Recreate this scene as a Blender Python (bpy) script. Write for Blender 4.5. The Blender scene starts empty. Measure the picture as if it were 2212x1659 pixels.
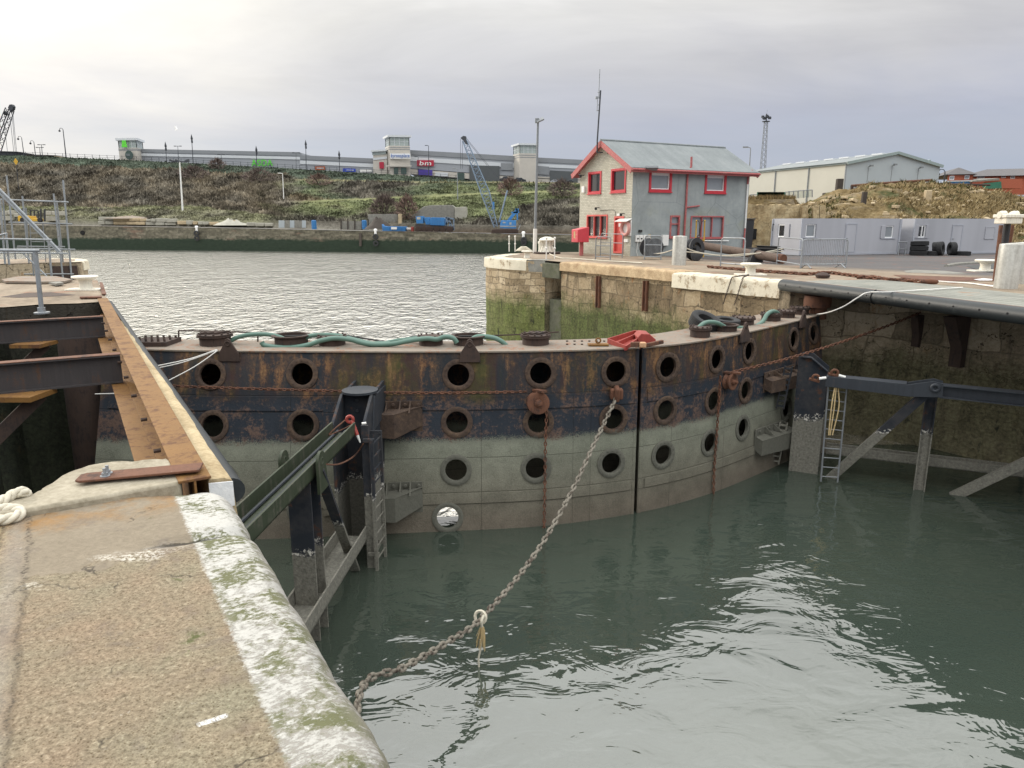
import bpy, math, random
import numpy as np
from mathutils import Vector, Matrix, noise as mnoise
from mathutils.geometry import delaunay_2d_cdt
R = math.radians
SC = bpy.context.scene
COL = SC.collection
rnd = random.Random(7)

# ------------------------------------------------------------------ camera
EYE = 1.7
PITCH = R(12.8)
FPX = 1534.0            # focal length in units of a 2212 px wide picture
cam_d = bpy.data.cameras.new("camera")
cam_d.sensor_width = 36.0
cam_d.lens = 36.0 * FPX / 2212.0
cam_d.clip_start = 0.05
cam_d.clip_end = 6000
cam = bpy.data.objects.new("camera", cam_d)
cam.location = (0, 0, EYE)
cam.rotation_euler = (R(90) - PITCH, 0, 0)
COL.objects.link(cam)
SC.camera = cam

# ------------------------------------------------------------------ exposure, sky, sun
SC.view_settings.view_transform = 'Standard'
SC.view_settings.look = 'None'
SC.view_settings.exposure = 0.0
SC.view_settings.gamma = 1.0
SUN_AZ, SUN_EL = R(-55), R(22)      # azimuth from +Y towards +X
SUN_DIR = Vector((math.sin(SUN_AZ) * math.cos(SUN_EL), math.cos(SUN_AZ) * math.cos(SUN_EL), math.sin(SUN_EL)))
sun_d = bpy.data.lights.new("sun", 'SUN')
sun_d.energy = 2.0
sun_d.angle = R(12)
sun_d.color = (1.0, 0.9, 0.76)
sun = bpy.data.objects.new("sun", sun_d)
sun.rotation_euler = (-SUN_DIR).to_track_quat('-Z', 'Y').to_euler()
sun.location = (-40, 20, 60)
COL.objects.link(sun)


class NT:
    """short-hand for building node trees"""
    def __init__(s, tree):
        s.t = tree; s.n = tree.nodes; s.l = tree.links
    def node(s, typ, **kw):
        nd = s.n.new(typ)
        for k, v in kw.items(): setattr(nd, k, v)
        return nd
    def put(s, sock, v):
        if v is None: return
        if isinstance(v, bpy.types.NodeSocket): s.l.new(v, sock)
        else:
            if sock.type == 'RGBA' and not hasattr(v, '__len__'): v = (v, v, v, 1)
            if sock.type == 'RGBA' and len(v) == 3: v = (*v, 1)
            sock.default_value = v
    def math(s, op, a, b=None, c=None, clamp=False):
        nd = s.node('ShaderNodeMath', operation=op, use_clamp=clamp)
        s.put(nd.inputs[0], a); s.put(nd.inputs[1], b); s.put(nd.inputs[2], c)
        return nd.outputs[0]
    def vmath(s, op, a, b=None, scale=None):
        nd = s.node('ShaderNodeVectorMath', operation=op)
        s.put(nd.inputs[0], a); s.put(nd.inputs[1], b)
        if scale is not None: s.put(nd.inputs['Scale'], scale)
        return nd.outputs['Value'] if op in ('DOT_PRODUCT', 'LENGTH', 'DISTANCE') else nd.outputs[0]
    def sep(s, v):
        nd = s.node('ShaderNodeSeparateXYZ'); s.put(nd.inputs[0], v); return nd.outputs
    def comb(s, x, y, z):
        nd = s.node('ShaderNodeCombineXYZ')
        for i, v in enumerate((x, y, z)): s.put(nd.inputs[i], v)
        return nd.outputs[0]
    def mapr(s, v, a, b, c=0.0, d=1.0, smooth=False):
        nd = s.node('ShaderNodeMapRange', clamp=True)
        if smooth: nd.interpolation_type = 'SMOOTHSTEP'
        s.put(nd.inputs[0], v)
        for i, x in enumerate((a, b, c, d)): s.put(nd.inputs[1 + i], x)
        return nd.outputs[0]
    def scale(s, v, sc):
        if not hasattr(sc, '__len__'): sc = (sc, sc, sc)
        return s.vmath('MULTIPLY', v, sc)
    def noise(s, v, sc=1.0, detail=4, rough=0.6, dist=0.0, out=0):
        nd = s.node('ShaderNodeTexNoise', noise_dimensions='3D')
        s.put(nd.inputs['Vector'], s.scale(v, sc))
        nd.inputs['Scale'].default_value = 1.0
        nd.inputs['Detail'].default_value = detail
        nd.inputs['Roughness'].default_value = rough
        nd.inputs['Distortion'].default_value = dist
        return nd.outputs[out]
    def voro(s, v, sc=1.0, feature='F1', out='Distance'):
        nd = s.node('ShaderNodeTexVoronoi', feature=feature)
        s.put(nd.inputs['Vector'], s.scale(v, sc)); nd.inputs['Scale'].default_value = 1.0
        return nd.outputs[out]
    def mix(s, f, a, b, mode='MIX'):
        nd = s.node('ShaderNodeMix', data_type='RGBA', blend_type=mode, clamp_factor=True)
        s.put(nd.inputs[0], f); s.put(nd.inputs[6], a); s.put(nd.inputs[7], b)
        return nd.outputs[2]
    def ramp(s, f, stops, interp='LINEAR'):
        nd = s.node('ShaderNodeValToRGB')
        cr = nd.color_ramp; cr.interpolation = interp
        while len(cr.elements) < len(stops): cr.elements.new(0.5)
        for e, (p, c) in zip(cr.elements, stops):
            e.position = p
            if not hasattr(c, '__len__'): c = (c, c, c)
            e.color = (*c[:3], 1)
        s.put(nd.inputs[0], f)
        return nd.outputs[0]
    def pos(s): return s.node('ShaderNodeNewGeometry').outputs['Position']
    def obj(s): return s.node('ShaderNodeTexCoord').outputs['Object']
    def uv(s): return s.node('ShaderNodeTexCoord').outputs['UV']
    def normal(s): return s.node('ShaderNodeNewGeometry').outputs['Normal']
    def attr(s, name): return s.node('ShaderNodeAttribute', attribute_name=name).outputs['Color']
    def brick(s, v, c1, c2, mortar, w, h, ms, bias=0.0):
        nd = s.node('ShaderNodeTexBrick')
        s.put(nd.inputs['Vector'], v)
        s.put(nd.inputs['Color1'], c1); s.put(nd.inputs['Color2'], c2); s.put(nd.inputs['Mortar'], mortar)
        nd.inputs['Scale'].default_value = 1.0
        nd.inputs['Mortar Size'].default_value = ms
        nd.inputs['Bias'].default_value = bias
        nd.inputs['Brick Width'].default_value = w
        nd.inputs['Row Height'].default_value = h
        return nd.outputs[0], nd.outputs[1]


MATS = {}
def mat(name, fn):
    """fn(n) -> dict(color, rough, metal, bump=(height, strength, dist))"""
    m = bpy.data.materials.new(name); m.use_nodes = True
    n = NT(m.node_tree)
    b = n.n['Principled BSDF']
    r = fn(n)
    n.put(b.inputs['Base Color'], r['color'])
    n.put(b.inputs['Roughness'], r.get('rough', 0.8))
    n.put(b.inputs['Metallic'], r.get('metal', 0.0))
    if 'spec' in r: n.put(b.inputs['Specular IOR Level'], r['spec'])
    if 'ior' in r: n.put(b.inputs['IOR'], r['ior'])
    if 'bump' in r:
        h, st, d = r['bump']
        bp = n.node('ShaderNodeBump')
        bp.inputs['Strength'].default_value = st; bp.inputs['Distance'].default_value = d
        n.put(bp.inputs['Height'], h)
        n.l.new(bp.outputs[0], b.inputs['Normal'])
    MATS[name] = m
    return m


# sky: Nishita sky with a broken overcast laid over it by direction
world = bpy.data.worlds.new("World"); SC.world = world; world.use_nodes = True
w = NT(world.node_tree)
bg = w.n['Background']
sky = w.node('ShaderNodeTexSky', sky_type='NISHITA')
sky.sun_disc = False; sky.sun_elevation = SUN_EL; sky.sun_rotation = SUN_AZ % (2 * math.pi)
wd = w.vmath('NORMALIZE', w.node('ShaderNodeTexCoord').outputs['Generated'])
wx, wy, wz = w.sep(wd)
den = w.math('ADD', w.math('MAXIMUM', wz, 0.0), 0.10)
plane = w.comb(w.math('DIVIDE', wx, den), w.math('DIVIDE', wy, den), 0.0)
cn = w.noise(plane, (0.3, 0.5, 1), 6, 0.58, 0.6)
cn2 = w.noise(plane, (0.6, 1.0, 1), 6, 0.6, 0.5)
elev = w.math('ADD', wz, w.math('MULTIPLY', w.math('SUBTRACT', cn, 0.5), w.mapr(wz, 0.0, 0.25, 0.03, 0.34)))
base = w.ramp(elev, [(0.0, (.25, .28, .34)), (.055, (.235, .26, .325)), (.12, (.275, .28, .33)), (.19, (.355, .345, .355)),
                     (.28, (.46, .445, .425)), (.5, (1.1, 1.08, 1.03)), (1.0, (1.8, 1.8, 1.76))])
base = w.mix(w.mapr(wz, 0.05, 0.3), base, w.mix(1.0, base, w.ramp(cn2, [(.3, .78), (.52, .98), (.72, 1.14)]), 'MULTIPLY'))
glow = w.vmath('DOT_PRODUCT', wd, tuple(Vector((math.sin(R(-33)) * math.cos(R(19)), math.cos(R(-33)) * math.cos(R(19)), math.sin(R(19))))))
glow = w.math('POWER', w.math('MAXIMUM', glow, 0.0), 26.0)
glow = w.math('MULTIPLY', glow, w.mapr(cn, .3, .7, .55, 1.15))
base = w.mix(1.0, base, w.mix(glow, (0, 0, 0), (.36, .32, .22)), 'ADD')
col = w.mix(0.9, w.mix(1.0, sky.outputs[0], (.1, .1, .1), 'MULTIPLY'), base)
w.l.new(w.mix(1.0, col, (18, 18, 18), 'MULTIPLY'), bg.inputs['Color'])
for l in list(w.l):
    pass
bg.inputs['Strength'].default_value = 0.1

# ------------------------------------------------------------------ picture -> place
CP, SP = math.cos(PITCH), math.sin(PITCH)
def ray(px, py):
    u = (px - 1106.0) / FPX; v = -(py - 829.5) / FPX
    return Vector((u, CP + v * SP, -SP + v * CP))
def PZ(px, py, z=0.0):
    d = ray(px, py); t = (z - EYE) / d.z
    return Vector((d.x * t, d.y * t, z))
def PY(px, py, y):
    d = ray(px, py); t = y / d.y
    return Vector((d.x * t, y, EYE + d.z * t))
def S(x, y): return x * .8848, y * .8848          # 2500 px wide coordinates -> 2212 px wide
# lock frame: a runs along the lock towards the harbour, n across it to the right
AD = Vector((-.527, .85, 0)).normalized(); ND = Vector((AD.y, -AD.x, 0))
def L(a, n, z=0.0): return AD * a + ND * n + Vector((0, 0, z))
def toL(p): return p.dot(AD), p.dot(ND)
def PN(px, py, n):
    d = ray(px, py); t = n / d.dot(ND)
    return Vector((0, 0, EYE)) + d * t
ZW = -4.4

# ------------------------------------------------------------------ mesh helper
def fbm(p, o=4, H=1.0): return mnoise.fractal(p, H, 2.0, o)
class MB:
    def __init__(s): s.v = []; s.f = []; s.uvs = {}; s.vc = None
    def add(s, vs, fs, uvs=None):
        o = len(s.v); s.v.extend([tuple(q) for q in vs])
        for i, f in enumerate(fs):
            if uvs is not None: s.uvs[len(s.f)] = uvs[i]
            s.f.append(tuple(o + k for k in f))
        return s
    def face(s, *pts): return s.add(pts, [tuple(range(len(pts)))])
    def box(s, c, size, M=None):
        c = Vector(c); hx, hy, hz = [k / 2 for k in size]
        vs = [Vector((x, y, z)) for x in (-hx, hx) for y in (-hy, hy) for z in (-hz, hz)]
        if M is not None: vs = [M @ q for q in vs]
        return s.add([c + q for q in vs], [(0, 1, 3, 2), (4, 6, 7, 5), (0, 4, 5, 1), (2, 3, 7, 6), (0, 2, 6, 4), (1, 5, 7, 3)])
    def frame(s, p, q, up):
        d = (q - p).normalized(); up = Vector(up)
        x = d.cross(up)
        if x.length < 1e-4: x = d.cross(Vector((0, 1, 0)))
        x.normalize(); return d, x, x.cross(d).normalized()
    def bar(s, p, q, wd, h, up=(0, 0, 1), off=(0, 0)):
        p, q = Vector(p), Vector(q); d, x, u = s.frame(p, q, up)
        o = x * off[0] + u * off[1]
        cs = [x * a * wd / 2 + u * b * h / 2 + o for a, b in ((-1, -1), (1, -1), (1, 1), (-1, 1))]
        return s.add([p + c for c in cs] + [q + c for c in cs], [(3, 2, 1, 0), (4, 5, 6, 7), (0, 1, 5, 4), (1, 2, 6, 5), (2, 3, 7, 6), (3, 0, 4, 7)])
    def ibeam(s, p, q, wd, h, tf=.02, tw=.012, up=(0, 0, 1)):      # centred on p-q
        s.bar(p, q, wd, tf, up, (0, h / 2 - tf / 2)); s.bar(p, q, wd, tf, up, (0, -h / 2 + tf / 2))
        return s.bar(p, q, tw, h - 2 * tf, up)
    def channel(s, p, q, wd, h, t=.015, up=(0, 0, 1)):             # U section, open on top
        s.bar(p, q, wd, t, up, (0, -h / 2 + t / 2))
        s.bar(p, q, t, h, up, (wd / 2 - t / 2, 0)); return s.bar(p, q, t, h, up, (-wd / 2 + t / 2, 0))
    def tube(s, pts, r, seg=8, caps=True, closed=False):
        pts = [Vector(p) for p in pts]; n = len(pts)
        rs = r if hasattr(r, '__len__') else [r] * n
        vs = []; prev = None
        for i, p in enumerate(pts):
            a = pts[(i - 1) % n] if (i or closed) else p
            b = pts[(i + 1) % n] if (i < n - 1 or closed) else p
            d = (b - a).normalized()
            if prev is None:
                x = d.orthogonal().normalized()
            else:
                x = prev - d * prev.dot(d)
                x = x.normalized() if x.length > 1e-6 else d.orthogonal().normalized()
            prev = x; y = d.cross(x)
            for k in range(seg):
                t = 2 * math.pi * k / seg
                vs.append(p + (x * math.cos(t) + y * math.sin(t)) * rs[i])
        fs = []
        m = n if closed else n - 1
        for i in range(m):
            j = (i + 1) % n
            for k in range(seg):
                k2 = (k + 1) % seg
                fs.append((i * seg + k, i * seg + k2, j * seg + k2, j * seg + k))
        if caps and not closed:
            fs.append(tuple(range(seg - 1, -1, -1))); fs.append(tuple((n - 1) * seg + k for k in range(seg)))
        return s.add(vs, fs)
    def lathe(s, prof, org, axis=(0, 0, 1), seg=24, caps=True):
        org = Vector(org); ax = Vector(axis).normalized(); x = ax.orthogonal().normalized(); y = ax.cross(x)
        vs = []; n = len(prof)
        for r_, z_ in prof:
            for k in range(seg):
                t = 2 * math.pi * k / seg
                vs.append(org + ax * z_ + (x * math.cos(t) + y * math.sin(t)) * r_)
        fs = [(i * seg + k, i * seg + (k + 1) % seg, (i + 1) * seg + (k + 1) % seg, (i + 1) * seg + k) for i in range(n - 1) for k in range(seg)]
        if caps and prof[0][0] > 1e-6: fs.append(tuple(range(seg - 1, -1, -1)))
        if caps and prof[-1][0] > 1e-6: fs.append(tuple((n - 1) * seg + k for k in range(seg)))
        return s.add(vs, fs)
    def cyl(s, p, q, r, seg=16):
        p, q = Vector(p), Vector(q)
        return s.lathe([(r, 0), (r, (q - p).length)], p, q - p, seg)
    def ring(s, c, axis, R0, r, seg=24, sub=8):        # torus
        return s.lathe([(R0 + r * math.cos(2 * math.pi * k / sub), r * math.sin(2 * math.pi * k / sub)) for k in range(sub + 1)], c, axis, seg) if False else s._tor(c, axis, R0, r, seg, sub)
    def _tor(s, c, axis, R0, r, seg, sub):
        ax = Vector(axis).normalized(); x = ax.orthogonal().normalized(); y = ax.cross(x); c = Vector(c)
        return s.tube([c + (x * math.cos(2 * math.pi * k / seg) + y * math.sin(2 * math.pi * k / seg)) * R0 for k in range(seg)], r, sub, closed=True)
    def prism(s, pts, ext):
        pts = [Vector(p) for p in pts]; ext = Vector(ext); n = len(pts)
        fs = [tuple(range(n - 1, -1, -1)), tuple(range(n, 2 * n))] + [(i, (i + 1) % n, n + (i + 1) % n, n + i) for i in range(n)]
        return s.add(pts + [p + ext for p in pts], fs)
    def grid(s, fn, nu, nv, uv=None):
        vs = [fn(i, j) for i in range(nu) for j in range(nv)]
        fs = [(i * nv + j, (i + 1) * nv + j, (i + 1) * nv + j + 1, i * nv + j + 1) for i in range(nu - 1) for j in range(nv - 1)]
        us = None
        if uv:
            us = [[uv(*q) for q in ((i, j), (i + 1, j), (i + 1, j + 1), (i, j + 1))] for i in range(nu - 1) for j in range(nv - 1)]
        return s.add(vs, fs, us)
    def link(s, c, d, side, ln, wd, r, seg=10, sub=6):   # one chain link: stadium loop
        d = d.normalized(); side = (side - d * side.dot(d)).normalized()
        hl = (ln - wd) / 2; R0 = wd / 2 - r
        pts = []
        h = seg // 2
        for k in range(h + 1):
            t = -math.pi / 2 + math.pi * k / h
            pts.append(c + d * (hl + R0 * math.cos(t)) + side * (R0 * math.sin(t)))
        for k in range(h + 1):
            t = math.pi / 2 + math.pi * k / h
            pts.append(c + d * (-hl + R0 * math.cos(t)) + side * (R0 * math.sin(t)))
        return s.tube(pts, r, sub, closed=True)
    def build(s, name, m, parent=None, smooth=40, bevel=0.0, **props):
        org = parent.matrix_world.translation if False else (parent.location.copy() if parent else Vector())
        p = parent
        while p is not None and p.parent is not None:
            p = p.parent; org = org + p.location
        me = bpy.data.meshes.new(name)
        o = org
        me.from_pydata([(a - o.x, b - o.y, c - o.z) for a, b, c in s.v], [], s.f)
        if s.uvs:
            ul = me.uv_layers.new(name="UVMap")
            for pi, poly in enumerate(me.polygons):
                u = s.uvs.get(pi)
                if u is not None:
                    for k, li in enumerate(poly.loop_indices): ul.data[li].uv = u[k]
        if s.vc is not None:
            ca = me.color_attributes.new("zone", 'FLOAT_COLOR', 'POINT')
            ca.data.foreach_set('color', np.asarray(s.vc, dtype=np.float32).ravel())
        me.validate()
        if smooth:
            me.polygons.foreach_set('use_smooth', [True] * len(me.polygons))
            try: me.set_sharp_from_angle(angle=R(smooth))
            except Exception: pass
        me.materials.append(MATS[m] if isinstance(m, str) else m)
        ob = bpy.data.objects.new(name, me)
        COL.objects.link(ob)
        if parent: ob.parent = parent
        if bevel:
            b = ob.modifiers.new('bevel', 'BEVEL'); b.width = bevel; b.segments = 2; b.limit_method = 'ANGLE'; b.angle_limit = R(50)
        for k, v_ in props.items(): ob[k] = v_
        return ob
def thing(name, loc, label, category, group=None, rz=0.0):
    o = bpy.data.objects.new(name, None); COL.objects.link(o)
    o.location = Vector(loc); o.rotation_euler = (0, 0, rz); o.empty_display_size = .2
    o['label'] = label; o['category'] = category
    if group: o['group'] = group
    return o
def tag(o, label, category, group=None):
    o['label'] = label; o['category'] = category
    if group: o['group'] = group
    return o
def struct(o): o['kind'] = 'structure'; return o
def copy_tree(o, parent=None):
    c = o.copy(); COL.objects.link(c)
    if parent: c.parent = parent
    for ch in [k for k in SC.objects if k.parent == o]: copy_tree(ch, c)
    return c
def text_mesh(txt, size, depth=0.02, shear=0.0, bold=0.0):
    cu = bpy.data.curves.new("txt", 'FONT'); cu.body = txt; cu.size = size; cu.extrude = depth; cu.align_x = 'CENTER'; cu.align_y = 'CENTER'
    cu.space_character = 1.12; cu.shear = shear; cu.offset = bold
    ob = bpy.data.objects.new("txt", cu); COL.objects.link(ob)
    dg = bpy.context.evaluated_depsgraph_get()
    me = bpy.data.meshes.new_from_object(ob.evaluated_get(dg))
    vs = [v.co.copy() for v in me.vertices]; fs = [tuple(p.vertices) for p in me.polygons]
    bpy.data.objects.remove(ob); bpy.data.curves.remove(cu); bpy.data.meshes.remove(me)
    return vs, fs
def smoothpath(pts, n=8, closed=False):            # Catmull-Rom through points
    pts = [Vector(p) for p in pts]; out = []
    N = len(pts)
    for i in range(N - 1):
        p0 = pts[max(i - 1, 0)]; p1 = pts[i]; p2 = pts[i + 1]; p3 = pts[min(i + 2, N - 1)]
        for k in range(n):
            t = k / n
            out.append(0.5 * ((2 * p1) + (p2 - p0) * t + (2 * p0 - 5 * p1 + 4 * p2 - p3) * t * t + (3 * p1 - p0 - 3 * p2 + p3) * t ** 3))
    out.append(pts[-1]); return out
def resample(pts, step):
    out = [pts[0]]; acc = 0
    for a, b in zip(pts, pts[1:]):
        d = (b - a).length; t = step - acc
        while t <= d:
            out.append(a + (b - a) * (t / d)); t += step
        acc = (acc + d) % step if d > 0 else acc
    return out
def chain_mesh(path, ln, wd, r, seg=10, sub=6):
    m = MB(); pts = resample(path, ln - 2.05 * r); up = Vector((0, 0, 1))
    for i in range(len(pts) - 1):
        d = pts[i + 1] - pts[i]; c = (pts[i] + pts[i + 1]) / 2
        a = d.orthogonal().normalized() if abs(d.normalized().z) > .95 else d.cross(up).normalized()
        b = d.cross(a).normalized()
        ang = (math.pi / 4 if i % 2 else -math.pi / 4) + rnd.uniform(-.25, .25)
        m.link(c, d, a * math.cos(ang) + b * math.sin(ang), ln, wd, r, seg, sub)
    return m
# ------------------------------------------------------------------ materials
def plain(name, c, rough=.6, var=.12, sc=3.0, metal=0.0, bump=0.0, spec=.5):
    def fn(n):
        p = n.obj()
        k = n.noise(p, sc, 5, .65)
        k2 = n.noise(p, sc * 7, 3, .6)
        f = n.math('ADD', n.math('MULTIPLY', k, .7), n.math('MULTIPLY', k2, .3))
        col = n.mix(n.mapr(f, .3, .7), tuple(x * (1 - var) for x in c), tuple(min(x * (1 + var), 1) for x in c))
        d = dict(color=col, rough=n.mapr(k2, .3, .7, max(rough - .1, .03), min(rough + .1, 1)), metal=metal, spec=spec)
        if bump: d['bump'] = (k2, bump, .02)
        return d
    return mat(name, fn)
def weathered(name, c, dirt=(.10, .07, .05), amount=.5, rough=.6, sc=2.0, streak=True, metal=0.0):
    """paint with dirt or rust breaking through in blotches and runs"""
    def fn(n):
        p = n.obj()
        k = n.noise(p, sc, 6, .68)
        st = n.noise(p, (sc * 5, sc * 5, sc * .5), 4, .6) if streak else n.noise(p, sc * 4, 4, .6)
        f = n.math('ADD', n.math('MULTIPLY', k, .55), n.math('MULTIPLY', st, .45))
        fine = n.noise(p, sc * 14, 4, .7)
        f = n.math('ADD', f, n.math('MULTIPLY', n.math('SUBTRACT', fine, .5), .22))
        t = n.mapr(f, .70 - amount * .35, .80 - amount * .3)
        base = n.mix(n.mapr(st, .3, .7), tuple(x * .82 for x in c), tuple(min(1, x * 1.12) for x in c))
        d2 = n.mix(fine, tuple(x * .6 for x in dirt), tuple(x * 1.5 for x in dirt))
        return dict(color=n.mix(t, base, d2), rough=n.mix(t, rough, .92), metal=metal, bump=(n.math('ADD', fine, n.math('MULTIPLY', t, .6)), .25, .01))
    return mat(name, fn)

weathered('rust_orange', (.20, .098, .022), (.10, .045, .02), .6, .75, 3.0, False)
weathered('rust_brown', (.145, .062, .035), (.05, .028, .022), .6, .85, 4.0)
weathered('rust_dark', (.06, .038, .03), (.025, .02, .02), .6, .85, 4.0)
weathered('rust_beam', (.045, .04, .042), (.08, .045, .03), .5, .7, 3.0)
weathered('deck_rust', (.22, .185, .15), (.20, .085, .04), .5, .8, 2.0, False)
weathered('strut_dark', (.028, .034, .044), (.07, .055, .05), .35, .6, 3.0)
weathered('pipe_brown', (.115, .08, .062), (.05, .036, .03), .5, .8, 3.0, False)
weathered('strut_green', (.034, .046, .025), (.085, .08, .062), .5, .6, 3.0)
weathered('red_paint', (.30, .045, .035), (.18, .06, .035), .4, .6, 4.0)
weathered('white_paint', (.72, .70, .66), (.35, .24, .14), .25, .5, 5.0)
weathered('bollard_white', (.74, .71, .62), (.42, .30, .16), .32, .55, 6.0)
weathered('galv', (.30, .325, .35), (.17, .15, .13), .5, .45, 6.0, True, .35)
weathered('galv_dark', (.22, .235, .25), (.12, .10, .09), .4, .5, 6.0, True, .3)
weathered('crane_blue', (.03, .17, .42), (.11, .09, .075), .4, .6, 1.2)
weathered('crane_boom', (.15, .21, .29), (.12, .09, .08), .4, .6, 1.2)
weathered('black_metal', (.025, .026, .03), (.05, .035, .03), .3, .55, 4.0)
weathered('fascia_red', (.40, .10, .10), (.40, .20, .18), .5, .6, 3.0, False)
plain('window_red', (.50, .028, .045), .5, .12, 4)
plain('door_red', (.62, .10, .085), .5, .1, 4)
plain('box_red', (.55, .055, .075), .45, .1, 3)
plain('rubber', (.022, .023, .025), .8, .3, 5, bump=.15)
weathered('fender_rubber', (.019, .024, .027), (.055, .06, .058), .35, .5, 2.0, False)
weathered('rope_white', (.62, .58, .48), (.35, .30, .22), .35, .9, 12, False)
plain('rope_clean', (.78, .77, .74), .85, .1, 20)
plain('twine', (.50, .38, .20), .9, .25, 20)
weathered('hose_green', (.10, .19, .155), (.10, .12, .10), .35, .45, .18, 6)
plain('cable_black', (.02, .02, .02), .6, .2, 6)
plain('white_plastic', (.78, .78, .76), .4, .06, 4)
weathered('cabin_grey', (.38, .39, .43), (.25, .24, .23), .2, .5, .06, 1.2)
plain('cabin_trim', (.36, .38, .43), .55, .08, 2)
plain('upvc', (.82, .83, .84), .35, .05, 4)
plain('yellow', (.55, .33, .03), .5, .25, 4)
plain('timber_dark', (.055, .045, .038), .85, .3, 6)
plain('cladding_cream', (.48, .475, .42), .5, .05, .3)
plain('cladding_blue', (.38, .425, .455), .5, .05, .3)
plain('cladding_trim', (.25, .31, .31), .5, .1, 1)
plain('mall_grey', (.33, .35, .38), .5, .05, .2)
plain('mall_light', (.60, .63, .66), .5, .05, .2)
plain('mall_dark', (.24, .255, .275), .5, .06, .2)
plain('mall_stone', (.52, .49, .44), .7, .08, .4)
plain('mall_door', (.085, .095, .10), .6, .1, .3)
plain('sign_green', (.12, .62, .05), .5, .05, 1)
plain('sign_dkgreen', (.05, .085, .075), .5, .1, 1)
plain('sign_red', (.42, .02, .05), .5, .05, 1)
plain('sign_blue', (.03, .07, .45), .5, .05, 1)
plain('sign_purple', (.07, .045, .30), .5, .1, 1)
plain('sign_orange', (.36, .10, .04), .5, .1, 1)
plain('text_blue', (.10, .2, .5), .5, .05, 1)
plain('fence_green', (.03, .15, .095), .6, .2, 2)
plain('brick_red', (.36, .10, .055), .85, .2, 4)
plain('slate', (.10, .095, .10), .7, .15, 1)
plain('lamp_dark', (.035, .04, .05), .6, .2, 2)
plain('gull_white', (.8, .8, .8), .8, .05, 2)
plain('stone_pale', (.46, .37, .24), .9, .3, 1.2)
plain('stone_grey', (.36, .35, .30), .9, .25, 1.0)
plain('car_dark', (.03, .035, .04), .3, .1, 1)
plain('car_silver', (.4, .42, .45), .3, .1, 1)
plain('alu', (.62, .62, .60), .5, .08, 2, .0)
plain('black_hole', (.004, .004, .005), .9, .1, 1)

def _glass(c, r):
    return lambda n: dict(color=n.mix(n.noise(n.obj(), .8, 3, .6), tuple(x * .6 for x in c), c), rough=r, spec=.9)
mat('glass_dark', _glass((.035, .038, .045), .06))
mat('glass_blind', _glass((.30, .33, .36), .12))
mat('glass_mall', _glass((.45, .52, .50), .15))

def nrel(n):                                           # n coordinate across the lock
    return n.vmath('DOT_PRODUCT', n.pos(), tuple(ND))
def arel(n):
    return n.vmath('DOT_PRODUCT', n.pos(), tuple(AD))

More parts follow.
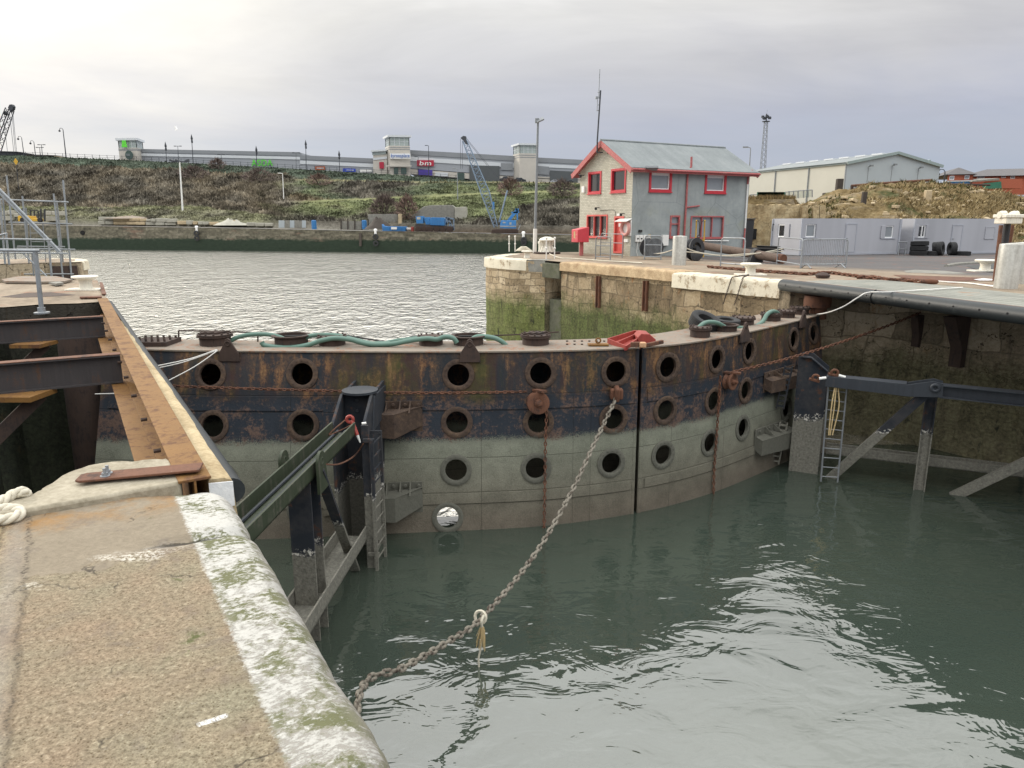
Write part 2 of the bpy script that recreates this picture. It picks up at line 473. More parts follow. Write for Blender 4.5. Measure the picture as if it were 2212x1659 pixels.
def _near(n):
    p = n.pos(); x = nrel(n); a = arel(n)
    grain = n.noise(p, 130, 4, .75); g2 = n.noise(p, 48, 4, .7); big = n.noise(p, 1.6, 4, .6); mid = n.noise(p, 6, 5, .65)
    pits = n.voro(p, 60)
    st = n.ramp(n.math('ADD', n.math('MULTIPLY', g2, .6), n.math('MULTIPLY', grain, .4)),
                [(.32, (.085, .073, .054)), (.44, (.225, .193, .147)), (.55, (.33, .29, .225)), (.66, (.48, .44, .365))])
    st = n.mix(n.mapr(big, .38, .66), n.mix(1.0, st, (1.03, .90, .80), 'MULTIPLY'), n.mix(1.0, st, (.92, .95, .86), 'MULTIPLY'))
    st = n.mix(n.mapr(pits, .10, .28), n.mix(1.0, st, (.5, .45, .38), 'MULTIPLY'), st)
    st = n.mix(n.mapr(mid, .58, .72, 0, .55), st, (.14, .11, .095))
    # smooth mortar patch near the frame end, bright scabs at its border
    ae = n.math('ADD', a, n.math('MULTIPLY', n.math('SUBTRACT', mid, .5), .5))
    patch = n.math('MULTIPLY', n.mapr(ae, 3.92, 3.97), n.mapr(n.math('ADD', x, n.math('MULTIPLY', mid, .3)), -.28, -.2))
    st = n.mix(patch, st, n.mix(n.noise(p, 30, 3, .6), (.22, .185, .135), (.34, .29, .22)))
    scab = n.math('MULTIPLY', n.mapr(ae, 3.72, 3.88), n.mapr(ae, 4.06, 3.95))
    scab = n.math('MULTIPLY', n.math('MULTIPLY', scab, n.mapr(g2, .46, .56)), n.mapr(n.noise(p, 2.3, 4, .6), .50, .58))
    st = n.mix(n.math('MULTIPLY', scab, n.mapr(x, .45, .2)), st, (.66, .62, .55))
    rst = n.math('MULTIPLY', n.mapr(ae, 4.45, 4.75), n.mapr(n.noise(p, (4, 4, 4), 5, .7), .4, .62))
    st = n.mix(n.math('MULTIPLY', rst, .85), st, (.34, .19, .07))
    # older grey joint parallel to the edge, yellow lichen to its left
    lich = n.math('MULTIPLY', n.mapr(x, -.42, -.6), n.mapr(g2, .4, .6))
    st = n.mix(n.math('MULTIPLY', lich, .7), st, (.42, .37, .17))
    joint = n.math('ABSOLUTE', n.math('ADD', n.math('ADD', x, .42), n.math('MULTIPLY', n.math('SUBTRACT', mid, .5), .12)))
    st = n.mix(n.mapr(joint, .075, .02, 0, .35), st, (.34, .32, .29))
    je = n.math('ABSOLUTE', n.math('SUBTRACT', joint, .07)); st = n.mix(n.math('MULTIPLY', n.mapr(je, .018, .004), n.mapr(g2, .42, .6, 0, .8)), st, (.06, .05, .042))
    pw = n.vmath('ADD', p, n.scale(n.noise(p, 3.5, 4, .65, out=1), (.35, .35, .35))); ck_ = n.mapr(n.voro(pw, 1.15, 'DISTANCE_TO_EDGE'), .010, .002)
    st = n.mix(n.math('MULTIPLY', ck_, n.mapr(big, .50, .56, 0, .75)), st, (.05, .042, .035))
    sm = n.mapr(n.noise(p, (2.4, 2.4, 1), 5, .7, .5), .56, .66); st = n.mix(n.math('MULTIPLY', sm, .45), st, (.16, .135, .12))
    wt = n.mapr(n.noise(p, 9, 5, .8), .66, .70); st = n.mix(n.math('MULTIPLY', wt, .5), st, (.60, .57, .50))
    # white paint strip on the coping, worn in flakes that run across the stone, moss in the hollows
    fl = n.noise(n.comb(n.math('MULTIPLY', a, 44), n.math('MULTIPLY', x, 22), 0), 1, 6, .78, .3)
    fl2 = n.noise(p, 4.0, 5, .65)
    wear = n.math('ADD', n.math('MULTIPLY', fl, .62), n.math('MULTIPLY', fl2, .38))
    near = n.mapr(a, 1.4, 4.2, .06, -.025)
    ws = n.mapr(n.math('ADD', wear, near), .475, .535, 1, 0)
    edge = n.mapr(n.math('ADD', x, n.math('MULTIPLY', n.math('SUBTRACT', g2, .5), .07)), .405, .425)
    stone2 = n.mix(n.mapr(fl2, .45, .6), (.33, .315, .285), (.44, .41, .36))
    moss = n.mapr(n.math('ADD', n.noise(p, 4.0, 6, .7), n.math('MULTIPLY', grain, .15)), .53, .62)
    moss = n.math('MULTIPLY', moss, n.mapr(x, .30, .46))
    stone2 = n.mix(n.math('MULTIPLY', moss, .85), stone2, n.mix(grain, (.055, .065, .020), (.145, .16, .05)))
    strip = n.mix(ws, stone2, n.mix(n.math('ADD', n.math('MULTIPLY', grain, .5), n.math('MULTIPLY', fl2, .5)), (.36, .355, .33), (.76, .75, .71)))
    nose = n.mapr(n.math('ADD', x, n.math('MULTIPLY', n.math('SUBTRACT', mid, .5), .1)), .66, .76)
    strip = n.mix(n.math('MULTIPLY', nose, .75), strip, n.mix(grain, (.22, .20, .18), (.46, .42, .38)))
    c = n.mix(edge, st, strip)
    c = n.mix(n.math('MULTIPLY', n.mapr(n.noise(p, 3.2, 6, .7), .64, .70), n.mapr(x, -.1, .3)), c, n.mix(grain, (.06, .07, .025), (.16, .17, .07)))
    pc = PZ(460, 1556, 0); pd = (PZ(492, 1543, 0) - PZ(427, 1566, 0)).normalized(); pq = n.vmath('SUBTRACT', p, tuple(pc))
    u_ = n.math('ABSOLUTE', n.vmath('DOT_PRODUCT', pq, tuple(pd))); v_ = n.math('ABSOLUTE', n.vmath('DOT_PRODUCT', pq, (-pd.y, pd.x, 0)))
    wp = n.math('MULTIPLY', n.mapr(n.math('ADD', u_, n.math('MULTIPLY', g2, .02)), .062, .052), n.mapr(n.math('ADD', v_, n.math('MULTIPLY', g2, .01)), .020, .015))
    c = n.mix(n.math('MULTIPLY', wp, n.mapr(grain, .40, .5)), c, (.74, .74, .74))
    # joints across the coping
    j = None
    for a0 in (1.86, 4.02):
        d = n.math('ABSOLUTE', n.math('SUBTRACT', n.math('ADD', a, n.math('MULTIPLY', n.math('SUBTRACT', mid, .5), .10)), a0))
        q = n.math('MULTIPLY', n.mapr(d, .018, .006), n.mapr(x, .12, .3))
        j = q if j is None else n.math('MAXIMUM', j, q)
    c = n.mix(n.math('MULTIPLY', j, .8), c, (.03, .028, .024))
    pz = n.sep(p)[2]
    wall = n.mix(g2, (.05, .048, .04), (.13, .12, .095))
    c = n.mix(n.mapr(pz, -.42, -.55), c, wall)
    h = n.math('ADD', n.math('MULTIPLY', grain, .5), n.math('ADD', n.math('MULTIPLY', g2, .5), n.math('MULTIPLY', ws, .15)))
    h = n.math('SUBTRACT', h, n.math('MULTIPLY', j, .8))
    return dict(color=c, rough=.93, spec=.25, bump=(h, .75, .022))
mat('quay_near', _near)

def _conc(c0, c1, moss=.0):
    def fn(n):
        p = n.pos(); k = n.noise(p, 2.2, 6, .7); g = n.noise(p, 26, 4, .7)
        c = n.mix(n.mapr(n.math('ADD', n.math('MULTIPLY', k, .6), n.math('MULTIPLY', g, .4)), .35, .65), c0, c1)
        if moss: c = n.mix(n.mapr(n.noise(p, 3.1, 5, .7), .62 - moss * .2, .7), c, (.06, .075, .03))
        return dict(color=c, rough=.92, spec=.25, bump=(n.math('ADD', g, k), .4, .015))
    return fn
mat('concrete_pad', _conc((.20, .175, .125), (.42, .38, .30)))
mat('concrete_dark', _conc((.05, .055, .04), (.13, .13, .095), .6))
mat('concrete_grey', _conc((.15, .15, .135), (.30, .29, .26)))
mat('timber_cream', _conc((.27, .20, .11), (.58, .48, .31)))
mat('timber_pink', _conc((.42, .22, .12), (.62, .40, .25)))
mat('timber_end', _conc((.62, .64, .66), (.86, .86, .85)))

def _rtop(n):                                           # top of the right-hand and far-left quays
    p = n.pos(); x, y, z = n.sep(p)
    k = n.noise(p, (.35, .35, 1), 6, .65); g = n.noise(p, (7, 7, 7), 5, .7); a = n.noise(n.comb(nrel(n), n.math('MULTIPLY', arel(n), .25), 0), 1.1, 4, .6)
    c = n.ramp(n.math('ADD', n.math('MULTIPLY', a, .45), n.math('ADD', n.math('MULTIPLY', g, .3), n.math('MULTIPLY', k, .25))), [(.32, (.09, .072, .055)), (.46, (.20, .158, .115)), (.58, (.31, .25, .185)), (.72, (.42, .365, .29))])
    asp = n.mix(g, (.055, .053, .055), (.13, .12, .118))
    n_ = nrel(n)
    f = n.mapr(n.math('ADD', n_, n.math('MULTIPLY', n.math('SUBTRACT', k, .5), 3.5)), 24.5, 26.0)
    f = n.math('MULTIPLY', f, n.mapr(x, 6.5, 9.0))
    c = n.mix(f, c, asp)
    c = n.mix(n.math('MULTIPLY', n.mapr(n.noise(p, (1.1, 1.1, 1), 5, .7), .57, .66), .7), c, (.23, .09, .045))
    return dict(color=c, rough=n.mapr(k, .3, .65, .95, .7), spec=.3, bump=(g, .5, .03))
mat('quay_top', _rtop)

def _wall(bw, bh, cols, alg, algz, wet=(-9, -9)):
    """masonry from UV (metres along, metres up); algae below algz"""
    def fn(n):
        uv = n.uv(); p = n.pos(); u, v, _ = n.sep(uv)
        wob = n.noise(p, .9, 3, .5, out=1)
        q = n.vmath('ADD', uv, n.scale(n.vmath('SUBTRACT', wob, (.5, .5, .5)), (.7, .36, 0)))
        bc, bf = n.brick(q, (0, 0, 0), (1, 1, 1), (.5, .5, .5), bw, bh, .016)
        k = n.noise(p, 1.3, 5, .65); g = n.noise(p, 12, 5, .72); st = n.noise(n.comb(u, n.math('MULTIPLY', v, .16), 0), 3.0, 5, .65)
        t = n.math('ADD', n.math('MULTIPLY', n.sep(bc)[0], .22), n.math('ADD', n.math('MULTIPLY', k, .40), n.math('MULTIPLY', g, .42)))
        c = n.ramp(t, [(.25, cols[0]), (.42, cols[1]), (.58, cols[2]), (.78, cols[3])])
        c = n.mix(n.mapr(st, .55, .72, 0, .75), c, (.045, .035, .025))
        c = n.mix(n.mapr(n.noise(p, (1.7, 1.7, .9), 5, .7), .60, .70, 0, .8), c, (.28, .13, .045))
        c = n.mix(n.math('MULTIPLY', bf, n.mapr(g, .35, .65, .15, .8)), c, (.05, .04, .03))
        crack = n.math('MULTIPLY', n.mapr(n.voro(n.vmath('ADD', p, n.scale(n.noise(p, 2.2, 4, .6, out=1), (.7, .7, .7))), (.9, .9, 1.5), 'DISTANCE_TO_EDGE'), .018, .005), n.mapr(g, .48, .58))
        c = n.mix(n.math('MULTIPLY', crack, .8), c, (.02, .017, .012))
        zz = n.math('ADD', v, n.math('MULTIPLY', n.math('SUBTRACT', k, .5), 1.3))
        zz = n.math('ADD', zz, n.math('MULTIPLY', n.math('SUBTRACT', g, .5), .5))
        c = n.mix(n.mapr(zz, algz + .5, algz - .3, 0, .9), c, n.mix(n.mapr(n.math('ADD', n.math('MULTIPLY', g, .6), n.math('MULTIPLY', st, .4)), .38, .62), tuple(x * .25 for x in alg), tuple(x * 1.35 for x in alg)))
        blot = n.mapr(n.noise(p, (2.6, 2.6, 1.2), 5, .7), .58, .66)
        c = n.mix(n.math('MULTIPLY', blot, n.mapr(zz, algz, algz - .6, 0, .9)), c, (.012, .016, .012))
        h = n.math('SUBTRACT', n.math('ADD', n.math('MULTIPLY', g, .8), n.math('MULTIPLY', k, .5)), n.math('ADD', n.math('MULTIPLY', bf, .7), crack))
        return dict(color=c, rough=n.mapr(zz, wet[0], wet[1], .92, .55) if wet[0] > -8 else .92, spec=.3, bump=(h, .9, .05))
    return fn
TAN = [(.07, .05, .03), (.17, .128, .078), (.30, .232, .145), (.47, .39, .27)]
mat('wall_tan', _wall(.85, .55, TAN, (.07, .095, .026), -1.75))
mat('wall_nose', _wall(.6, .3, [(.11, .08, .045), (.26, .20, .125), (.42, .335, .22), (.56, .47, .34)], (.105, .135, .035), -1.9))
mat('wall_dark', _wall(1.3, .75, [(.09, .075, .055), (.24, .195, .135), (.42, .345, .245), (.60, .51, .39)], (.13, .125, .07), -1.9, (-2.6, -4.2)))
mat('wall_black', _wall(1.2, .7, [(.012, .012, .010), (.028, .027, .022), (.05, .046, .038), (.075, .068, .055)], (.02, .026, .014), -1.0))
def _white_cope(n):
    p = n.pos(); k = n.noise(p, 2.5, 5, .7); g = n.noise(p, 11, 5, .72)
    st = n.noise(p, (6, 6, .8), 4, .6)
    f = n.math('ADD', n.math('MULTIPLY', k, .5), n.math('ADD', n.math('MULTIPLY', g, .3), n.math('MULTIPLY', st, .2)))
    c = n.mix(n.mapr(f, .52, .59), n.mix(g, (.52, .47, .36), (.74, .69, .57)), n.mix(g, (.18, .13, .08), (.38, .30, .20)))
    return dict(color=c, rough=.9, spec=.3, bump=(n.math('ADD', g, k), .6, .03))
mat('cope_white', _white_cope)
mat('cope_tan', _conc((.24, .15, .085), (.60, .47, .30)))

# quay wall on the far side of the harbour
def _far_wall(n):
    uv = n.uv(); u, v, _ = n.sep(uv); p = n.pos()
    k = n.noise(p, (.12, .12, .5), 5, .65); g = n.noise(p, (1.2, 1.2, 2.2), 5, .75)
    bc, bf = n.brick(uv, .0, 1.0, .4, 2.4, .6, .05)
    c = n.ramp(n.math('ADD', n.math('MULTIPLY', g, .75), n.math('MULTIPLY', n.sep(bc)[0], .18)), [(.3, (.05, .048, .038)), (.5, (.13, .12, .09)), (.7, (.25, .23, .185)), (.85, (.36, .33, .28))])
    c = n.mix(n.mapr(k, .56, .64, 0, .5), c, (.18, .10, .075))
    zz = n.math('ADD', v, n.math('ADD', n.math('MULTIPLY', n.math('SUBTRACT', g, .5), 1.4), n.math('MULTIPLY', n.math('SUBTRACT', k, .5), 1.5)))
    c = n.mix(n.mapr(zz, -1.6, -2.1), c, n.mix(g, (.012, .02, .014), (.038, .055, .038)))
    return dict(color=c, rough=.9, spec=.2, bump=(g, .6, .15))
mat('far_wall', _far_wall)

# lock gate skin
def _gate(n):
    p = n.pos(); x, y, z = n.sep(p)
    v1 = n.comb(x, n.math('MULTIPLY', y, .6), n.math('MULTIPLY', z, .18))
    st = n.noise(v1, 4.2, 6, .68); st2 = n.noise(v1, 1.6, 5, .62, .3); bl = n.noise(p, 2.1, 6, .7); fi = n.noise(p, 16, 5, .75); fi2 = n.noise(p, 45, 4, .8)
    top = n.math('ADD', n.math('MULTIPLY', st, .42), n.math('ADD', n.math('MULTIPLY', bl, .38), n.math('MULTIPLY', fi, .2)))
    paint = n.ramp(st2, [(.30, (.012, .020, .028)), (.46, (.022, .026, .033)), (.6, (.05, .026, .023)), (.75, (.034, .040, .016))])
    rust = n.ramp(n.math('ADD', n.math('MULTIPLY', fi, .6), n.math('MULTIPLY', st, .4)), [(.28, (.030, .016, .013)), (.45, (.085, .040, .024)), (.6, (.17, .09, .045)), (.78, (.30, .20, .115))])
    c = n.mix(n.mapr(top, .50, .585), paint, rust)
    gr = n.math('MULTIPLY', n.mapr(st2, .50, .64), n.mapr(bl, .40, .58))
    c = n.mix(n.math('MULTIPLY', gr, .7), c, n.mix(st, (.028, .034, .010), (.085, .095, .025)))
    run = n.math('MULTIPLY', n.mapr(st, .58, .70), n.mapr(z, -1.9, -.9))
    c = n.mix(n.math('MULTIPLY', run, .8), c, n.mix(fi, (.19, .075, .025), (.36, .23, .115)))
    at = n.sep(n.attr('zone')); rn = n.math('MULTIPLY', at[0], n.mapr(n.math('ADD', n.math('MULTIPLY', st, .6), n.math('MULTIPLY', fi, .4)), .38, .56))
    c = n.mix(n.math('MULTIPLY', rn, .6), c, n.mix(fi, (.07, .028, .014), (.30, .18, .085)))
    c = n.mix(n.math('MULTIPLY', n.mapr(at[1], .15, .6), n.math('MULTIPLY', n.mapr(st, .46, .60), .5)), c, n.mix(fi, (.02, .024, .008), (.075, .085, .025)))
    # splash zone: navy paint with scab rust
    zj = n.math('ADD', z, n.math('MULTIPLY', n.math('SUBTRACT', bl, .5), .5))
    navy = n.mix(st, (.012, .018, .027), (.030, .038, .052))
    navy = n.mix(n.mapr(n.math('ADD', n.math('MULTIPLY', bl, .6), n.math('MULTIPLY', fi, .4)), .495, .58), navy, n.mix(fi, (.05, .028, .024), (.17, .115, .09)))
    c = n.mix(n.mapr(zj, -1.62, -1.85), c, n.mix(n.math('MULTIPLY', rn, .55), navy, (.15, .075, .045)))
    # barnacle crust below the tide mark
    bz = n.math('ADD', z, n.math('MULTIPLY', n.math('SUBTRACT', fi2, .5), .55))
    bz = n.math('ADD', bz, n.math('MULTIPLY', n.math('SUBTRACT', bl, .5), .35))
    crust = n.ramp(n.math('ADD', n.math('MULTIPLY', fi2, .55), n.math('MULTIPLY', bl, .45)), [(.3, (.10, .10, .086)), (.5, (.20, .198, .17)), (.7, (.30, .295, .255))])
    crust = n.mix(n.mapr(z, -2.7, -4.2), n.mix(1.0, crust, (1.0, 1.07, .99), 'MULTIPLY'), n.mix(1.0, crust, (.70, .62, .57), 'MULTIPLY'))
    crust = n.mix(n.mapr(n.voro(p, 22), .10, .03), crust, (.035, .035, .03))
    t = n.mapr(bz, -2.50, -2.60)
    c = n.mix(t, c, crust)
    # lap joints between the plates
    s = None
    for z0 in (-1.66, -1.98, -2.92, -3.62, -3.86):
        q = n.mapr(n.math('ABSOLUTE', n.math('SUBTRACT', z, z0)),  .010, .003); s = q if s is None else n.math('MAXIMUM', s, q)
    for x0 in (-4.4, -.62, 1.25, 1.62, 3.45, 4.9):
        q = n.math('MULTIPLY', n.mapr(n.math('ABSOLUTE', n.math('SUBTRACT', x, x0)), .008, .002), n.mapr(z, -1.66, -1.7)); s = n.math('MAXIMUM', s, q)
    c = n.mix(n.math('MULTIPLY', s, n.mapr(bl, .35, .6, .12, .6)), c, (.02, .018, .015))
    h = n.math('ADD', n.math('ADD', n.math('MULTIPLY', fi, .5), n.math('MULTIPLY', bl, 1.6)), n.math('MULTIPLY', n.math('MULTIPLY', fi2, t), .9))
    h = n.math('SUBTRACT', h, n.math('MULTIPLY', s, .6))
    return dict(color=c, rough=n.mix(t, .68, .95), spec=.3, bump=(h, .7, .018))
mat('gate_skin', _gate)
def _ring(n):
    p = n.pos(); z = n.sep(p)[2]; g = n.noise(p, 14, 5, .75); k = n.noise(p, 3, 4, .6)
    c = n.ramp(n.math('ADD', n.math('MULTIPLY', g, .6), n.math('MULTIPLY', k, .4)), [(.3, (.028, .020, .017)), (.5, (.07, .046, .034)), (.7, (.14, .09, .055))])
    cr = n.mix(g, (.06, .06, .05), (.16, .16, .132))
    c = n.mix(n.mapr(n.math('ADD', z, n.math('MULTIPLY', n.math('SUBTRACT', g, .5), .5)), -2.5, -2.6), c, cr)
    return dict(color=c, rough=.9, bump=(g, .6, .015))
mat('gate_ring', _ring)
def _strut(n):
    p = n.pos(); z = n.sep(p)[2]; g = n.noise(p, 20, 5, .75); k = n.noise(p, 2.5, 5, .65)
    c = n.mix(n.mapr(k, .4, .62), (.022, .027, .036), (.05, .05, .054))
    c = n.mix(n.mapr(n.noise(p, 5, 5, .7), .58, .66), c, (.10, .05, .035))
    crust = n.mix(n.mapr(g, .3, .7), (.10, .10, .085), (.26, .25, .215))
    zz = n.math('ADD', z, n.math('MULTIPLY', n.math('SUBTRACT', n.noise(p, 6, 4, .7), .5), .5))
    t = n.mapr(zz, -3.0, -3.06)
    t2 = n.mapr(n.math('ABSOLUTE', n.math('ADD', zz, 2.98)), .06, .02)
    c = n.mix(n.math('MULTIPLY', t2, n.mapr(g, .5, .55)), n.mix(t, c, crust), (.62, .60, .55))
    return dict(color=c, rough=.9, spec=.3, bump=(n.math('MULTIPLY', g, n.math('ADD', t, .25)), .6, .02))
mat('strut_tidal', _strut)

# water
def _dock(n):
    p = n.pos()
    k = n.noise(p, (.10, .10, 1), 3, .5)
    c = n.mix(n.mapr(k, .35, .65), (.028, .043, .037), (.050, .064, .049))
    h1 = n.noise(p, (.42, .62, 1), 3, .45, .6); h2 = n.noise(p, (1.2, 2.0, 1), 3, .55, .9); h3 = n.noise(p, (5.5, 8, 1), 2, .5)
    h = n.math('ADD', n.math('MULTIPLY', h1, 1.0), n.math('ADD', n.math('MULTIPLY', h2, .30), n.math('MULTIPLY', h3, .03)))
    return dict(color=c, rough=.01, ior=2.35, spec=.5, bump=(h, 1.0, .085))
mat('dock_water', _dock)
def _harb(n):
    p = n.pos()
    v = n.comb(n.sep(p)[0], n.math('MULTIPLY', n.sep(p)[1], 1.0), 0)
    h1 = n.noise(v, (1.5, .9, 1), 3, .55, .5); h2 = n.noise(v, (.32, .2, 1), 3, .5, .4); h3 = n.noise(v, (4.0, 3.2, 1), 3, .6)
    h = n.math('ADD', h1, n.math('ADD', n.math('MULTIPLY', h2, .9), n.math('MULTIPLY', h3, .22)))
    return dict(color=(.80, .775, .71), rough=.07, metal=.85, spec=.5, bump=(h, 1.0, .30))  # silver sheen of the sky on the water is put into a pale metallic colour
mat('harbour_water', _harb)
# ------------------------------------------------------------------ gate curves
def curve(pix, z):
    P = [PZ(x, y, z) for x, y in pix]
    xs = np.array([p.x for p in P]); ys = np.array([p.y for p in P])
    X = np.linspace(xs[0], xs[-1], 120); Y = np.interp(X, xs, ys)
    for _ in range(40):
        Y[1:-1] = (Y[:-2] + 2 * Y[1:-1] + Y[2:]) / 4
    return X, Y
ZG = -0.8
CT = curve([(150, 748), (335, 756.5), (600, 759), (881, 760), (1090, 759.5), (1250, 757), (1385, 752), (1433, 748), (1534, 735.5), (1613, 717.5), (1711, 696), (1771, 680)], ZG)
CW = curve([(200, 1166), (400, 1168), (590, 1165), (810, 1154), (985, 1147), (1180, 1138), (1377, 1110), (1450, 1093), (1540, 1066), (1610, 1037), (1690, 1001), (1740, 978)], ZW)
def Yg(x, z):
    t = (z - ZG) / (ZW - ZG)
    return (1 - t) * float(np.interp(x, *CT)) + t * float(np.interp(x, *CW))
def gp(x, z): return Vector((x, Yg(x, z), z))
def gn(x, z):                                   # outward normal (towards the chamber)
    e = .05
    tx = gp(x + e, z) - gp(x - e, z); tz = gp(x, z + e) - gp(x, z - e)
    return tx.cross(tz).normalized()
def PG(px, py, off=0.0):                        # picture point on the gate, off metres in front of it
    f = 15.0
    for _ in range(40):
        p = PY(px, py, f); f += (Yg(p.x, max(p.z, -6)) - off - f) * .7
    return PY(px, py, f)
XM = PG(1383, 800).x
XL, XR = -8.35, PZ(1771, 680, ZG).x

# ------------------------------------------------------------------ water
xs = np.linspace(XL - .6, XR + .5, 60)
midg = [Vector((x, Yg(x, ZW) + .75, ZW)) for x in xs]
m = MB(); m.face(Vector((-30, -14, ZW)), Vector((30, -14, ZW)), Vector((30, 19, ZW)), *[p for p in reversed(midg)], Vector((-30, 15, ZW)))
struct(m.build('dock_water', 'dock_water', smooth=0))
m = MB(); m.face(*midg, Vector((30, 19, ZW)), Vector((80, 60, ZW)), Vector((300, 300, ZW)), Vector((-500, 300, ZW)), Vector((-400, 0, ZW)), Vector((-30, 15, ZW)))
struct(m.build('harbour_water', 'harbour_water', smooth=0))

# ------------------------------------------------------------------ near quay (left)
def quay_near():
    m = MB(); E = .745
    prof = [(-6, 0)]
    prof += [(x, 0) for x in np.arange(-5.5, -1.5, .25)] + [(x, 0) for x in np.arange(-1.5, E - .16, .035)]
    r = .15
    prof += [(E - r + r * math.sin(t), -r + r * math.cos(t)) for t in np.linspace(0, math.pi / 2, 9)]
    prof += [(E, z) for z in (-.2, -.26, -.33, -.40, -.48, -.55, -.7, -1, -1.5, -2.5, -4, -7)]
    A = list(np.arange(-3.0, 0.8, .12)) + list(np.arange(.8, 4.93, .035))
    def fn(i, j):
        a = A[i]; n_, z = prof[j]
        p = L(a, n_, z)
        q = Vector((a, n_, z))
        k = fbm(q * 1.3, 4) * .5 + fbm(q * 7, 3) * .22
        edge = max(0, min(1, (n_ - .45) / .25)) if z > -.6 else .5
        dn = (k * .028 + fbm(Vector((a * .9, 3, 0)), 2) * .025) * edge
        dz = k * .009 * (1 if z > -.2 else 0)
        for a0 in (1.86, 4.02):                  # rounded ends of the coping stones
            d = abs(a - a0)
            if n_ > .1: dz -= .035 * math.exp(-(d / .045) ** 2) * min(1, (n_ - .1) / .3); dn -= .03 * math.exp(-(d / .07) ** 2) * edge
        if a < 1.86 and n_ > .3: dz -= .03; dn += .10
        if a > 4.55:
            t = (a - 4.55) / .38
            if n_ > .2: dz -= .10 * t ** 3 * min(1, (n_ - .2) / .3); dn -= .20 * t ** 3 * edge
        return p + ND * dn + Vector((0, 0, dz))
    m.grid(fn, len(A), len(prof))
    a1 = A[-1]
    m.face(*[fn(len(A) - 1, j) for j in range(len(prof))], L(a1, -6, -7))
    return struct(m.build('quay', 'quay_near', smooth=60))
quay_near()
def pad():
    m = MB()
    out = [(4.86, .47), (5.2, .5), (5.42, .46), (5.52, .3), (5.60, .05), (5.52, -.12), (5.32, -.26), (5.16, -.33), (5.13, -.45), (5.3, -.6), (5.34, -1.0), (5.3, -3.0), (5.3, -6), (4.86, -6), (4.86, -.3)]
    sp = smoothpath([L(a, n_, 0) for a, n_ in out[:12]], 4)
    pts = [p + Vector((0, 0, .045 + .006 * fbm(p * 6, 3))) + Vector((fbm(p * 9, 2), fbm(p * 9 + Vector((3, 1, 0)), 2), 0)) * .014 for p in sp] + [L(a, n_, .045) for a, n_ in out[12:]]
    m.prism([Vector((p.x, p.y, -7)) for p in pts], (0, 0, 7.0))
    k = len(pts)
    for i in range(k): m.v[len(m.v) - k + i] = (pts[i].x, pts[i].y, pts[i].z)
    return struct(m.build('quay_slab', 'concrete_pad', smooth=30, bevel=.02))
pad()

# ------------------------------------------------------------------ walls
def wall(name, plan, mname, label, cat='quay wall', zt=-.02, zb=-6.0, step=.16, amp=.035, kind=None):
    P = [L(a, n_) if not isinstance(a, Vector) else a for a, n_ in plan]
    path = [P[0]]
    for p, q in zip(P, P[1:]):
        k = max(1, int((q - p).length / step))
        path += [p + (q - p) * (i / k) for i in range(1, k + 1)]
    N = len(path); zs = list(np.arange(zt, max(zb, -5), -step)) + [zb]
    u = [0]
    for p, q in zip(path, path[1:]): u.append(u[-1] + (q - p).length)
    nor = []
    for i in range(N):
        d = (path[min(i + 1, N - 1)] - path[max(i - 1, 0)]).normalized(); nor.append(Vector((d.y, -d.x, 0)))
    m = MB()
    def fn(i, j):
        p = path[i] + Vector((0, 0, zs[j])); q = p * 1.4
        return p + nor[i] * ((fbm(q, 4) * .7 + fbm(p * 4.5, 3) * .5) * amp)
    m.grid(fn, N, len(zs), uv=lambda i, j: (u[i], zs[j]))
    o = m.build(name, mname, smooth=50)
    return tag(o, label, cat)
def coping(par, a_n, mname, w_=.9, h_=.42, z0=.012, proud=.06, stone=1.3, name='coping'):
    """row of coping stones along plan points; the stones lie inside the wall line"""
    m = MB(); P = [L(a, n_) for a, n_ in a_n]; path = [P[0]]
    for p, q in zip(P, P[1:]):
        k = max(1, int((q - p).length / .12)); path += [p + (q - p) * (i / k) for i in range(1, k + 1)]
    N = len(path); nor = []
    for i in range(N):
        d = (path[min(i + 1, N - 1)] - path[max(i - 1, 0)]).normalized(); nor.append(Vector((d.y, -d.x, 0)))
    r = .09
    prof = [(-w_, z0)] + [(-w_ + k * (w_ + proud - r) / 5, z0) for k in range(1, 6)] + [(proud - r + r * math.sin(t), z0 - r + r * math.cos(t)) for t in np.linspace(.3, math.pi / 2, 5)] + [(proud, z0 - h_ * .6), (proud, z0 - h_), (-.05, z0 - h_ - .01)]
    u = 0
    jit = [rnd.uniform(-.02, .02) for _ in range(400)]
    def fn(i, j):
        s_, z = prof[j]; L_ = i * .12; k = int(L_ / stone); fr = (L_ / stone) % 1
        p = path[i] + nor[i] * (-1 if False else 1) * 0
        e = math.exp(-(min(fr, 1 - fr) * stone / .07) ** 2)
        d = s_ + (jit[k] - .03 * e + .03 * fbm(Vector((L_ * 2, z * 3, 1)), 3)) * (1 if j > 4 else 0)
        q = path[i] - nor[i] * 0 + nor[i] * d
        q.z = z - (.02 * e if j < 9 else 0) + .012 * fbm(Vector((L_ * 2.5, s_ * 3, 5)), 3)
        return q
    m.grid(fn, N, len(prof))
    m.face(*[fn(0, j) for j in range(len(prof))]); m.face(*[fn(N - 1, j) for j in range(len(prof))])
    return m.build(name, mname, par, smooth=55)

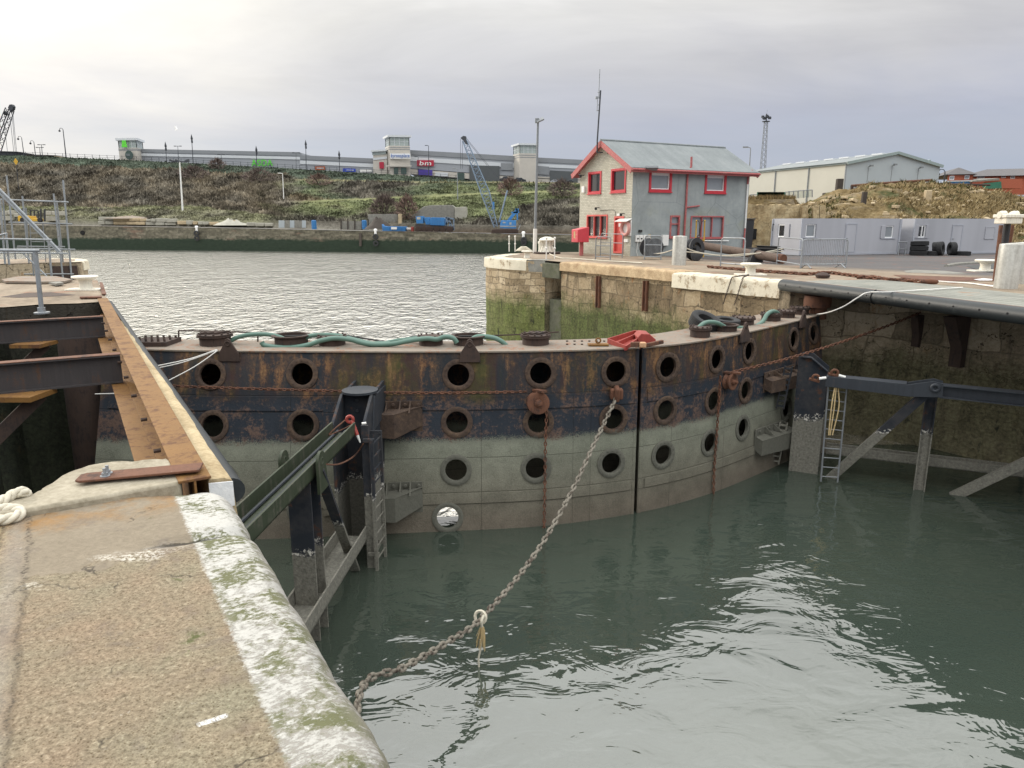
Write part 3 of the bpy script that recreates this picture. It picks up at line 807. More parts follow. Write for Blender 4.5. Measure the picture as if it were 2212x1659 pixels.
# right-hand quay: plan runs from behind the camera out to the pier head; the water is on its left, so
# the outward normal (d.y,-d.x) points away from it: reverse the order
RQ = [(-14, 20.2), (2, 20.2), (6.5, 20.05), (9.9, 19.75), (11.2, 19.4), (12.2, 18.9), (12.9, 18.3), (13.3, 17.75), (13.75, 17.85)]
w1 = wall('dock_wall', list(reversed(RQ)), 'wall_dark', 'dark algae stained dock wall in the gate recess under the grated walkway', zt=-.05)
blk = [(13.75, 17.85), (18.2, 17.9), (18.25, 18.65)]
w2 = wall('dock_wall', list(reversed(blk)), 'wall_tan', 'tan stone block of dock wall beneath the white painted coping with the bollard', zb=-6)
mid = [(18.25, 18.65), (25.9, 18.65)]
w3 = wall('dock_wall', list(reversed(mid)), 'wall_tan', 'long recessed tan stone wall with two rusty vertical channels')
nic = [(25.9, 18.65), (25.95, 20.0), (27.3, 20.0), (27.35, 18.75)]
w4 = wall('dock_wall', list(reversed(nic)), 'wall_dark', 'dark slot in the pier wall below a concrete lintel', zt=-.6)
def head():
    p = [L(27.35, 18.75), L(28.3, 18.35), L(29.4, 18.0)] + [PZ(1052, 556, 0) + Vector((-.02, 0, 0)), Vector((-1.15, 37.0, 0)), Vector((-.7, 39.0, 0)), Vector((.3, 40.9, 0)), Vector((1.8, 42.2, 0)), Vector((5, 43.5, 0)), Vector((12, 48, 0))]
    return [(toL(q)[0], toL(q)[1]) for q in smoothpath(p, 4)]
HEAD = head()
w5 = wall('pier_head', list(reversed(HEAD)), 'wall_nose', 'rounded pier head of pale masonry green with weed below a white coping', 'pier', zt=-.05)
cn_ = coping(w5, list(reversed(HEAD[4:24])), 'cope_white', h_=.5, w_=.8, proud=.07); 
coping(w5, list(reversed(HEAD[:5])), 'concrete_grey', h_=.55, proud=.03)
coping(w2, list(reversed([(13.7, 17.86), (18.2, 17.9)])), 'cope_white', h_=.5, w_=.75, proud=.10, stone=1.15)
coping(w3, list(reversed([(18.35, 18.62), (25.9, 18.62)])), 'cope_tan', h_=.38, w_=.75, proud=.10, stone=.9)
m = MB()
for a_ in (20.35, 23.2):                                     # rusty guide channels let into the wall
    b = MB(); p = L(a_, 18.60, -.45)
    b.channel(p + ND * -.02, p + Vector((0, 0, -1.3 if a_ > 22 else -1.15)) + ND * -.02, .22, .12, .025, up=-ND)
    b.build('guide_channel', 'rust_brown', w3)
b = MB(); b.box(L(26.62, 18.72, -.42), (1.38, .34, .66), Matrix((AD, ND, (0, 0, 1))).transposed().to_3x3()); b.build('lintel', 'concrete_dark', w4, bevel=.03)
b = MB(); b.box(L(26.6, 19.45, -3.85), (1.3, 1.0, 4.2), Matrix((AD, ND, (0, 0, 1))).transposed().to_3x3()); b.build('pillar', 'concrete_dark', w4, bevel=.03)

# right quay top: one sheet from the lock edge to the yard, falling slightly beyond the house
def yardz(x, y):
    def ss(a, b, v): t = max(0, min(1, (v - a) / (b - a))); return t * t * (3 - 2 * t)
    return -.42 * ss(30, 46, y) * ss(8, 15, x)
def right_top():
    edge = [L(a, n_ - .03) for a, n_ in [(-14, 17.2), (5, 17.2), (9, 17.4), (13.75, 17.85), (18.2, 17.9), (18.25, 18.65), (25.9, 18.65), (26.6, 18.66)]] + [L(a, n_) for a, n_ in HEAD]
    far = [Vector((25, 75, 0)), Vector((150, 75, 0)), Vector((150, -10, 0))]
    pts = edge + far
    vs = [Vector((p.x, p.y)) for p in pts]; ne = len(vs)
    ed = [(i, (i + 1) % ne) for i in range(ne)]
    for x in np.arange(-2, 70, 1.5):
        for y in np.arange(0, 74, 1.5): vs.append(Vector((x + rnd.uniform(-.2, .2), y + rnd.uniform(-.2, .2))))
    V, _, F, *_r = delaunay_2d_cdt(vs, [], [list(range(ne))], 1, 1e-4)
    m = MB()
    m.add([Vector((v.x, v.y, yardz(v.x, v.y) + (.02 * fbm(Vector((v.x, v.y, 0)) * .6, 3) if v.y > 24 else 0))) for v in V], [tuple(f) for f in F])
    return struct(m.build('quay_ground', 'quay_top', smooth=60))
right_top()

# ------------------------------------------------------------------ far-left blocks of the lock side
def solid_block(name, plan, label, zt=0.0, side='wall_dark', top='quay_top'):
    P = [L(a, n_) for a, n_ in plan]
    o = wall(name, plan + [plan[0]], side, label, 'quay block', zt=zt - .02)
    m = MB(); m.face(*[p + Vector((0, 0, zt)) for p in P]); m.build('top_surface', top, o, smooth=0)
    return o
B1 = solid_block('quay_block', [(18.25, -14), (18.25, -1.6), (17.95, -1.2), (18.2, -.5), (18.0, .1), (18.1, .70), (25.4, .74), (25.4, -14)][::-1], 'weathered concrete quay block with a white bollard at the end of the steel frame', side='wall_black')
nose = [L(37.2, -16), L(37.2, .55), L(38.5, .82), L(40.0, .75), L(41.3, .3), L(42.0, -.8), L(42.2, -16)]
B2 = solid_block('quay_block', [(toL(p)[0], toL(p)[1]) for p in nose][::-1], 'farther stone quay block with a rounded white nose behind the scaffolding', side='wall_dark')
coping(B2, [(37.5, .64), (38.5, .86), (40.0, .78), (41.3, .33), (41.8, -.5)], "cope_white", w_=.45, h_=.4)
m = MB(); m.box(L(37.1, -.1, -.9), (.12, 1.0, 1.5), Matrix((AD, ND, (0, 0, 1))).transposed().to_3x3()); m.build('steel_plate', 'rust_dark', B2)
# rubble step between the two blocks
solid_block('quay_step', [(25.6, -16), (25.6, -.9), (37.0, -.9), (37.0, -16)][::-1], 'low dark masonry step in the gap under the scaffolding', zt=-1.35, side='wall_dark', top='concrete_dark')
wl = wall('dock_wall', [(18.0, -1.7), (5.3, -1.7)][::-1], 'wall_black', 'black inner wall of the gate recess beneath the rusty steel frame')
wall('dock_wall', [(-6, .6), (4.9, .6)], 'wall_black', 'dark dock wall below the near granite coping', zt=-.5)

# ------------------------------------------------------------------ steel frame over the recess
NB = .555
fr = thing('beam_frame', L(5.0, NB, 0), 'rusty orange steel beam frame spanning the open gate recess', 'steel frame')
zt_ = .055
p0, p1 = L(4.86, NB, zt_), L(18.3, .60, zt_)
m = MB(); m.ibeam(p0 - Vector((0, 0, .17)), p1 - Vector((0, 0, .17)), .20, .34, .018, .014)
m.bar(L(5.2, NB - .17, -.30), L(18.0, NB - .13, -.30), .18, .018); m.build('main_beam', 'rust_orange', fr, bevel=.003)
for a_ in (10.15, 14.5):
    m = MB(); m.ibeam(L(a_ + .12, -2.2, -.10), L(a_, NB - .11, -.10), .16, .36, .018, .012); m.build('cross_beam', 'rust_beam', fr)
    m = MB(); m.bar(L(a_ + .12, -2.2, .085), L(a_, NB - .105, .085), .163, .008); m.build('top_flange', 'rust_brown', fr)
m = MB()
e0, e1 = L(5.22, -.07, .062), L(5.0, .62, .075)
d = (e1 - e0).normalized(); sd = Vector((-d.y, d.x, 0))
pl = [e0 + sd * .075, e0 - sd * .075, e1 - sd * .08, e1 + sd * .08]
pts = [e0 - d * .03 + sd * .055, e0 + sd * .08, e1 + sd * .08, e1 - sd * .08, e0 - sd * .08, e0 - d * .03 - sd * .055]
m.prism(pts, (0, 0, .016)); m.build('strap_plate', 'rust_brown', fr, bevel=.004)
for k in (-1, 1):
    m = MB(); c = e0 + d * (.14 + .0 * k) + sd * (.028 * k) + Vector((0, 0, .015))
    m.lathe([(.03, 0), (.03, .005)], c, seg=16); m.lathe([(.02, .005), (.02, .025)], c, seg=6); m.lathe([(.011, .025), (.011, .055)], c, seg=10)
    m.build('bolt', 'galv', fr)
for k in range(9):                                           # bolt heads along the inside of the beam
    a_ = 5.9 + k * 1.05
    m = MB(); c = L(a_, NB - .10, -.02); m.cyl(c, c - ND * .05, .018, 6); m.build('bolt', 'rust_dark', fr)
for a_ in (10.1, 14.4):
    m = MB(); m.bar(L(a_, -.45, -.33), L(a_, -1.65, -1.45), .16, .05, up=AD); m.build('bracket', 'rust_dark', fr); m = MB(); m.box(L(a_, -.62, -.31), (.5, .5, .06)); m.build('bracket_seat', 'rust_orange', fr)
# timber and rubber along the outer side
m = MB()
def tim(i, j):
    a = 4.93 + i * .08; q = [(.645, -.28), (.645, -.01), (.655, .005), (.75, .0), (.79, -.02), (.80, -.28)][j]
    w_ = fbm(Vector((a * 1.1, j * .2, 2)), 4)
    cut = max(0, (a - 8) / 10)
    return L(a, q[0] - (w_ * .02 + cut * .10 * (1 + w_)) * (1 if j > 2 else 0), q[1] + w_ * .012)
m.grid(tim, 120, 6); m.face(*[tim(0, j) for j in range(6)])
tb = m.build('timber_fender', 'timber_cream', smooth=50); tag(tb, 'pale splintered timber packing between rusty beam and rubber fender', 'timber')
m = MB(); m.prism([L(4.915, .642, -.01), L(4.915, .795, -.025), L(4.915, .795, -.2), L(4.915, .642, -.2)], -AD * .012); m.build('end_paint', 'timber_end', tb)
def fender(name, p, q, r, mname, label, flat):
    m = MB(); n_ = int((q - p).length / .25); d = (q - p).normalized(); s_ = d.cross(Vector((0, 0, 1))) * flat
    def fn(i, j):
        t = -math.pi / 2 + math.pi * j / 10
        c = p + (q - p) * (i / n_); w_ = 1 + .03 * fbm(c * .8, 2)
        return c + s_ * (r * 1.05 * math.cos(t) * w_) + Vector((0, 0, r * math.sin(t)))
    m.grid(fn, n_ + 1, 11); m.face(*[fn(0, j) for j in range(11)]); m.face(*[fn(n_, j) for j in range(11)])
    o = m.build(name, mname, smooth=40); return tag(o, label, 'fender')
fender('rubber_fender', L(4.98, .785, -.12), L(18.3, .70, -.09), .095, 'fender_rubber', 'black rubber D fender along the outside of the steel frame', 1)

# ------------------------------------------------------------------ lock gate leaves
PORT = {  # centre pixel, hole radius px, in 2212 px coordinates
 'L': [(455, 809), (653, 808), (990, 810), (1168, 806), (1330, 803), (460, 920), (655, 918), (987, 912), (1163, 912), (1325, 905), (985, 1015), (1158, 1011), (1320, 1000), (967, 1118), (480, 1035), (655, 1100)],
 'R': [(1442, 793), (1548, 776), (1618, 759), (1714, 733), (1757, 720), (1437, 886), (1541, 866), (1610, 843), (1432, 982), (1533, 956), (1604, 924), (1698, 884)]}
def leaf(tagname, x0, x1, label):
    base = gp((x0 + x1) / 2, ZG)
    root = thing('lock_gate', (base.x, base.y, ZW), label, 'lock gate', 'pair of curved lock gate leaves')
    holes = []
    for px, py in PORT[tagname]:
        c = PG(px, py); holes.append((c, gn(c.x, c.z), .218))
    zb = -6.2
    vs = [Vector((x, zb)) for x in np.linspace(x0, x1, 40)] + [Vector((x, ZG)) for x in np.linspace(x1, x0, 40)]
    ne = len(vs); ed = [(i, (i + 1) % ne) for i in range(ne)]
    for c, nn, r in holes:
        tx = Vector((0, 0, 1)).cross(nn).normalized(); tz = nn.cross(tx); k0 = len(vs)
        for k in range(32):
            q = c + tx * (r * math.cos(k * math.pi / 16)) + tz * (r * math.sin(k * math.pi / 16)); vs.append(Vector((q.x, q.z)))
        ed += [(k0 + k, k0 + (k + 1) % 32) for k in range(32)]
    for x in np.arange(x0 + .1, x1, .12):
        for z in np.concatenate((np.arange(zb + .2, -4.5, .4), np.arange(-4.5, ZG - .05, .13))):
            if all((Vector((x, Yg(x, z), z)) - c).length > r + .06 for c, nn, r in holes): vs.append(Vector((x, z)))
    V, _, F, *_r = delaunay_2d_cdt(vs, ed, [], 0, 1e-5)
    P3 = [gp(v.x, v.y) for v in V]
    m = MB(); fs = []
    for f in F:
        c3 = sum((P3[i] for i in f), Vector()) / len(f)
        if any((c3 - c).length < r * .985 for c, nn, r in holes): continue
        fs.append(tuple(f))
    m.add(P3, fs)
    rr_ = random.Random(5 if tagname == 'L' else 9)
    runs = [(rr_.uniform(x0, x1), rr_.uniform(.03, .13), rr_.uniform(.25, 1.3), rr_.uniform(.3, 1)) for _ in range(60)]
    def runv(p):
        v = 0
        for c, nn, r in holes:
            if c.z > -2.6 and p.z < c.z: v = max(v, math.exp(-((p.x - c.x + .05) / .15) ** 2) * math.exp(-max(0, c.z - r - p.z) / .45))
        for cx, w_, l_, k_ in runs:
            v = max(v, k_ * math.exp(-((p.x - cx) / w_) ** 2) * max(0, 1 - (ZG - p.z) / l_))
        return v
    m.vc = [(runv(p), max(0, fbm(Vector((p.x * .9, p.z * .5, 4)), 3)), 0, 1) for p in P3]
    m.build('skin', 'gate_skin', root, smooth=50)
    # outline of the hull in plan
    X = np.linspace(x0, x1, 40); TH = 1.25
    front = [gp(x, ZG) for x in X]
    back = []
    for i, x in enumerate(X):
        nn = gn(x, ZG); nn.z = 0; nn.normalize(); back.append(front[i] - nn * TH)
    if tagname == 'L': back[-1] = front[-1] + Vector((0, TH * .96, 0))
    else: back[0] = front[0] + Vector((-.02, TH * .96, 0))
    m = MB(); dz = Vector((0, 0, .012))
    m.grid(lambda i, j: (front[i] + (front[i] - back[i]).normalized() * .035 if j == 0 else front[i] + (back[i] - front[i]) * ((j - 1) / 3)) + dz, 40, 5)
    m.grid(lambda i, j: front[i] + (front[i] - back[i]).normalized() * .035 + dz - Vector((0, 0, .03 * j)), 40, 2)
    m.build('deck', 'deck_rust', root, smooth=40)
    m = MB()
    bz = -6.2
    hole = []
    for (px, py) in ([(967, 1118)] if tagname == 'L' else []):
        d = ray(px, py); hole.append(d)
    def onback(i, z): return Vector((back[i].x, back[i].y + (Yg(X[i], z) - Yg(X[i], ZG)) * .6, z))
    zz = [ZG, -1.5, -2.2, -3.0, -3.4] + list(np.arange(-3.55, -4.9, -.11)) + [bz]
    for i in range(39):
        for j in range(len(zz) - 1):
            q = [onback(i, zz[j]), onback(i + 1, zz[j]), onback(i + 1, zz[j + 1]), onback(i, zz[j + 1])]
            c = sum(q, Vector()) / 4
            if hole:
                t = c.y / hole[0].y; h = Vector((0, 0, EYE)) + hole[0] * t
                if abs(h.x - c.x) < .36 and -4.42 < c.z < -3.84: continue
            m.add(q, [(0, 1, 2, 3)])
    for i in (0, 39): m.face(front[i], onback(i, ZG), onback(i, bz), gp(X[i], bz), gp(X[i], -2.5))
    m.build('back_skin', 'gate_skin', root, smooth=40)
    for c, nn, r in holes:
        rm = MB()
        R1 = r + .10
        prof = [(r, -.05), (r, .022), (r + .015, .030), (R1 - .012, .030), (R1, .022), (R1, -.02)]
        rm.lathe(prof, c, nn, 36, caps=False)
        for k in range(16):
            t = 2 * math.pi * k / 16; ax = nn.orthogonal().normalized(); ay = nn.cross(ax)
            q = c + (ax * math.cos(t) + ay * math.sin(t)) * (r + .055) + nn * .028
            rm.lathe([(.014, 0), (.014, .014)], q, nn, 6)
        rm.build('porthole_flange', 'gate_ring', root, smooth=35)
    return root, X, front, back
GL, XLs, FL, BLk = leaf('L', XL, XM - .035, 'left rust streaked curved steel lock gate leaf with round openings')
GR, XRs, FR_, BR = leaf('R', XM + .035, XR, 'right rust streaked curved steel lock gate leaf with round openings, receding to the wall')
# mitre posts where the leaves meet
for g, dx in ((GL, -.075), (GR, .085)):
    m = MB(); t = gp(XM + dx, ZG); b_ = gp(XM + dx, -6)
    m.bar(t + Vector((0, .03, .0)), b_ + Vector((0, .03, 0)), .07, .10, up=(0, -1, 0)); m.build('mitre_post', 'gate_skin', g, bevel=.01)
# butt straps along the plates
for g, x0, x1 in ((GL, XL + .2, XM - .15), (GR, XM + .18, XR - .2)):
    for z0, hh in ((-1.82, .26), (-3.74, .2)):
        m = MB(); X = np.linspace(x0, x1, 50)
        m.grid(lambda i, j: gp(X[i], z0 + (hh / 2 if j < 2 else -hh / 2)) + gn(X[i], z0) * (.022 if j in (1, 2) else -.005), 50, 4)
        m.build('butt_strap', 'gate_skin', g, smooth=30)
# hinge posts
m = MB(); p = PZ(1766, 668, ZG) ; 
hp = Vector((8.62, 20.05, 0)); m.lathe([(.27, -.95), (.27, -.64), (.36, -.62), (.37, -.46), (.36, -.30), (.1, -.28)], hp, seg=28); m.build('hinge_post', 'rust_brown', GR)
m = MB(); m.lathe([(.45, -6), (.45, -.5), (.1, -.48)], L(17.0, .1, 0), seg=24); m.build('hinge_post', 'rust_dark', GL)

def hatch(root, px, py, r, h, kind='lid'):
    off = -.62; c = PZ(px, py, ZG + .012)
    m = MB(); m.lathe([(r * 1.0, 0), (r, h - .03), (r * 1.16, h - .025), (r * 1.17, h), (r * .95, h), (r * .94, h - .25)] if kind == 'open' else [(r, 0), (r, h - .03), (r * 1.15, h - .028), (r * 1.16, h), (.01, h + .004)], c, seg=32)
    o = m.build('hatch', 'rust_dark', root)
    if kind != 'open':
        k = MB(); k.lathe([(r * 1.12, h + .006), (r * 1.13, h + .03), (.01, h + .035)], c, seg=32)
        a0 = rnd.uniform(0, 3)
        for t in np.arange(0, 2 * math.pi, .52): k.lathe([(.022, h + .03), (.022, h + .06)], c + Vector((math.cos(t + a0) * r, math.sin(t + a0) * r, 0)), seg=6)
        if kind == 'bars':
            for s_ in (-.5, 0, .5):
                q = c + Vector((s_ * r * .9, 0, h + .055)); k.bar(q + Vector((-.09, -.15, 0)), q + Vector((.09, .15, 0)), .06, .04)
        k.build('lid', 'rust_dark', o)
    return o
for px, py, r, h, k in ((466, 744, .31, .20, 'bars'), (630, 743, .34, .20, 'open'), (718, 744, .27, .16, 'lid'), (931, 744, .25, .15, 'lid'), (1012, 743, .31, .19, 'open'), (1157, 743, .28, .18, 'bars')):
    hatch(GL, px, py, r, h, k)
for px, py, r, h, k in ((1512, 727, .22, .19, 'lid'), (1566, 714, .27, .15, 'open'), (1605, 700, .26, .15, 'lid'), (1665, 692, .24, .16, 'lid'), (1698, 685, .22, .15, 'lid'), (1727, 678, .24, .16, 'lid')):
    hatch(GR, px, py, r, h, k)
def lug(root, px, py, w_=.34, h_=.30):
    c = PG(px, py, .03); c.z = ZG; t = gp(c.x + .1, ZG) - gp(c.x - .1, ZG); t.z = 0; t.normalize(); nn = Vector((t.y, -t.x, 0)); c = gp(c.x, ZG) + nn * .04
    m = MB(); pts = [(-w_, -.20), (w_, -.20), (w_ * .9, -.02), (.10, h_ * .6)] + [(.10 * math.cos(a), h_ * .6 + .09 * math.sin(a)) for a in (.6, 1.57, 2.5)] + [(-.10, h_ * .6), (-w_ * .9, -.02)]
    m.prism([c + t * a * .62 + Vector((0, 0, b)) for a, b in pts], nn * .05)
    m._tor(c + Vector((0, 0, h_ * .55)) + nn * .055, nn, .045, .014, 16, 6)
    m.build('lifting_lug', 'rust_dark', root, bevel=.006)
for g, px, py in ((GL, 496, 757), (GL, 1015, 760), (GR, 1605, 719), (GR, 1731, 691)): lug(g, px, py)
# bolted box at the far left end of the deck
m = MB(); c = PZ(331, 746, ZG); m.box(c + Vector((0, .1, .055)), (.78, .7, .10))
for i in range(6):
    for j in range(3): m.lathe([(.025, .1), (.025, .16)], c + Vector((-.32 + i * .128, -.15 + j * .25, .0)), seg=6)
m.build('bolted_cover', 'rust_dark', GL)
for k in range(14):                                          # bolt heads on the mitre plate
    c = PZ(1225 + (k % 7) * 16, 739 + (k // 7) * 7, ZG); m = MB(); m.lathe([(.025, .01), (.025, .035)], c, seg=6); m.build('deck_bolt', 'rust_dark', GL)
m = MB(); c = PZ(1292, 746, ZG + .02); m.box(c + Vector((0, .0, .02)), (.42, .2, .03)); m._tor(c + Vector((0, 0, .1)), (0, 1, .2), .05, .017, 14, 6); m.build('ring_plate', 'rust_orange', GL)

def rail(root, pts, posts, name='hand_rail'):
    m = MB(); P = [PY(x, y, 15.05) for x, y in pts]; m.tube(P, .016, 6)
    for x, y0, y1 in posts: m.tube([PY(x, y0, 15.05), PY(x, y1, 15.05)], .018, 6)
    m.build(name, 'rust_dark', root)
rail(GL, [(386, 714), (470, 715.5), (560, 719)], [(386, 714, 740), (557, 718, 738)])
rail(GL, [(1060, 725), (1140, 722), (1207, 717)], [(1173, 719, 738)])
m = MB(); m.tube(smoothpath([PY(*S(300 + x / 3.16, 760 + y / 3.16), 14.95) for x, y in ((1250, 192), (1420, 186), (1600, 172), (1720, 186), (1900, 215), (2050, 237), (2160, 225), (2250, 192), (2500, 190), (2700, 192))], 6), .02, 6)
o = m.build('cable', 'cable_black'); tag(o, 'thin black cable draped beside the green hoses on left gate leaf', 'cable')

def hose(pts, r, label, Y=14.55, fn=None, group='green hoses lying on the gate'):
    m = MB(); P = smoothpath([fn(x, y) if fn else PY(x, y, Y) for x, y in pts], 7); m.tube(P, r, 12)
    # braid rings every so often
    return tag(m.build('hose', 'hose_green'), label, 'hose', group)
z2 = lambda x, y: S(300 + x / 3.16, 760 + y / 3.16)
z5 = lambda x, y: S(850 + x / 5.53, 780 + y / 5.53)
z7 = lambda x, y: S(1640 + x / 5.53, 720 + y / 5.53)
hose([z2(*q) for q in ((835, 226), (900, 195), (1000, 179), (1120, 179), (1210, 200), (1262, 228), (1290, 262))], .047, 'short green hose arching into the first open hatch', 14.75)
hose([z2(*q) for q in ((1375, 262), (1395, 225), (1440, 192), (1520, 182), (1640, 186), (1760, 212), (1900, 245), (2010, 258))] + [z5(*q) for q in ((350, 325), (560, 322))], .047, 'green hose rising from the first open hatch towards the middle hatches', 14.72)
hose([z2(*q) for q in ((1070, 236), (1092, 262), (1180, 276), (1290, 280), (1420, 262), (1530, 226), (1640, 208), (1760, 220))] + [z5(*q) for q in ((180, 315), (350, 340), (600, 330), (800, 292), (950, 268), (1080, 258), (1200, 268), (1290, 238), (1360, 236), (1425, 258), (1470, 315))], .05, 'longest green hose snaking along the left gate deck to second open hatch', 14.4)
hose([z5(*q) for q in ((520, 310), (650, 285), (790, 268), (950, 248), (1150, 240), (1280, 262))], .042, 'green hose tucked behind the longest hose on left deck', 14.85)
hose([z5(*q) for q in ((1640, 330), (1665, 280), (1720, 240), (1800, 229), (1900, 236), (1990, 256), (2080, 302), (2135, 350))], .05, 'green hose arching right out of the second open hatch', 14.7)
PGo = lambda off: (lambda x, y: PG(x, y, -off))
def PD(off, zz=-.75):                                       # over the right leaf's deck: keep the picture ray, walk to deck depth
    def f(x, y):
        Y = 16.0
        for _ in range(30):
            p = PY(x, y, Y); Y += (float(np.interp(p.x, *CT)) + off - Y) * .6
        return PY(x, y, Y)
    return f
hose([z7(*q) for q in ((340, 470), (400, 408), (470, 371), (560, 368), (640, 390), (712, 430))], .05, 'short green hose bridging two hatches on right leaf', fn=PD(.55))
hose([z7(*q) for q in ((880, 440), (1000, 455), (1080, 450), (1150, 415), (1210, 378), (1250, 330), (1285, 268), (1340, 228), (1400, 228), (1455, 268))], .055, 'green hose curling up over a hatch lid on right leaf', fn=PD(.6))
def tyre(name, c, axis, R1, w_, mname='rubber', ribs=5, seg=36):
    m = MB(); r0 = R1 * .52
    prof = [(r0, -w_ * .38), (R1 * .62, -w_ * .47), (R1 * .84, -w_ * .5), (R1 * .95, -w_ * .46), (R1 * .985, -w_ * .40)]
    for k in range(ribs):
        a = -w_ * .38 + k * w_ * .76 / ribs; b = w_ * .76 / ribs
        prof += [(R1, a + b * .08), (R1, a + b * .78), (R1 * .965, a + b * .84), (R1 * .965, a + b * .98)]
    prof += [(R1 * .985, w_ * .40), (R1 * .95, w_ * .46), (R1 * .84, w_ * .5), (R1 * .62, w_ * .47), (r0, w_ * .38), (r0 * 1.03, 0), (r0, -w_ * .38)]
    ax = Vector(axis).normalized(); m.lathe(prof, Vector(c), ax, seg, caps=False)
    return m.build(name, mname, smooth=35)
tag(tyre('tyre', PD(1.15)(*z7(440, 370)), (.25, -.35, .9), .36, .3), 'ribbed black tyre leaning upright behind the hatches on the right leaf', 'tyre', 'old tyres on the gate')
tag(tyre('tyre', PD(1.2)(*z7(735, 365)), (.05, -.1, 1), .34, .18), 'flatter black tyre lying behind the open hatch on the right leaf', 'tyre', 'old tyres on the gate')

# red guard box over the mitre
rb = PZ(1360, 748, ZG)
rt = thing('guard_tray', rb, 'red painted steel tray bolted over the joint of the two gate leaves', 'steel tray')
m = MB()
def W(px, py, Y): return PY(px, py, Y)
bl, br, tl, tr = W(1313, 736, 14.75), W(1352, 752, 14.2), W(1372, 718, 15.5), W(1392, 726, 14.95)
for p, q in ((bl, tl), (br, tr), ((bl + br) / 2, (tl + tr) / 2)): m.bar(p, q, .025, .10)
for p, q in ((bl, br), (tl, tr)): m.bar(p, q, .025, .10)
lo = Vector((0, 0, -.05)); m.face(bl + lo, br + lo, tr + lo, tl + lo); m.build('tray', 'red_paint', rt)
m = MB(); c0 = W(1398, 735, 14.6); dz = Vector((0, 0, 1))
m.prism([c0 + Vector((-.16, 0, -.2)), c0 + Vector((.22, .1, -.2)), c0 + Vector((.20, .1, .0)), c0 + Vector((.06, .06, .12)), c0 + Vector((-.12, 0, .14)), c0 + Vector((-.2, 0, .06))], (.0, .5, 0)); m.build('guard_plate', 'red_paint', rt, bevel=.015)
m = MB(); m.box(W(1388, 745, 14.15), (.14, .12, .11)); m.build('hinge_block', 'timber_pink', rt, bevel=.02)
m = MB(); m.bar(W(1362, 744, 14.2), W(1384, 744, 14.15), .08, .1); m.bar(W(1395, 746, 14.2), W(1432, 738, 14.4), .07, .08); m.build('hinge_arm', 'rust_brown', rt, bevel=.015)

# fender blocks standing off the gate skin
def blockon(root, px0, px1, py0, py1, depth, mname, flip=False):
    a = PG(px0, (py0 + py1) / 2); b = PG(px1, (py0 + py1) / 2); zt = PG((px0 + px1) / 2, py0).z; zb = PG((px0 + px1) / 2, py1).z
    nn = gn((a.x + b.x) / 2, (zt + zb) / 2); nn.z = 0; nn.normalize(); t = (b - a); t.z = 0; Lh = t.length; t.normalize()
    o = Vector((a.x, a.y, 0))
    def q(u, d, z): return o + t * (u * Lh) + nn * (d + .05) + Vector((0, 0, z))
    m = MB()
    m.prism([q(0, -.03, zt), q(1, -.03, zt), q(1, -.03, zb), q(0, -.03, zb)], nn * .03)
    h = zt - zb; z1 = zt - h * .3
    if not flip:
        m.prism([q(0, 0, z1), q(0, depth, z1), q(.48, depth, z1), q(1, .02, z1 + h * .12), q(1, 0, z1)], (0, 0, .02))
        m.add([q(.0, depth, z1), q(.48, depth, z1), q(.48, depth, zb - h * .05), q(.0, depth, zb + h * .02)], [(0, 1, 2, 3)])
        m.add([q(.48, depth, z1), q(1, .0, z1 + h * .1), q(1, .0, zb + h * .2), q(.48, depth, zb - h * .05)], [(0, 1, 2, 3)])
        m.add([q(0, 0, z1), q(0, depth, z1), q(0, depth, zb), q(0, 0, zb)], [(0, 1, 2, 3)])
        m.add([q(0, 0, zb), q(0, depth, zb), q(.48, depth, zb - h * .05), q(1, 0, zb + h * .2)], [(0, 1, 2, 3)])
    else:
        m.prism([q(0, 0, z1), q(0, depth * .5, z1 - h * .1), q(1, depth, z1 - h * .05), q(1, 0, z1)], (0, 0, .02))
        m.add([q(0, depth * .5, z1 - h * .1), q(1, depth, z1 - h * .05), q(1, depth, zb), q(0, depth * .5, zb + h * .05)], [(0, 1, 2, 3)])
        m.add([q(0, 0, z1), q(0, depth * .5, z1 - h * .1), q(0, depth * .5, zb + h * .05), q(0, 0, zb + h * .2)], [(0, 1, 2, 3)])
        m.add([q(0, 0, zb + h * .2), q(0, depth * .5, zb + h * .05), q(1, depth, zb), q(1, 0, zb)], [(0, 1, 2, 3)])
    for u in (.28, .55, .75):
        m.prism([q(u, 0, zt), q(u, depth * .7, z1 + .02), q(u, 0, z1 + .02)], t * .03)
    for u in (.12, .42, .66, .93): m.lathe([(.04, 0), (.035, .03), (.01, .035)], q(u, 0, zt - h * .12), nn, 10)
    m.build('fender_block', mname, root, smooth=30, bevel=.012)
blockon(GL, 806, 913, 864, 932, .42, 'gate_ring'); blockon(GL, 806, 913, 1038, 1108, .42, 'gate_ring')
blockon(GR, 1648, 1712, 795, 838, .38, 'gate_ring', True); blockon(GR, 1628, 1692, 915, 970, .38, 'gate_ring', True)
for y0, y1 in ((868, 930), (1045, 1110)):                    # plates behind the left strut
    m = MB(); a, b = PG(700, y0), PG(748, y1); m.prism([gp(a.x, a.z) + Vector((0, -.03, 0)), gp(b.x, a.z) + Vector((0, -.03, 0)), gp(b.x, b.z) + Vector((0, -.03, 0)), gp(a.x, b.z) + Vector((0, -.03, 0))], (0, -.03, 0)); m.build('bearing_plate', 'gate_skin', GL)

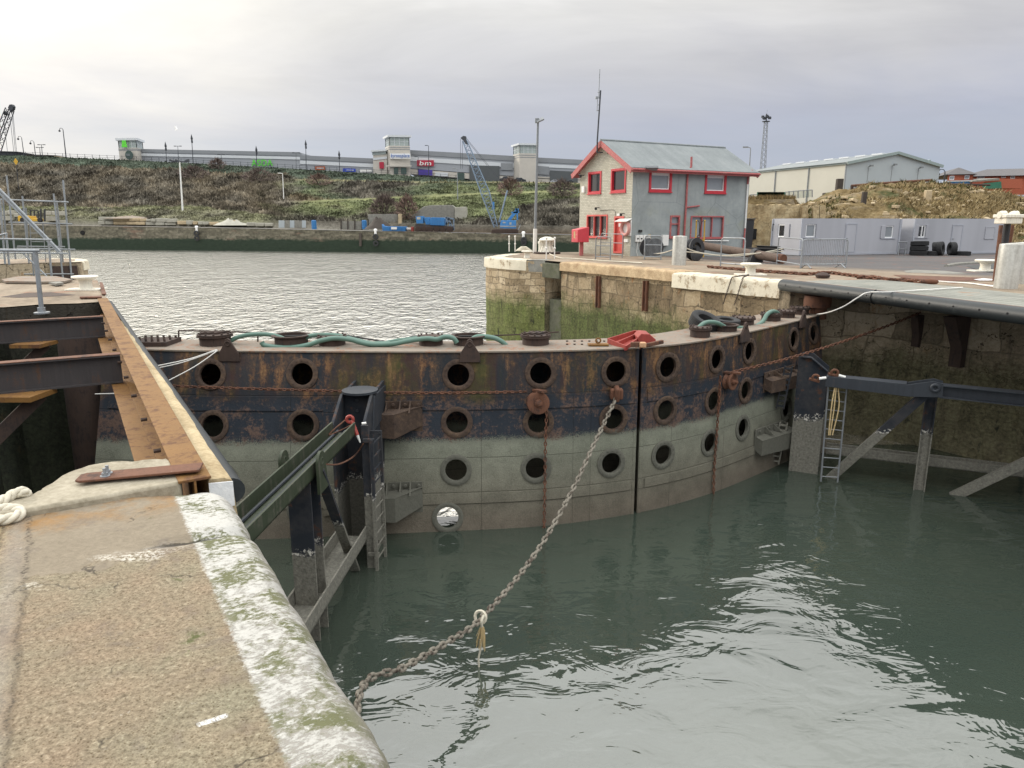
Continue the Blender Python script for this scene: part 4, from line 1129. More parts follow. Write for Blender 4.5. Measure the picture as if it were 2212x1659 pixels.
# sheaves that turn the chains
def sheave(root, px, py, r, w_=.16):
    c = PG(px, py); nn = gn(c.x, c.z); m = MB()
    m.lathe([(.05, 0), (.05, .02), (r * .8, .02), (r, .04), (r * .80, .04 + w_ * .4), (r, .04 + w_ * .85), (r * 1.0, .05 + w_ * .95), (r * .9, .06 + w_ * .95), (r * .35, .04 + w_ * .95), (r * .33, .09 + w_), (r * .2, .10 + w_), (r * .2, .15 + w_), (.01, .16 + w_)], c, nn, 32)
    m.bar(c + Vector((-.05, 0, r * 1.1)) , c + Vector((.1, 0, r * 1.1)) + nn * (w_ + .1), .12, .04)
    m.build('sheave', 'rust_brown', root, smooth=35); return c, nn
s1, n1 = sheave(GL, 1160, 868, .225); s2, n2 = sheave(GR, 1567, 823, .19)

# ------------------------------------------------------------------ chains
def tagc(m, label, mname): return tag(m.build('chain', mname, smooth=60), label, 'chain')
pA = PG(1142, 846, .16)
c1 = [PG(345, 832, .35)] + [PG(x, y, .2) for x, y in ((430, 836), (560, 840), (700, 844), (850, 848), (1000, 848.5))] + [pA]
tagc(chain_mesh(smoothpath(c1, 8), .105, .068, .0135, 8, 5), 'thin rusty chain running level across the left gate leaf', 'rust_brown')
tagc(chain_mesh([PG(1182, 862, .17), PG(1181, 885, .17), PG(1178, 960, .12), PG(1177, 1060, .1), PG(1175, 1150, .1)], .11, .072, .0145, 8, 5), 'rusty chain hanging straight down from the wheel on left gate leaf', 'rust_brown')
tagc(chain_mesh([PG(1556, 812, .2), PG(1554, 850, .15), PG(1548, 940, .08), PG(1543, 1010, .08), PG(1541, 1072, .08)], .11, .072, .0145, 8, 5), 'rusty chain hanging straight down from the wheel on right gate leaf', 'rust_brown')
pe = PN(1992, 674, 19.6); ps = PG(1580, 804, .2)
mid_ = (ps + pe) / 2 + Vector((0, 0, -.12))
tagc(chain_mesh(smoothpath([ps, ps * .75 + pe * .25 + Vector((0, 0, -.1)), mid_, ps * .25 + pe * .75 + Vector((0, 0, -.09)), pe], 8), .125, .08, .016, 8, 5), 'rusty chain stretched up from the right gate leaf to the wall bracket', 'rust_brown')
# heavy mooring chain
q0 = PG(1332, 858, .15)
mc = [q0, PY(1290, 945, 13.2), PY(1228, 1075, 11.9), PY(1150, 1205, 10.6), PY(1040, 1335, 8.98), PY(960, 1391, 8.1), PY(870, 1443, 7.3), PY(778, 1495, 6.6), L(4.0, 1.2, -2.75), L(3.4, .75, -2.45)]
MC = smoothpath(mc, 10)
weathered('chain_pale', (.22, .20, .165), (.055, .04, .03), .62, .9, 5, False)
mcm = tagc(chain_mesh(MC, .155, .10, .0215, 12, 8), 'heavy encrusted mooring chain sagging from the gate to the near quay', 'chain_pale')
m = MB(); m.box(q0 + Vector((0, .06, .06)), (.26, .2, .22)); m.bar(q0 + Vector((0, .1, .1)), q0 + Vector((0, -.12, .05)), .1, .3); m.build('chain_bracket', 'rust_brown', GL, bevel=.03)
# rope tassel tied on it
t0 = PY(1038, 1333, 8.95)
tz_ = thing('rope_tail', t0, 'frayed straw coloured rope end tied to the heavy chain and trailing in the water', 'rope')
m = MB(); m._tor(t0, (-.44, -.9, .3), .085, .022, 16, 6); m.tube(smoothpath([t0 + Vector((.05, -.05, .06)), t0 + Vector((.02, -.1, 0)), t0 + Vector((.02, -.08, -.1))], 5), .02, 6); m.build('knot', 'rope_white', tz_)
m = MB()
for k in range(34):
    a = rnd.uniform(0, 6.28); s_ = rnd.uniform(.15, .42)
    p0_ = t0 + Vector((.02, -.08, -.06)); 
    m.tube([p0_, p0_ + Vector((math.cos(a) * .045, math.sin(a) * .045, -s_ * .5)), p0_ + Vector((math.cos(a) * .06 - .02, math.sin(a) * .05, -s_))], .0055, 4)
m.build('frayed_strands', 'twine', tz_)
m = MB(); p0_ = t0 + Vector((.0, -.08, -.3)); m.tube(smoothpath([p0_, p0_ + Vector((.0, 0, -.15)), p0_ + Vector((-.03, 0, -.3)), Vector((p0_.x - .02, p0_.y, ZW - .1))], 5), .014, 5); m.build('tail', 'rope_white', tz_)

# ------------------------------------------------------------------ strut on the left
ls = thing('gate_strut', PZ(770, 1225, ZW), 'dark green steel strut frame with ladder leaning from left gate leaf towards the near quay', 'gate strut', 'steel strut frames bracing the gate')
ZB = -1.74
e_g = PZ(742, 925, ZB); e_n = PZ(556, 1103, ZB); dirb = (e_n - e_g).normalized(); sdb = Vector((-dirb.y, dirb.x, 0))
e_w = e_n + dirb * 1.6
m = MB(); m.channel(e_g, e_w, .42, .22, .03); m.build('top_beam', 'strut_green', ls, bevel=.004)
m = MB()
for s_ in (-.10, .03, .1): m.tube([e_g + sdb * s_ + Vector((0, 0, -.05)), e_w + sdb * (s_ * 1.1) + Vector((0, 0, -.05))], .024, 6)
m.build('pipes', 'strut_dark', ls)
xc0, xc1 = PZ(735, 1225, ZW).x, PZ(800, 1225, ZW).x
yF = 11.85
m = MB()
for x in (xc0, xc1):
    yb = Yg(x, -3) + .05
    m.prism([Vector((x - .025, yF, -6)), Vector((x - .025, yb, -6)), Vector((x - .025, Yg(x, -1.36), -1.36)), Vector((x - .025, yF + .75, -1.36)), Vector((x - .025, yF + .05, -1.68)), Vector((x - .025, yF, -1.72))], (.05, 0, 0))
m.prism([Vector((xc0, yF + .9, -6)), Vector((xc1, yF + .9, -6)), Vector((xc1, yF + .9, -1.36)), Vector((xc0, yF + .9, -1.36))], (0, .03, 0))
m.bar(Vector((xc1 + .02, yF - .02, -1.72)), Vector((xc1 + .02, yF - .02, -6)), .13, .04, up=(0, 1, 0))
m.build('column', 'strut_tidal', ls, bevel=.004)
m = MB(); cc = Vector(((xc0 + xc1) / 2 + .03, yF + .95, -1.335)); m.lathe([(.33, -.02), (.33, .02)], cc, seg=24); m.prism([Vector((xc1 + .03, yF + .8, -1.40)), Vector((xc1 + .03, Yg(xc1, -1.4), -1.45)), Vector((xc1 + .03, Yg(xc1, -1.4), -2.0)), Vector((xc1 + .03, yF + .55, -2.0))], (.03, 0, 0))
for i in range(2):
    for j in range(2): m.lathe([(.03, 0), (.03, .03)], Vector((xc0 + .25 + i * .22, yF + .9, -1.5 - j * .2)), (0, -1, 0), 8)
m.build('head_plate', 'strut_dark', ls)
# second post, brace and lower beam
p2 = PZ(660, 1010, ZB); yp = p2.y + .0
def onbeam(t): return e_g + dirb * t
tpost = (e_g - p2).length
pb = onbeam(tpost)
m = MB(); m.ibeam(pb + Vector((0, 0, -.15)), Vector((pb.x, pb.y, -6)), .34, .40, .03, .02, up=dirb); m.build('post', 'strut_tidal', ls, bevel=.004)
lb0 = Vector((e_g.x + .05, e_g.y + .2, -3.72)); lb1 = lb0 + dirb * (tpost + 1.9)
m = MB(); m.channel(lb0, lb1, .50, .26, .03); m.build('lower_beam', 'strut_tidal', ls, bevel=.004)
bt = PY(688, 1015, pb.y - .05); bb = PZ(768, 1232, ZW - .0)
m = MB(); m.bar(bt, bb + (bb - bt).normalized() * .5, .16, .05, up=(0, 1, 0)); q1 = onbeam(tpost + .1) - sdb * .25 + Vector((0, 0, -2.1)); m.bar(q1, q1 + Vector((.55, 1.0, -1.6)), .13, .05, up=(0, 1, 0)); m.build('brace', 'strut_tidal', ls, bevel=.004)
for s_, tt in ((-.27, .05), (.27, .05)):
    m = MB(); c = onbeam(tpost + tt) + sdb * s_ + Vector((0, 0, .12))
    arc = [c + dirb * (.15 * math.cos(t)) + Vector((0, 0, .15 * math.sin(t))) for t in np.linspace(0, math.pi, 12)]
    m.prism([c + dirb * -.22 + Vector((0, 0, -.45)), c + dirb * .15 + Vector((0, 0, -.45))] + arc, sdb * .04)
    m._tor(c + sdb * .02, sdb, .05, .03, 16, 6); m.build('pin_lug', 'strut_green', ls)
# ladder fixed to the column
lx = xc1 + .16
ld = MB()
for y in (yF - .12, yF + .42): ld.bar(Vector((lx + .0 + (y - yF) * .1, y, -1.95)), Vector((lx + .0 + (y - yF) * .1, y, -5)), .05, .07, up=(0, 1, 0))
for k in range(11): z = -2.05 - k * .24; ld.tube([Vector((lx - .012, yF - .12, z)), Vector((lx + .042, yF + .42, z))], .013, 6)
for z in (-1.97, -4.1): ld.bar(Vector((xc1, yF - .1, z)), Vector((lx + .03, yF - .1, z)), .05, .06); ld.bar(Vector((xc1, yF + .4, z)), Vector((lx + .06, yF + .4, z)), .05, .06)
ld.build('ladder', 'strut_tidal', ls)
m = MB(); h0 = PY(756, 906, yF - .1); m._tor(h0, (0, 1, 0), .055, .03, 14, 6); m.tube([h0 + Vector((.03, 0, -.03)), PY(772, 940, yF - .2)], [.04, .03], 8); m.build('shackle', 'red_paint', ls)
m = MB(); m.tube([PY(772, 940, yF - .2), PY(778, 956, yF - .2)], [.028, .012], 8); m.build('white_tip', 'white_plastic', ls); m = MB(); m.tube([PY(782, 915, yF - .1), PY(791, 914, yF - .1)], .022, 8); m.build('white_tip', 'white_plastic', ls)
m = MB(); m.tube(smoothpath([PY(745, 908, yF - .15), PY(710, 940, yF - .4), PY(765, 915, yF - .15)], 5), .012, 5); m.tube(smoothpath([PY(683, 1000, pb.y), PY(730, 1003, pb.y + .9), PY(765, 985, yF - .1), PY(785, 958, yF - .1)], 6), .014, 5); m.build('lashing_rope', 'rust_brown', ls)

# ------------------------------------------------------------------ strut on the right
rs = thing('gate_strut', PZ(1745, 1022, ZW), 'dark navy steel strut frame with loose ladder beside the right gate leaf', 'gate strut', 'steel strut frames bracing the gate')
b0 = PZ(1703, 1016, ZW); b1 = PZ(1766, 1025, ZW); dpl = (b1 - b0).normalized(); npl = Vector((-dpl.y, dpl.x, 0))
w0 = (b1 - b0).length
for k, off in enumerate((0, .62)):
    m = MB(); o_ = b0 + npl * off
    pts = [o_ + Vector((0, 0, -1.8)), o_ + dpl * w0 + Vector((0, 0, -1.8)), o_ + dpl * w0 + Vector((0, 0, -1.78 - ZW)), o_ + dpl * (w0 * .42) + Vector((0, 0, -1.47 - ZW)), o_ + dpl * .06 + Vector((0, 0, -1.47 - ZW)), o_ + Vector((0, 0, -1.5 - ZW))]
    m.prism(pts, npl * .05)
    if k == 0:
        for q, q2 in ((pts[3], pts[2]), (pts[4], pts[3])): m.bar(q - npl * .03, q2 - npl * .03, .14, .025, up=(0, 0, 1))
        for i in range(14): m.lathe([(.018, 0), (.018, .02)], o_ + dpl * .06 + Vector((0, 0, 2.7 - i * .24)), -npl, 6)
    m.build('heel_plate', 'strut_tidal', rs, bevel=.006)
m = MB()
for z0, z1 in ((-1.75, -2.85), (-3.2, -4.3)):
    for s_ in (-.30, -.13): m.bar(b0 + dpl * s_ + npl * .1 + Vector((0, 0, z0 - ZW)), b0 + dpl * (s_ - .12) + npl * .1 + Vector((0, 0, z1 - ZW)), .035, .05, up=npl)
    for k in range(8): t = (k + .5) / 8; q = b0 + npl * .1 + Vector((0, 0, z0 + (z1 - z0) * t - ZW)) + dpl * (-.12 * t); m.bar(q + dpl * -.30, q + dpl * -.13, .04, .045, up=npl)
m.build('rack', 'strut_tidal', rs)
ZR = -1.80
g0, g1, g2 = PZ(1786, 812, ZR), PZ(2020, 828, ZR), PZ(2212, 853, ZR)
dd = (g2 - g0).normalized(); g3 = g2 + dd * 4; sr = Vector((-dd.y, dd.x, 0))
gm = g0 + dd * (g1 - g0).dot(dd)
m = MB()
pp = [g0 + Vector((0, 0, -.0)), gm - dd * .55, gm - dd * .05 + Vector((0, 0, .14)), gm + dd * .14 + Vector((0, 0, .10)), gm + dd * .16 + Vector((0, 0, -.2)), gm - dd * .5 + Vector((0, 0, -.26)), g0 + Vector((0, 0, -.22))]
for s_ in (-.16, .16): m.prism([p + sr * s_ for p in pp], sr * .03)
m.prism([g0 - sr * .16, g0 + sr * .19, gm - dd * .55 + sr * .19, gm - dd * .55 - sr * .16], (0, 0, .02))
m._tor(gm - sr * .18 + Vector((0, 0, .0)), sr, .07, .035, 18, 8)
m.build('top_beam', 'strut_dark', rs, bevel=.004)
m = MB(); m.ibeam(gm + dd * .1 + Vector((0, 0, -.08)), g3 + Vector((0, 0, -.08)), .3, .28, .02, .02); m.build('rear_beam', 'strut_dark', rs)
vp = PZ(1985, 1058, ZW); vt = Vector((vp.x, vp.y, -1.95))
m = MB(); m.ibeam(vt, vt + Vector((0, 0, -4)), .19, .24, .03, .02, up=dd); m.build('post', 'strut_tidal', rs, bevel=.004)
d1 = PZ(1795, 1031, ZW); dt = gm - dd * .12 + Vector((0, 0, -.12))
m = MB(); m.bar(dt, d1 + (d1 - dt).normalized() * .8, .20, .16, up=sr)
d2 = PZ(2068, 1068, ZW); dt2 = d2 + (g3 - d2) * .0 + dd * 1.9 + Vector((0, 0, 1.55)) + sr * .15
m.bar(dt2, d2 + (d2 - dt2).normalized() * .8, .20, .16, up=sr); m.build('brace', 'strut_tidal', rs, bevel=.004)
l0, l1 = PY(1785, 972, 16.3), None
l0 = PZ(1785, 968, -3.86); l1 = PZ(2212, 1018, -3.86); dl = (l1 - l0).normalized()
m = MB(); m.channel(l0, l1 + dl * 3, .30, .22, .03); m.build('lower_beam', 'strut_tidal', rs, bevel=.004)
lad = thing('ladder', PZ(1790, 1034, ZW), 'narrow galvanised ladder hanging by rope in front of right strut', 'ladder')
A0, A1, B0_, B1_ = PY(1791, 812, 16.25), PY(1773, 1040, 16.05), PY(1831, 818, 16.2), PY(1809, 1042, 16.0)
m = MB(); 
for p, q in ((A0, A1), (B0_, B1_)): m.tube([p, q], .022, 6)
m.build('rails', 'galv_dark', lad)
for k in range(11):
    t = (k + .45) / 11; m = MB(); m.tube([A0.lerp(A1, t), B0_.lerp(B1_, t)], .014, 6); m.build('rung', 'galv_dark', lad)
m = MB()
for s_ in (-.03, 0, .05): m.tube(smoothpath([PY(1812, 806, 16.1), PY(1806 + s_ * 100, 840, 16.05), PY(1802 + s_ * 200, 880, 16.0), PY(1793 + s_ * 100, 940, 15.98)], 6), .016, 5)
tag(m.build('rope', 'twine', smooth=60), 'frayed yellow rope tied down the left rail of the hanging ladder', 'rope')
m = MB()
for px, py in ((1803, 805), (1762, 816)): m._tor(PY(px, py, 16.1), (.3, 1, .2), .07, .03, 12, 6); m.tube([PY(px - 14, py + 2, 16.15), PY(px + 8, py + 8, 16.1)], .04, 6)
m.build('shackle', 'rust_brown', rs)
m = MB(); m.tube([PY(1812, 811, 16.05), PY(1826, 815, 16.0)], .032, 8); m.build('white_tip', 'white_plastic', rs); m = MB(); m.tube([PY(1769, 818, 16.05), PY(1784, 816, 16.05)], .032, 8); m.build('white_tip', 'white_plastic', rs)

# ------------------------------------------------------------------ walkway on the right
wa, wb = PZ(1692, 606, .05), PZ(2212, 668, .05); wd_ = (wb - wa).normalized(); wc = wb + wd_ * 8
wk = thing('grated_walkway', wa, 'steel grating walkway cantilevered over the gate recess behind a rubber fender', 'walkway')
wn = Vector((wd_.y, -wd_.x, 0)); wn = -wn if wn.dot(ND) < 0 else wn
m = MB(); m.bar(wa + wn * .06 + Vector((0, 0, .02)), wc + wn * .06 + Vector((0, 0, .02)), .10, .03); m.build('edge_beam', 'rust_brown', wk)
def _grate(n):
    p = n.pos(); s_ = n.vmath('DOT_PRODUCT', p, tuple(wn)); l_ = n.vmath('DOT_PRODUCT', p, tuple(wd_)); g = n.noise(p, .9, 5, .65); f = n.noise(p, 15, 4, .7)
    t = n.math('SUBTRACT', n.math('MODULO', n.math('MULTIPLY', s_, 1 / .33), 1.0), .5)
    bar = n.mapr(n.math('ABSOLUTE', t), .10, .03)
    c = n.mix(n.mapr(n.math('ADD', n.math('MULTIPLY', g, .6), n.math('MULTIPLY', f, .4)), .35, .62), (.13, .134, .118), (.28, .285, .25))
    c = n.mix(n.math('MULTIPLY', bar, .75), c, (.09, .09, .075))
    c = n.mix(n.mapr(g, .60, .68), c, (.25, .14, .08))
    return dict(color=c, rough=.8, bump=(n.math('MULTIPLY', bar, -1), .5, .03))
mat('grating', _grate)
m = MB(); k0 = PZ(1745, 607, .06)
gq = [wa + wn * .12 + wd_ * .6, wc + wn * .12, wc + wn * 4.2, PZ(2212, 637, .05), PZ(2080, 622, .05), PZ(1900, 606, .05), PZ(1800, 606, .05)]
m.prism([Vector((p.x, p.y, .03)) for p in gq], (0, 0, .04)); m.build('grating', 'grating', wk, smooth=0)
fen = fender('rubber_fender', wa + Vector((0, 0, -.13)), wc + Vector((0, 0, -.13)), .17, 'fender_rubber', 'long black rubber D fender with bolt holes along the grated walkway', 1)
m = MB(); k = 0; s_ = .35
while s_ < 14:
    c = wa + wd_ * s_ - wn * .165 + Vector((0, 0, -.10)); m.lathe([(.024, -.02), (.024, .012)], c, -wn, 10); s_ += .62
m.build('bolt_holes', 'black_hole', fen)
m = MB(); c = wa + wd_ * 3.35; 
for s_ in (3.6, 7.6): c = wa + wd_ * s_ + Vector((0, 0, -.13)); m.tube([c - wn * (.19 * math.cos(t)) + Vector((0, 0, .18 * math.sin(t))) for t in np.linspace(-1.4, 1.4, 9)], .012, 5)
m.build('joint', 'black_hole', fen)
# wall brackets below
for px, w_, h_ in ((2072, .55, 1.25), (1985, .3, .75)):
    pb_ = PN(px, 688, 19.72); o = MB(); tdir = AD * -1
    o.prism([pb_ + Vector((0, 0, .12)), pb_ - ND * w_ * 1.5 + Vector((0, 0, .12)), pb_ - ND * .25 + Vector((0, 0, -h_ * .6)), pb_ - ND * .25 + Vector((0, 0, -h_)), pb_ + Vector((0, 0, -h_))], tdir * (.3 if px > 2000 else .2))
    o.build('wall_bracket', 'rust_dark', wk, bevel=.01)
m = MB(); m.box((wa + wc) / 2 + wn * 1.4 + Vector((0, 0, -.22)), (17, .25, .3), Matrix((wd_, wn, (0, 0, 1))).transposed().to_3x3())
for s_ in (2.5, 5, 7.5, 10): m.bar(wa + wd_ * s_ + wn * .1 + Vector((0, 0, -.12)), wa + wd_ * s_ + wn * 3 + Vector((0, 0, -.12)), .12, .2)
m.build('joists', 'rust_dark', wk)
# white heaving line from the hatch to the walkway
m = MB(); P = [PD(.7)(*S(1967, 762)), PD(.7)(*S(1982, 768)), PY(*S(2020, 763), 18.2), PY(*S(2060, 748), 17.6), PY(*S(2092, 728), 17.3), PY(*S(2120, 714), 17.2), PZ(*S(2180, 712), .10), PZ(*S(2350, 702), .10)]
m.tube(smoothpath(P, 8), .016, 6); m.tube([PD(.7)(*S(1968, 756)), PD(.7)(*S(2000, 767)), PD(.7)(*S(1985, 767))], .014, 5)
tag(m.build('rope', 'rope_clean', smooth=60), 'clean white rope drooping from the right leaf up onto the grated walkway', 'rope')
m = MB()
for pts in (((335, 796), (400, 781), (470, 756)), ((352, 828), (420, 792), (470, 757)), ((330, 792), (410, 775), (468, 755)), ((205, 851), (300, 846), (352, 828))):
    P = smoothpath([PY(x, y, 13.2 + i * .35) for i, (x, y) in enumerate(pts)], 6); m.tube(P, .011, 5)
tag(m.build('rope', 'rope_clean', smooth=60), 'thin white lines stretched from left leaf lug under the steel frame', 'rope')
# ------------------------------------------------------------------ helpers for buildings
def onplane(px, py, p0, nrm):
    d = ray(px, py); t = (p0 - Vector((0, 0, EYE))).dot(nrm) / d.dot(nrm); return Vector((0, 0, EYE)) + d * t
class Wall:
    """vertical wall plane: origin p0, unit direction t, outward normal nrm; rectangles are (t0,z0,t1,z1)"""
    def __init__(s, p0, t, nrm): s.p, s.t, s.n = Vector(p0), Vector(t), Vector(nrm)
    def at(s, u, z, d=0.0): return Vector((s.p.x, s.p.y, 0)) + s.t * u + s.n * d + Vector((0, 0, z))
    def pix(s, px, py):
        q = onplane(px, py, s.p, s.n); return (q - s.p).dot(s.t), q.z
    def rect(s, x0, y0, x1, y1):
        xm, ym = (x0 + x1) / 2, (y0 + y1) / 2
        u0 = s.pix(x0, ym)[0]; u1 = s.pix(x1, ym)[0]; z1 = s.pix(xm, y0)[1]; z0 = s.pix(xm, y1)[1]
        return (min(u0, u1), z0, max(u0, u1), z1)
    def sheet(s, m, outline, holes, depth=.12):
        vs = [Vector(q) for q in outline]; ne = len(vs); ed = [(i, (i + 1) % ne) for i in range(ne)]
        for a, b, c, d in holes:
            k = len(vs); vs += [Vector((a, b)), Vector((c, b)), Vector((c, d)), Vector((a, d))]; ed += [(k, k + 1), (k + 1, k + 2), (k + 2, k + 3), (k + 3, k)]
        V, _, F, *_r = delaunay_2d_cdt(vs, ed, [], 1 if False else 0, 1e-5)
        def inside(c):
            r = False; n_ = len(outline)
            for i in range(n_):
                (x1, y1), (x2, y2) = outline[i], outline[(i + 1) % n_]
                if (y1 > c.y) != (y2 > c.y) and c.x < (x2 - x1) * (c.y - y1) / (y2 - y1) + x1: r = not r
            return r
        fs = []
        for f in F:
            c = sum((V[i] for i in f), Vector((0, 0))) / len(f)
            if inside(c) and not any(a < c.x < g and b < c.y < h for a, b, g, h in holes): fs.append(tuple(f))
        m.add([s.at(v.x, v.y) for v in V], fs)
        for a, b, c, d in holes:
            q = [(a, b), (c, b), (c, d), (a, d)]
            for i in range(4): m.face(s.at(*q[i]), s.at(*q[(i + 1) % 4]), s.at(*q[(i + 1) % 4], -depth), s.at(*q[i], -depth))
    def bars(s, m, u0, z0, u1, z1, w, d0, d1):
        m.prism([s.at(u0, z0, d0), s.at(u1, z0, d0), s.at(u1, z1, d0), s.at(u0, z1, d0)], s.n * (d1 - d0))
    def frame(s, m, r, w, d0, d1):
        a, b, c, d = r
        s.bars(m, a, b, c, b + w, 0, d0, d1); s.bars(m, a, d - w, c, d, 0, d0, d1)
        s.bars(m, a, b + w, a + w, d - w, 0, d0, d1); s.bars(m, c - w, b + w, c, d - w, 0, d0, d1)

# ------------------------------------------------------------------ lock keeper's house
H0 = PZ(1361, 554, 0); D1 = Vector((.885, .465, 0)).normalized(); D2 = Vector((-D1.y, D1.x, 0))
HW, HL = 4.85, 8.0
GAB = Wall(H0, D2, -D1); SID = Wall(H0, D1, -D2)
ZE = GAB.pix(1366, 359)[1]; ZRG = onplane(1310, 304, H0 + D2 * HW / 2, D1).z - .08
c5 = lambda x, y: S(1380 + x / 4.607, 300 + y / 4.608)
c3 = lambda x, y: S(1175 + x / 3.16, 140 + y / 3.16)
c6 = lambda x, y: S(1540 + x / 5.267, 520 + y / 5.267)
def _brickpaint(n):
    uv = n.obj(); u = n.vmath('DOT_PRODUCT', n.pos(), tuple(D2)); z = n.sep(n.pos())[2]
    bc, bf = n.brick(n.comb(u, z, 0), 0.0, 1.0, .5, .225, .085, .009)
    k = n.noise(n.pos(), .9, 5, .65); g = n.noise(n.pos(), 9, 4, .7)
    c = n.ramp(n.math('ADD', n.math('MULTIPLY', n.sep(bc)[0], .25), n.math('ADD', n.math('MULTIPLY', k, .45), n.math('MULTIPLY', g, .3))), [(.25, (.37, .355, .29)), (.5, (.50, .48, .40)), (.75, (.60, .58, .50))])
    c = n.mix(n.math('MULTIPLY', bf, .55), c, (.22, .21, .17))
    c = n.mix(n.mapr(z, .5, .1, 0, .5), c, (.27, .24, .18))
    return dict(color=c, rough=.9, spec=.3, bump=(n.math('MULTIPLY', bf, -1), .5, .012))
mat('painted_brick', _brickpaint)
def _render(n):
    p = n.pos(); z = n.sep(p)[2]; k = n.noise(p, .55, 6, .68, .4); g = n.noise(p, 5, 5, .7); st = n.noise(p, (3, 3, .4), 4, .6)
    c = n.ramp(n.math('ADD', n.math('MULTIPLY', k, .6), n.math('ADD', n.math('MULTIPLY', g, .2), n.math('MULTIPLY', st, .2))), [(.32, (.22, .245, .25)), (.5, (.305, .335, .34)), (.68, (.39, .42, .42))])  # blue-grey cast of the shaded side is put into the render colour
    y_ = n.math('MULTIPLY', n.mapr(n.noise(p, .8, 4, .6), .52, .64), n.mapr(n.math('ABSOLUTE', n.math('SUBTRACT', z, 1.6)), 1.0, .3))
    c = n.mix(n.math('MULTIPLY', y_, .5), c, (.30, .31, .22))
    cr = n.mapr(n.voro(p, (.33, .33, .45), 'DISTANCE_TO_EDGE'), .008, .002)
    c = n.mix(n.math('MULTIPLY', cr, .35), c, (.12, .14, .15))
    return dict(color=c, rough=.92, spec=.25, bump=(g, .25, .02))
mat('render_shaded', _render)
def _roof(n):
    p = n.pos(); k = n.noise(p, .8, 5, .65); g = n.noise(p, (8, 8, 2), 4, .7); s_ = n.vmath('DOT_PRODUCT', p, tuple(D1))
    st = n.noise(n.comb(n.math('MULTIPLY', s_, 2.2), 0, 0), 1, 3, .6)
    c = n.ramp(n.math('ADD', n.math('MULTIPLY', k, .4), n.math('ADD', n.math('MULTIPLY', g, .25), n.math('MULTIPLY', st, .35))), [(.3, (.13, .147, .155)), (.5, (.195, .218, .225)), (.72, (.285, .305, .31))])
    return dict(color=c, rough=.6, spec=.4, bump=(g, .15, .01))
mat('roof_sheet', _roof)
hs = thing('control_house', H0 + D1 * HL / 2 + D2 * HW / 2, 'two storey pale brick and rendered control house with red trim and corrugated roof', 'house')
gw = {'window': [GAB.rect(*c5(264, 556), *c5(404, 790)), GAB.rect(*c5(522, 520), *c5(682, 775)), GAB.rect(*c5(247, 1040), *c5(473, 1283))], 'door': [GAB.rect(*c5(553, 1056), *c5(655, 1466))]}
sw = [SID.rect(*c5(948, 514), *c5(1192, 770)), SID.rect(*c3(1728, 882), *c3(1886, 1045)), SID.rect(*c3(1457, 1224), *c3(1525, 1388)), SID.rect(*c3(1615, 1228), *c3(1863, 1392))]
m = MB(); GAB.sheet(m, [(0, -.2), (HW, -.2), (HW, ZE), (HW / 2, ZRG), (0, ZE)], gw['window'] + gw['door'])
m.build('gable_wall', 'painted_brick', hs, smooth=0)
m = MB(); SID.sheet(m, [(0, -.2), (HL, -.2), (HL, ZE), (0, ZE)], sw)
BK = Wall(H0 + D2 * HW, D1, D2); BK.sheet(m, [(0, -.2), (HL, -.2), (HL, ZE), (0, ZE)], []); BG = Wall(H0 + D1 * HL, D2, D1); BG.sheet(m, [(0, -.2), (HW, -.2), (HW, ZE), (HW / 2, ZRG), (0, ZE)], [])
m.build('wall', 'render_shaded', hs, smooth=0)
def window(W_, r, fm, gm_, w=.07, mull=(), trans=(), proud=.04, surround=.10, par=hs, inner=None):
    o = MB()
    if surround: W_.frame(o, (r[0] - .03, r[1] - .03, r[2] + .03, r[3] + .03), surround, -.05, proud)
    else: W_.frame(o, r, w, -.09, -.04)
    i0 = surround - .03 if surround else w
    q = (r[0] + i0, r[1] + i0, r[2] - i0, r[3] - i0)
    for f in mull: u = q[0] + (q[2] - q[0]) * f; W_.bars(o, u - .025, q[1], u + .025, q[3], 0, -.07, proud - .02)
    for f in trans: z = q[1] + (q[3] - q[1]) * f; W_.bars(o, q[0], z - .03, q[2], z + .03, 0, -.07, proud - .03)
    if inner: W_.frame(o, q, .035, -.075, -.045)
    if surround: W_.bars(o, r[0] - .06, r[1] - .07, r[2] + .06, r[1] - .03, 0, 0, proud + .05)
    f = o.build('window', fm, par, smooth=0)
    g = MB(); g.face(W_.at(r[0], r[1], -.08), W_.at(r[2], r[1], -.08), W_.at(r[2], r[3], -.08), W_.at(r[0], r[3], -.08)); g.build('pane', gm_, f, smooth=0)
    return f, q
f, q = window(GAB, gw['window'][0], 'window_red', 'glass_dark', inner=1)
f, q = window(GAB, gw['window'][1], 'window_red', 'glass_dark', inner=1)
window(GAB, gw['window'][2], 'door_red', 'glass_dark', mull=(.33, .66), surround=.08)
for k, r in enumerate(sw[:2]):
    f, q = window(SID, r, 'window_red', 'glass_blind', surround=.13)
    b = MB(); SID.frame(b, (q[0], q[1], q[2], q[3]), .05, -.075, -.03); SID.bars(b, q[0], q[3] - (q[3] - q[1]) * .26, q[2], q[3] - .05, 0, -.079, -.06); b.build('white_sash', 'upvc', f, smooth=0)
window(SID, sw[2], 'fascia_red', 'glass_blind', trans=(.64,), surround=.09)
window(SID, sw[3], 'fascia_red', 'glass_blind', mull=(.33, .66), surround=.07)
r = gw['door'][0]; m = MB(); GAB.frame(m, (r[0] - .02, r[1], r[2] + .02, r[3] + .02), .09, -.06, .04); dr = m.build('door', 'door_red', hs, smooth=0)
m = MB(); GAB.bars(m, r[0] + .08, r[1], r[2] - .08, r[3] - .08, 0, -.10, -.06)
for k in range(1, 6): u = r[0] + .08 + (r[2] - r[0] - .16) * k / 6; GAB.bars(m, u - .006, r[1] + .05, u + .006, r[3] - .1, 0, -.06, -.054)
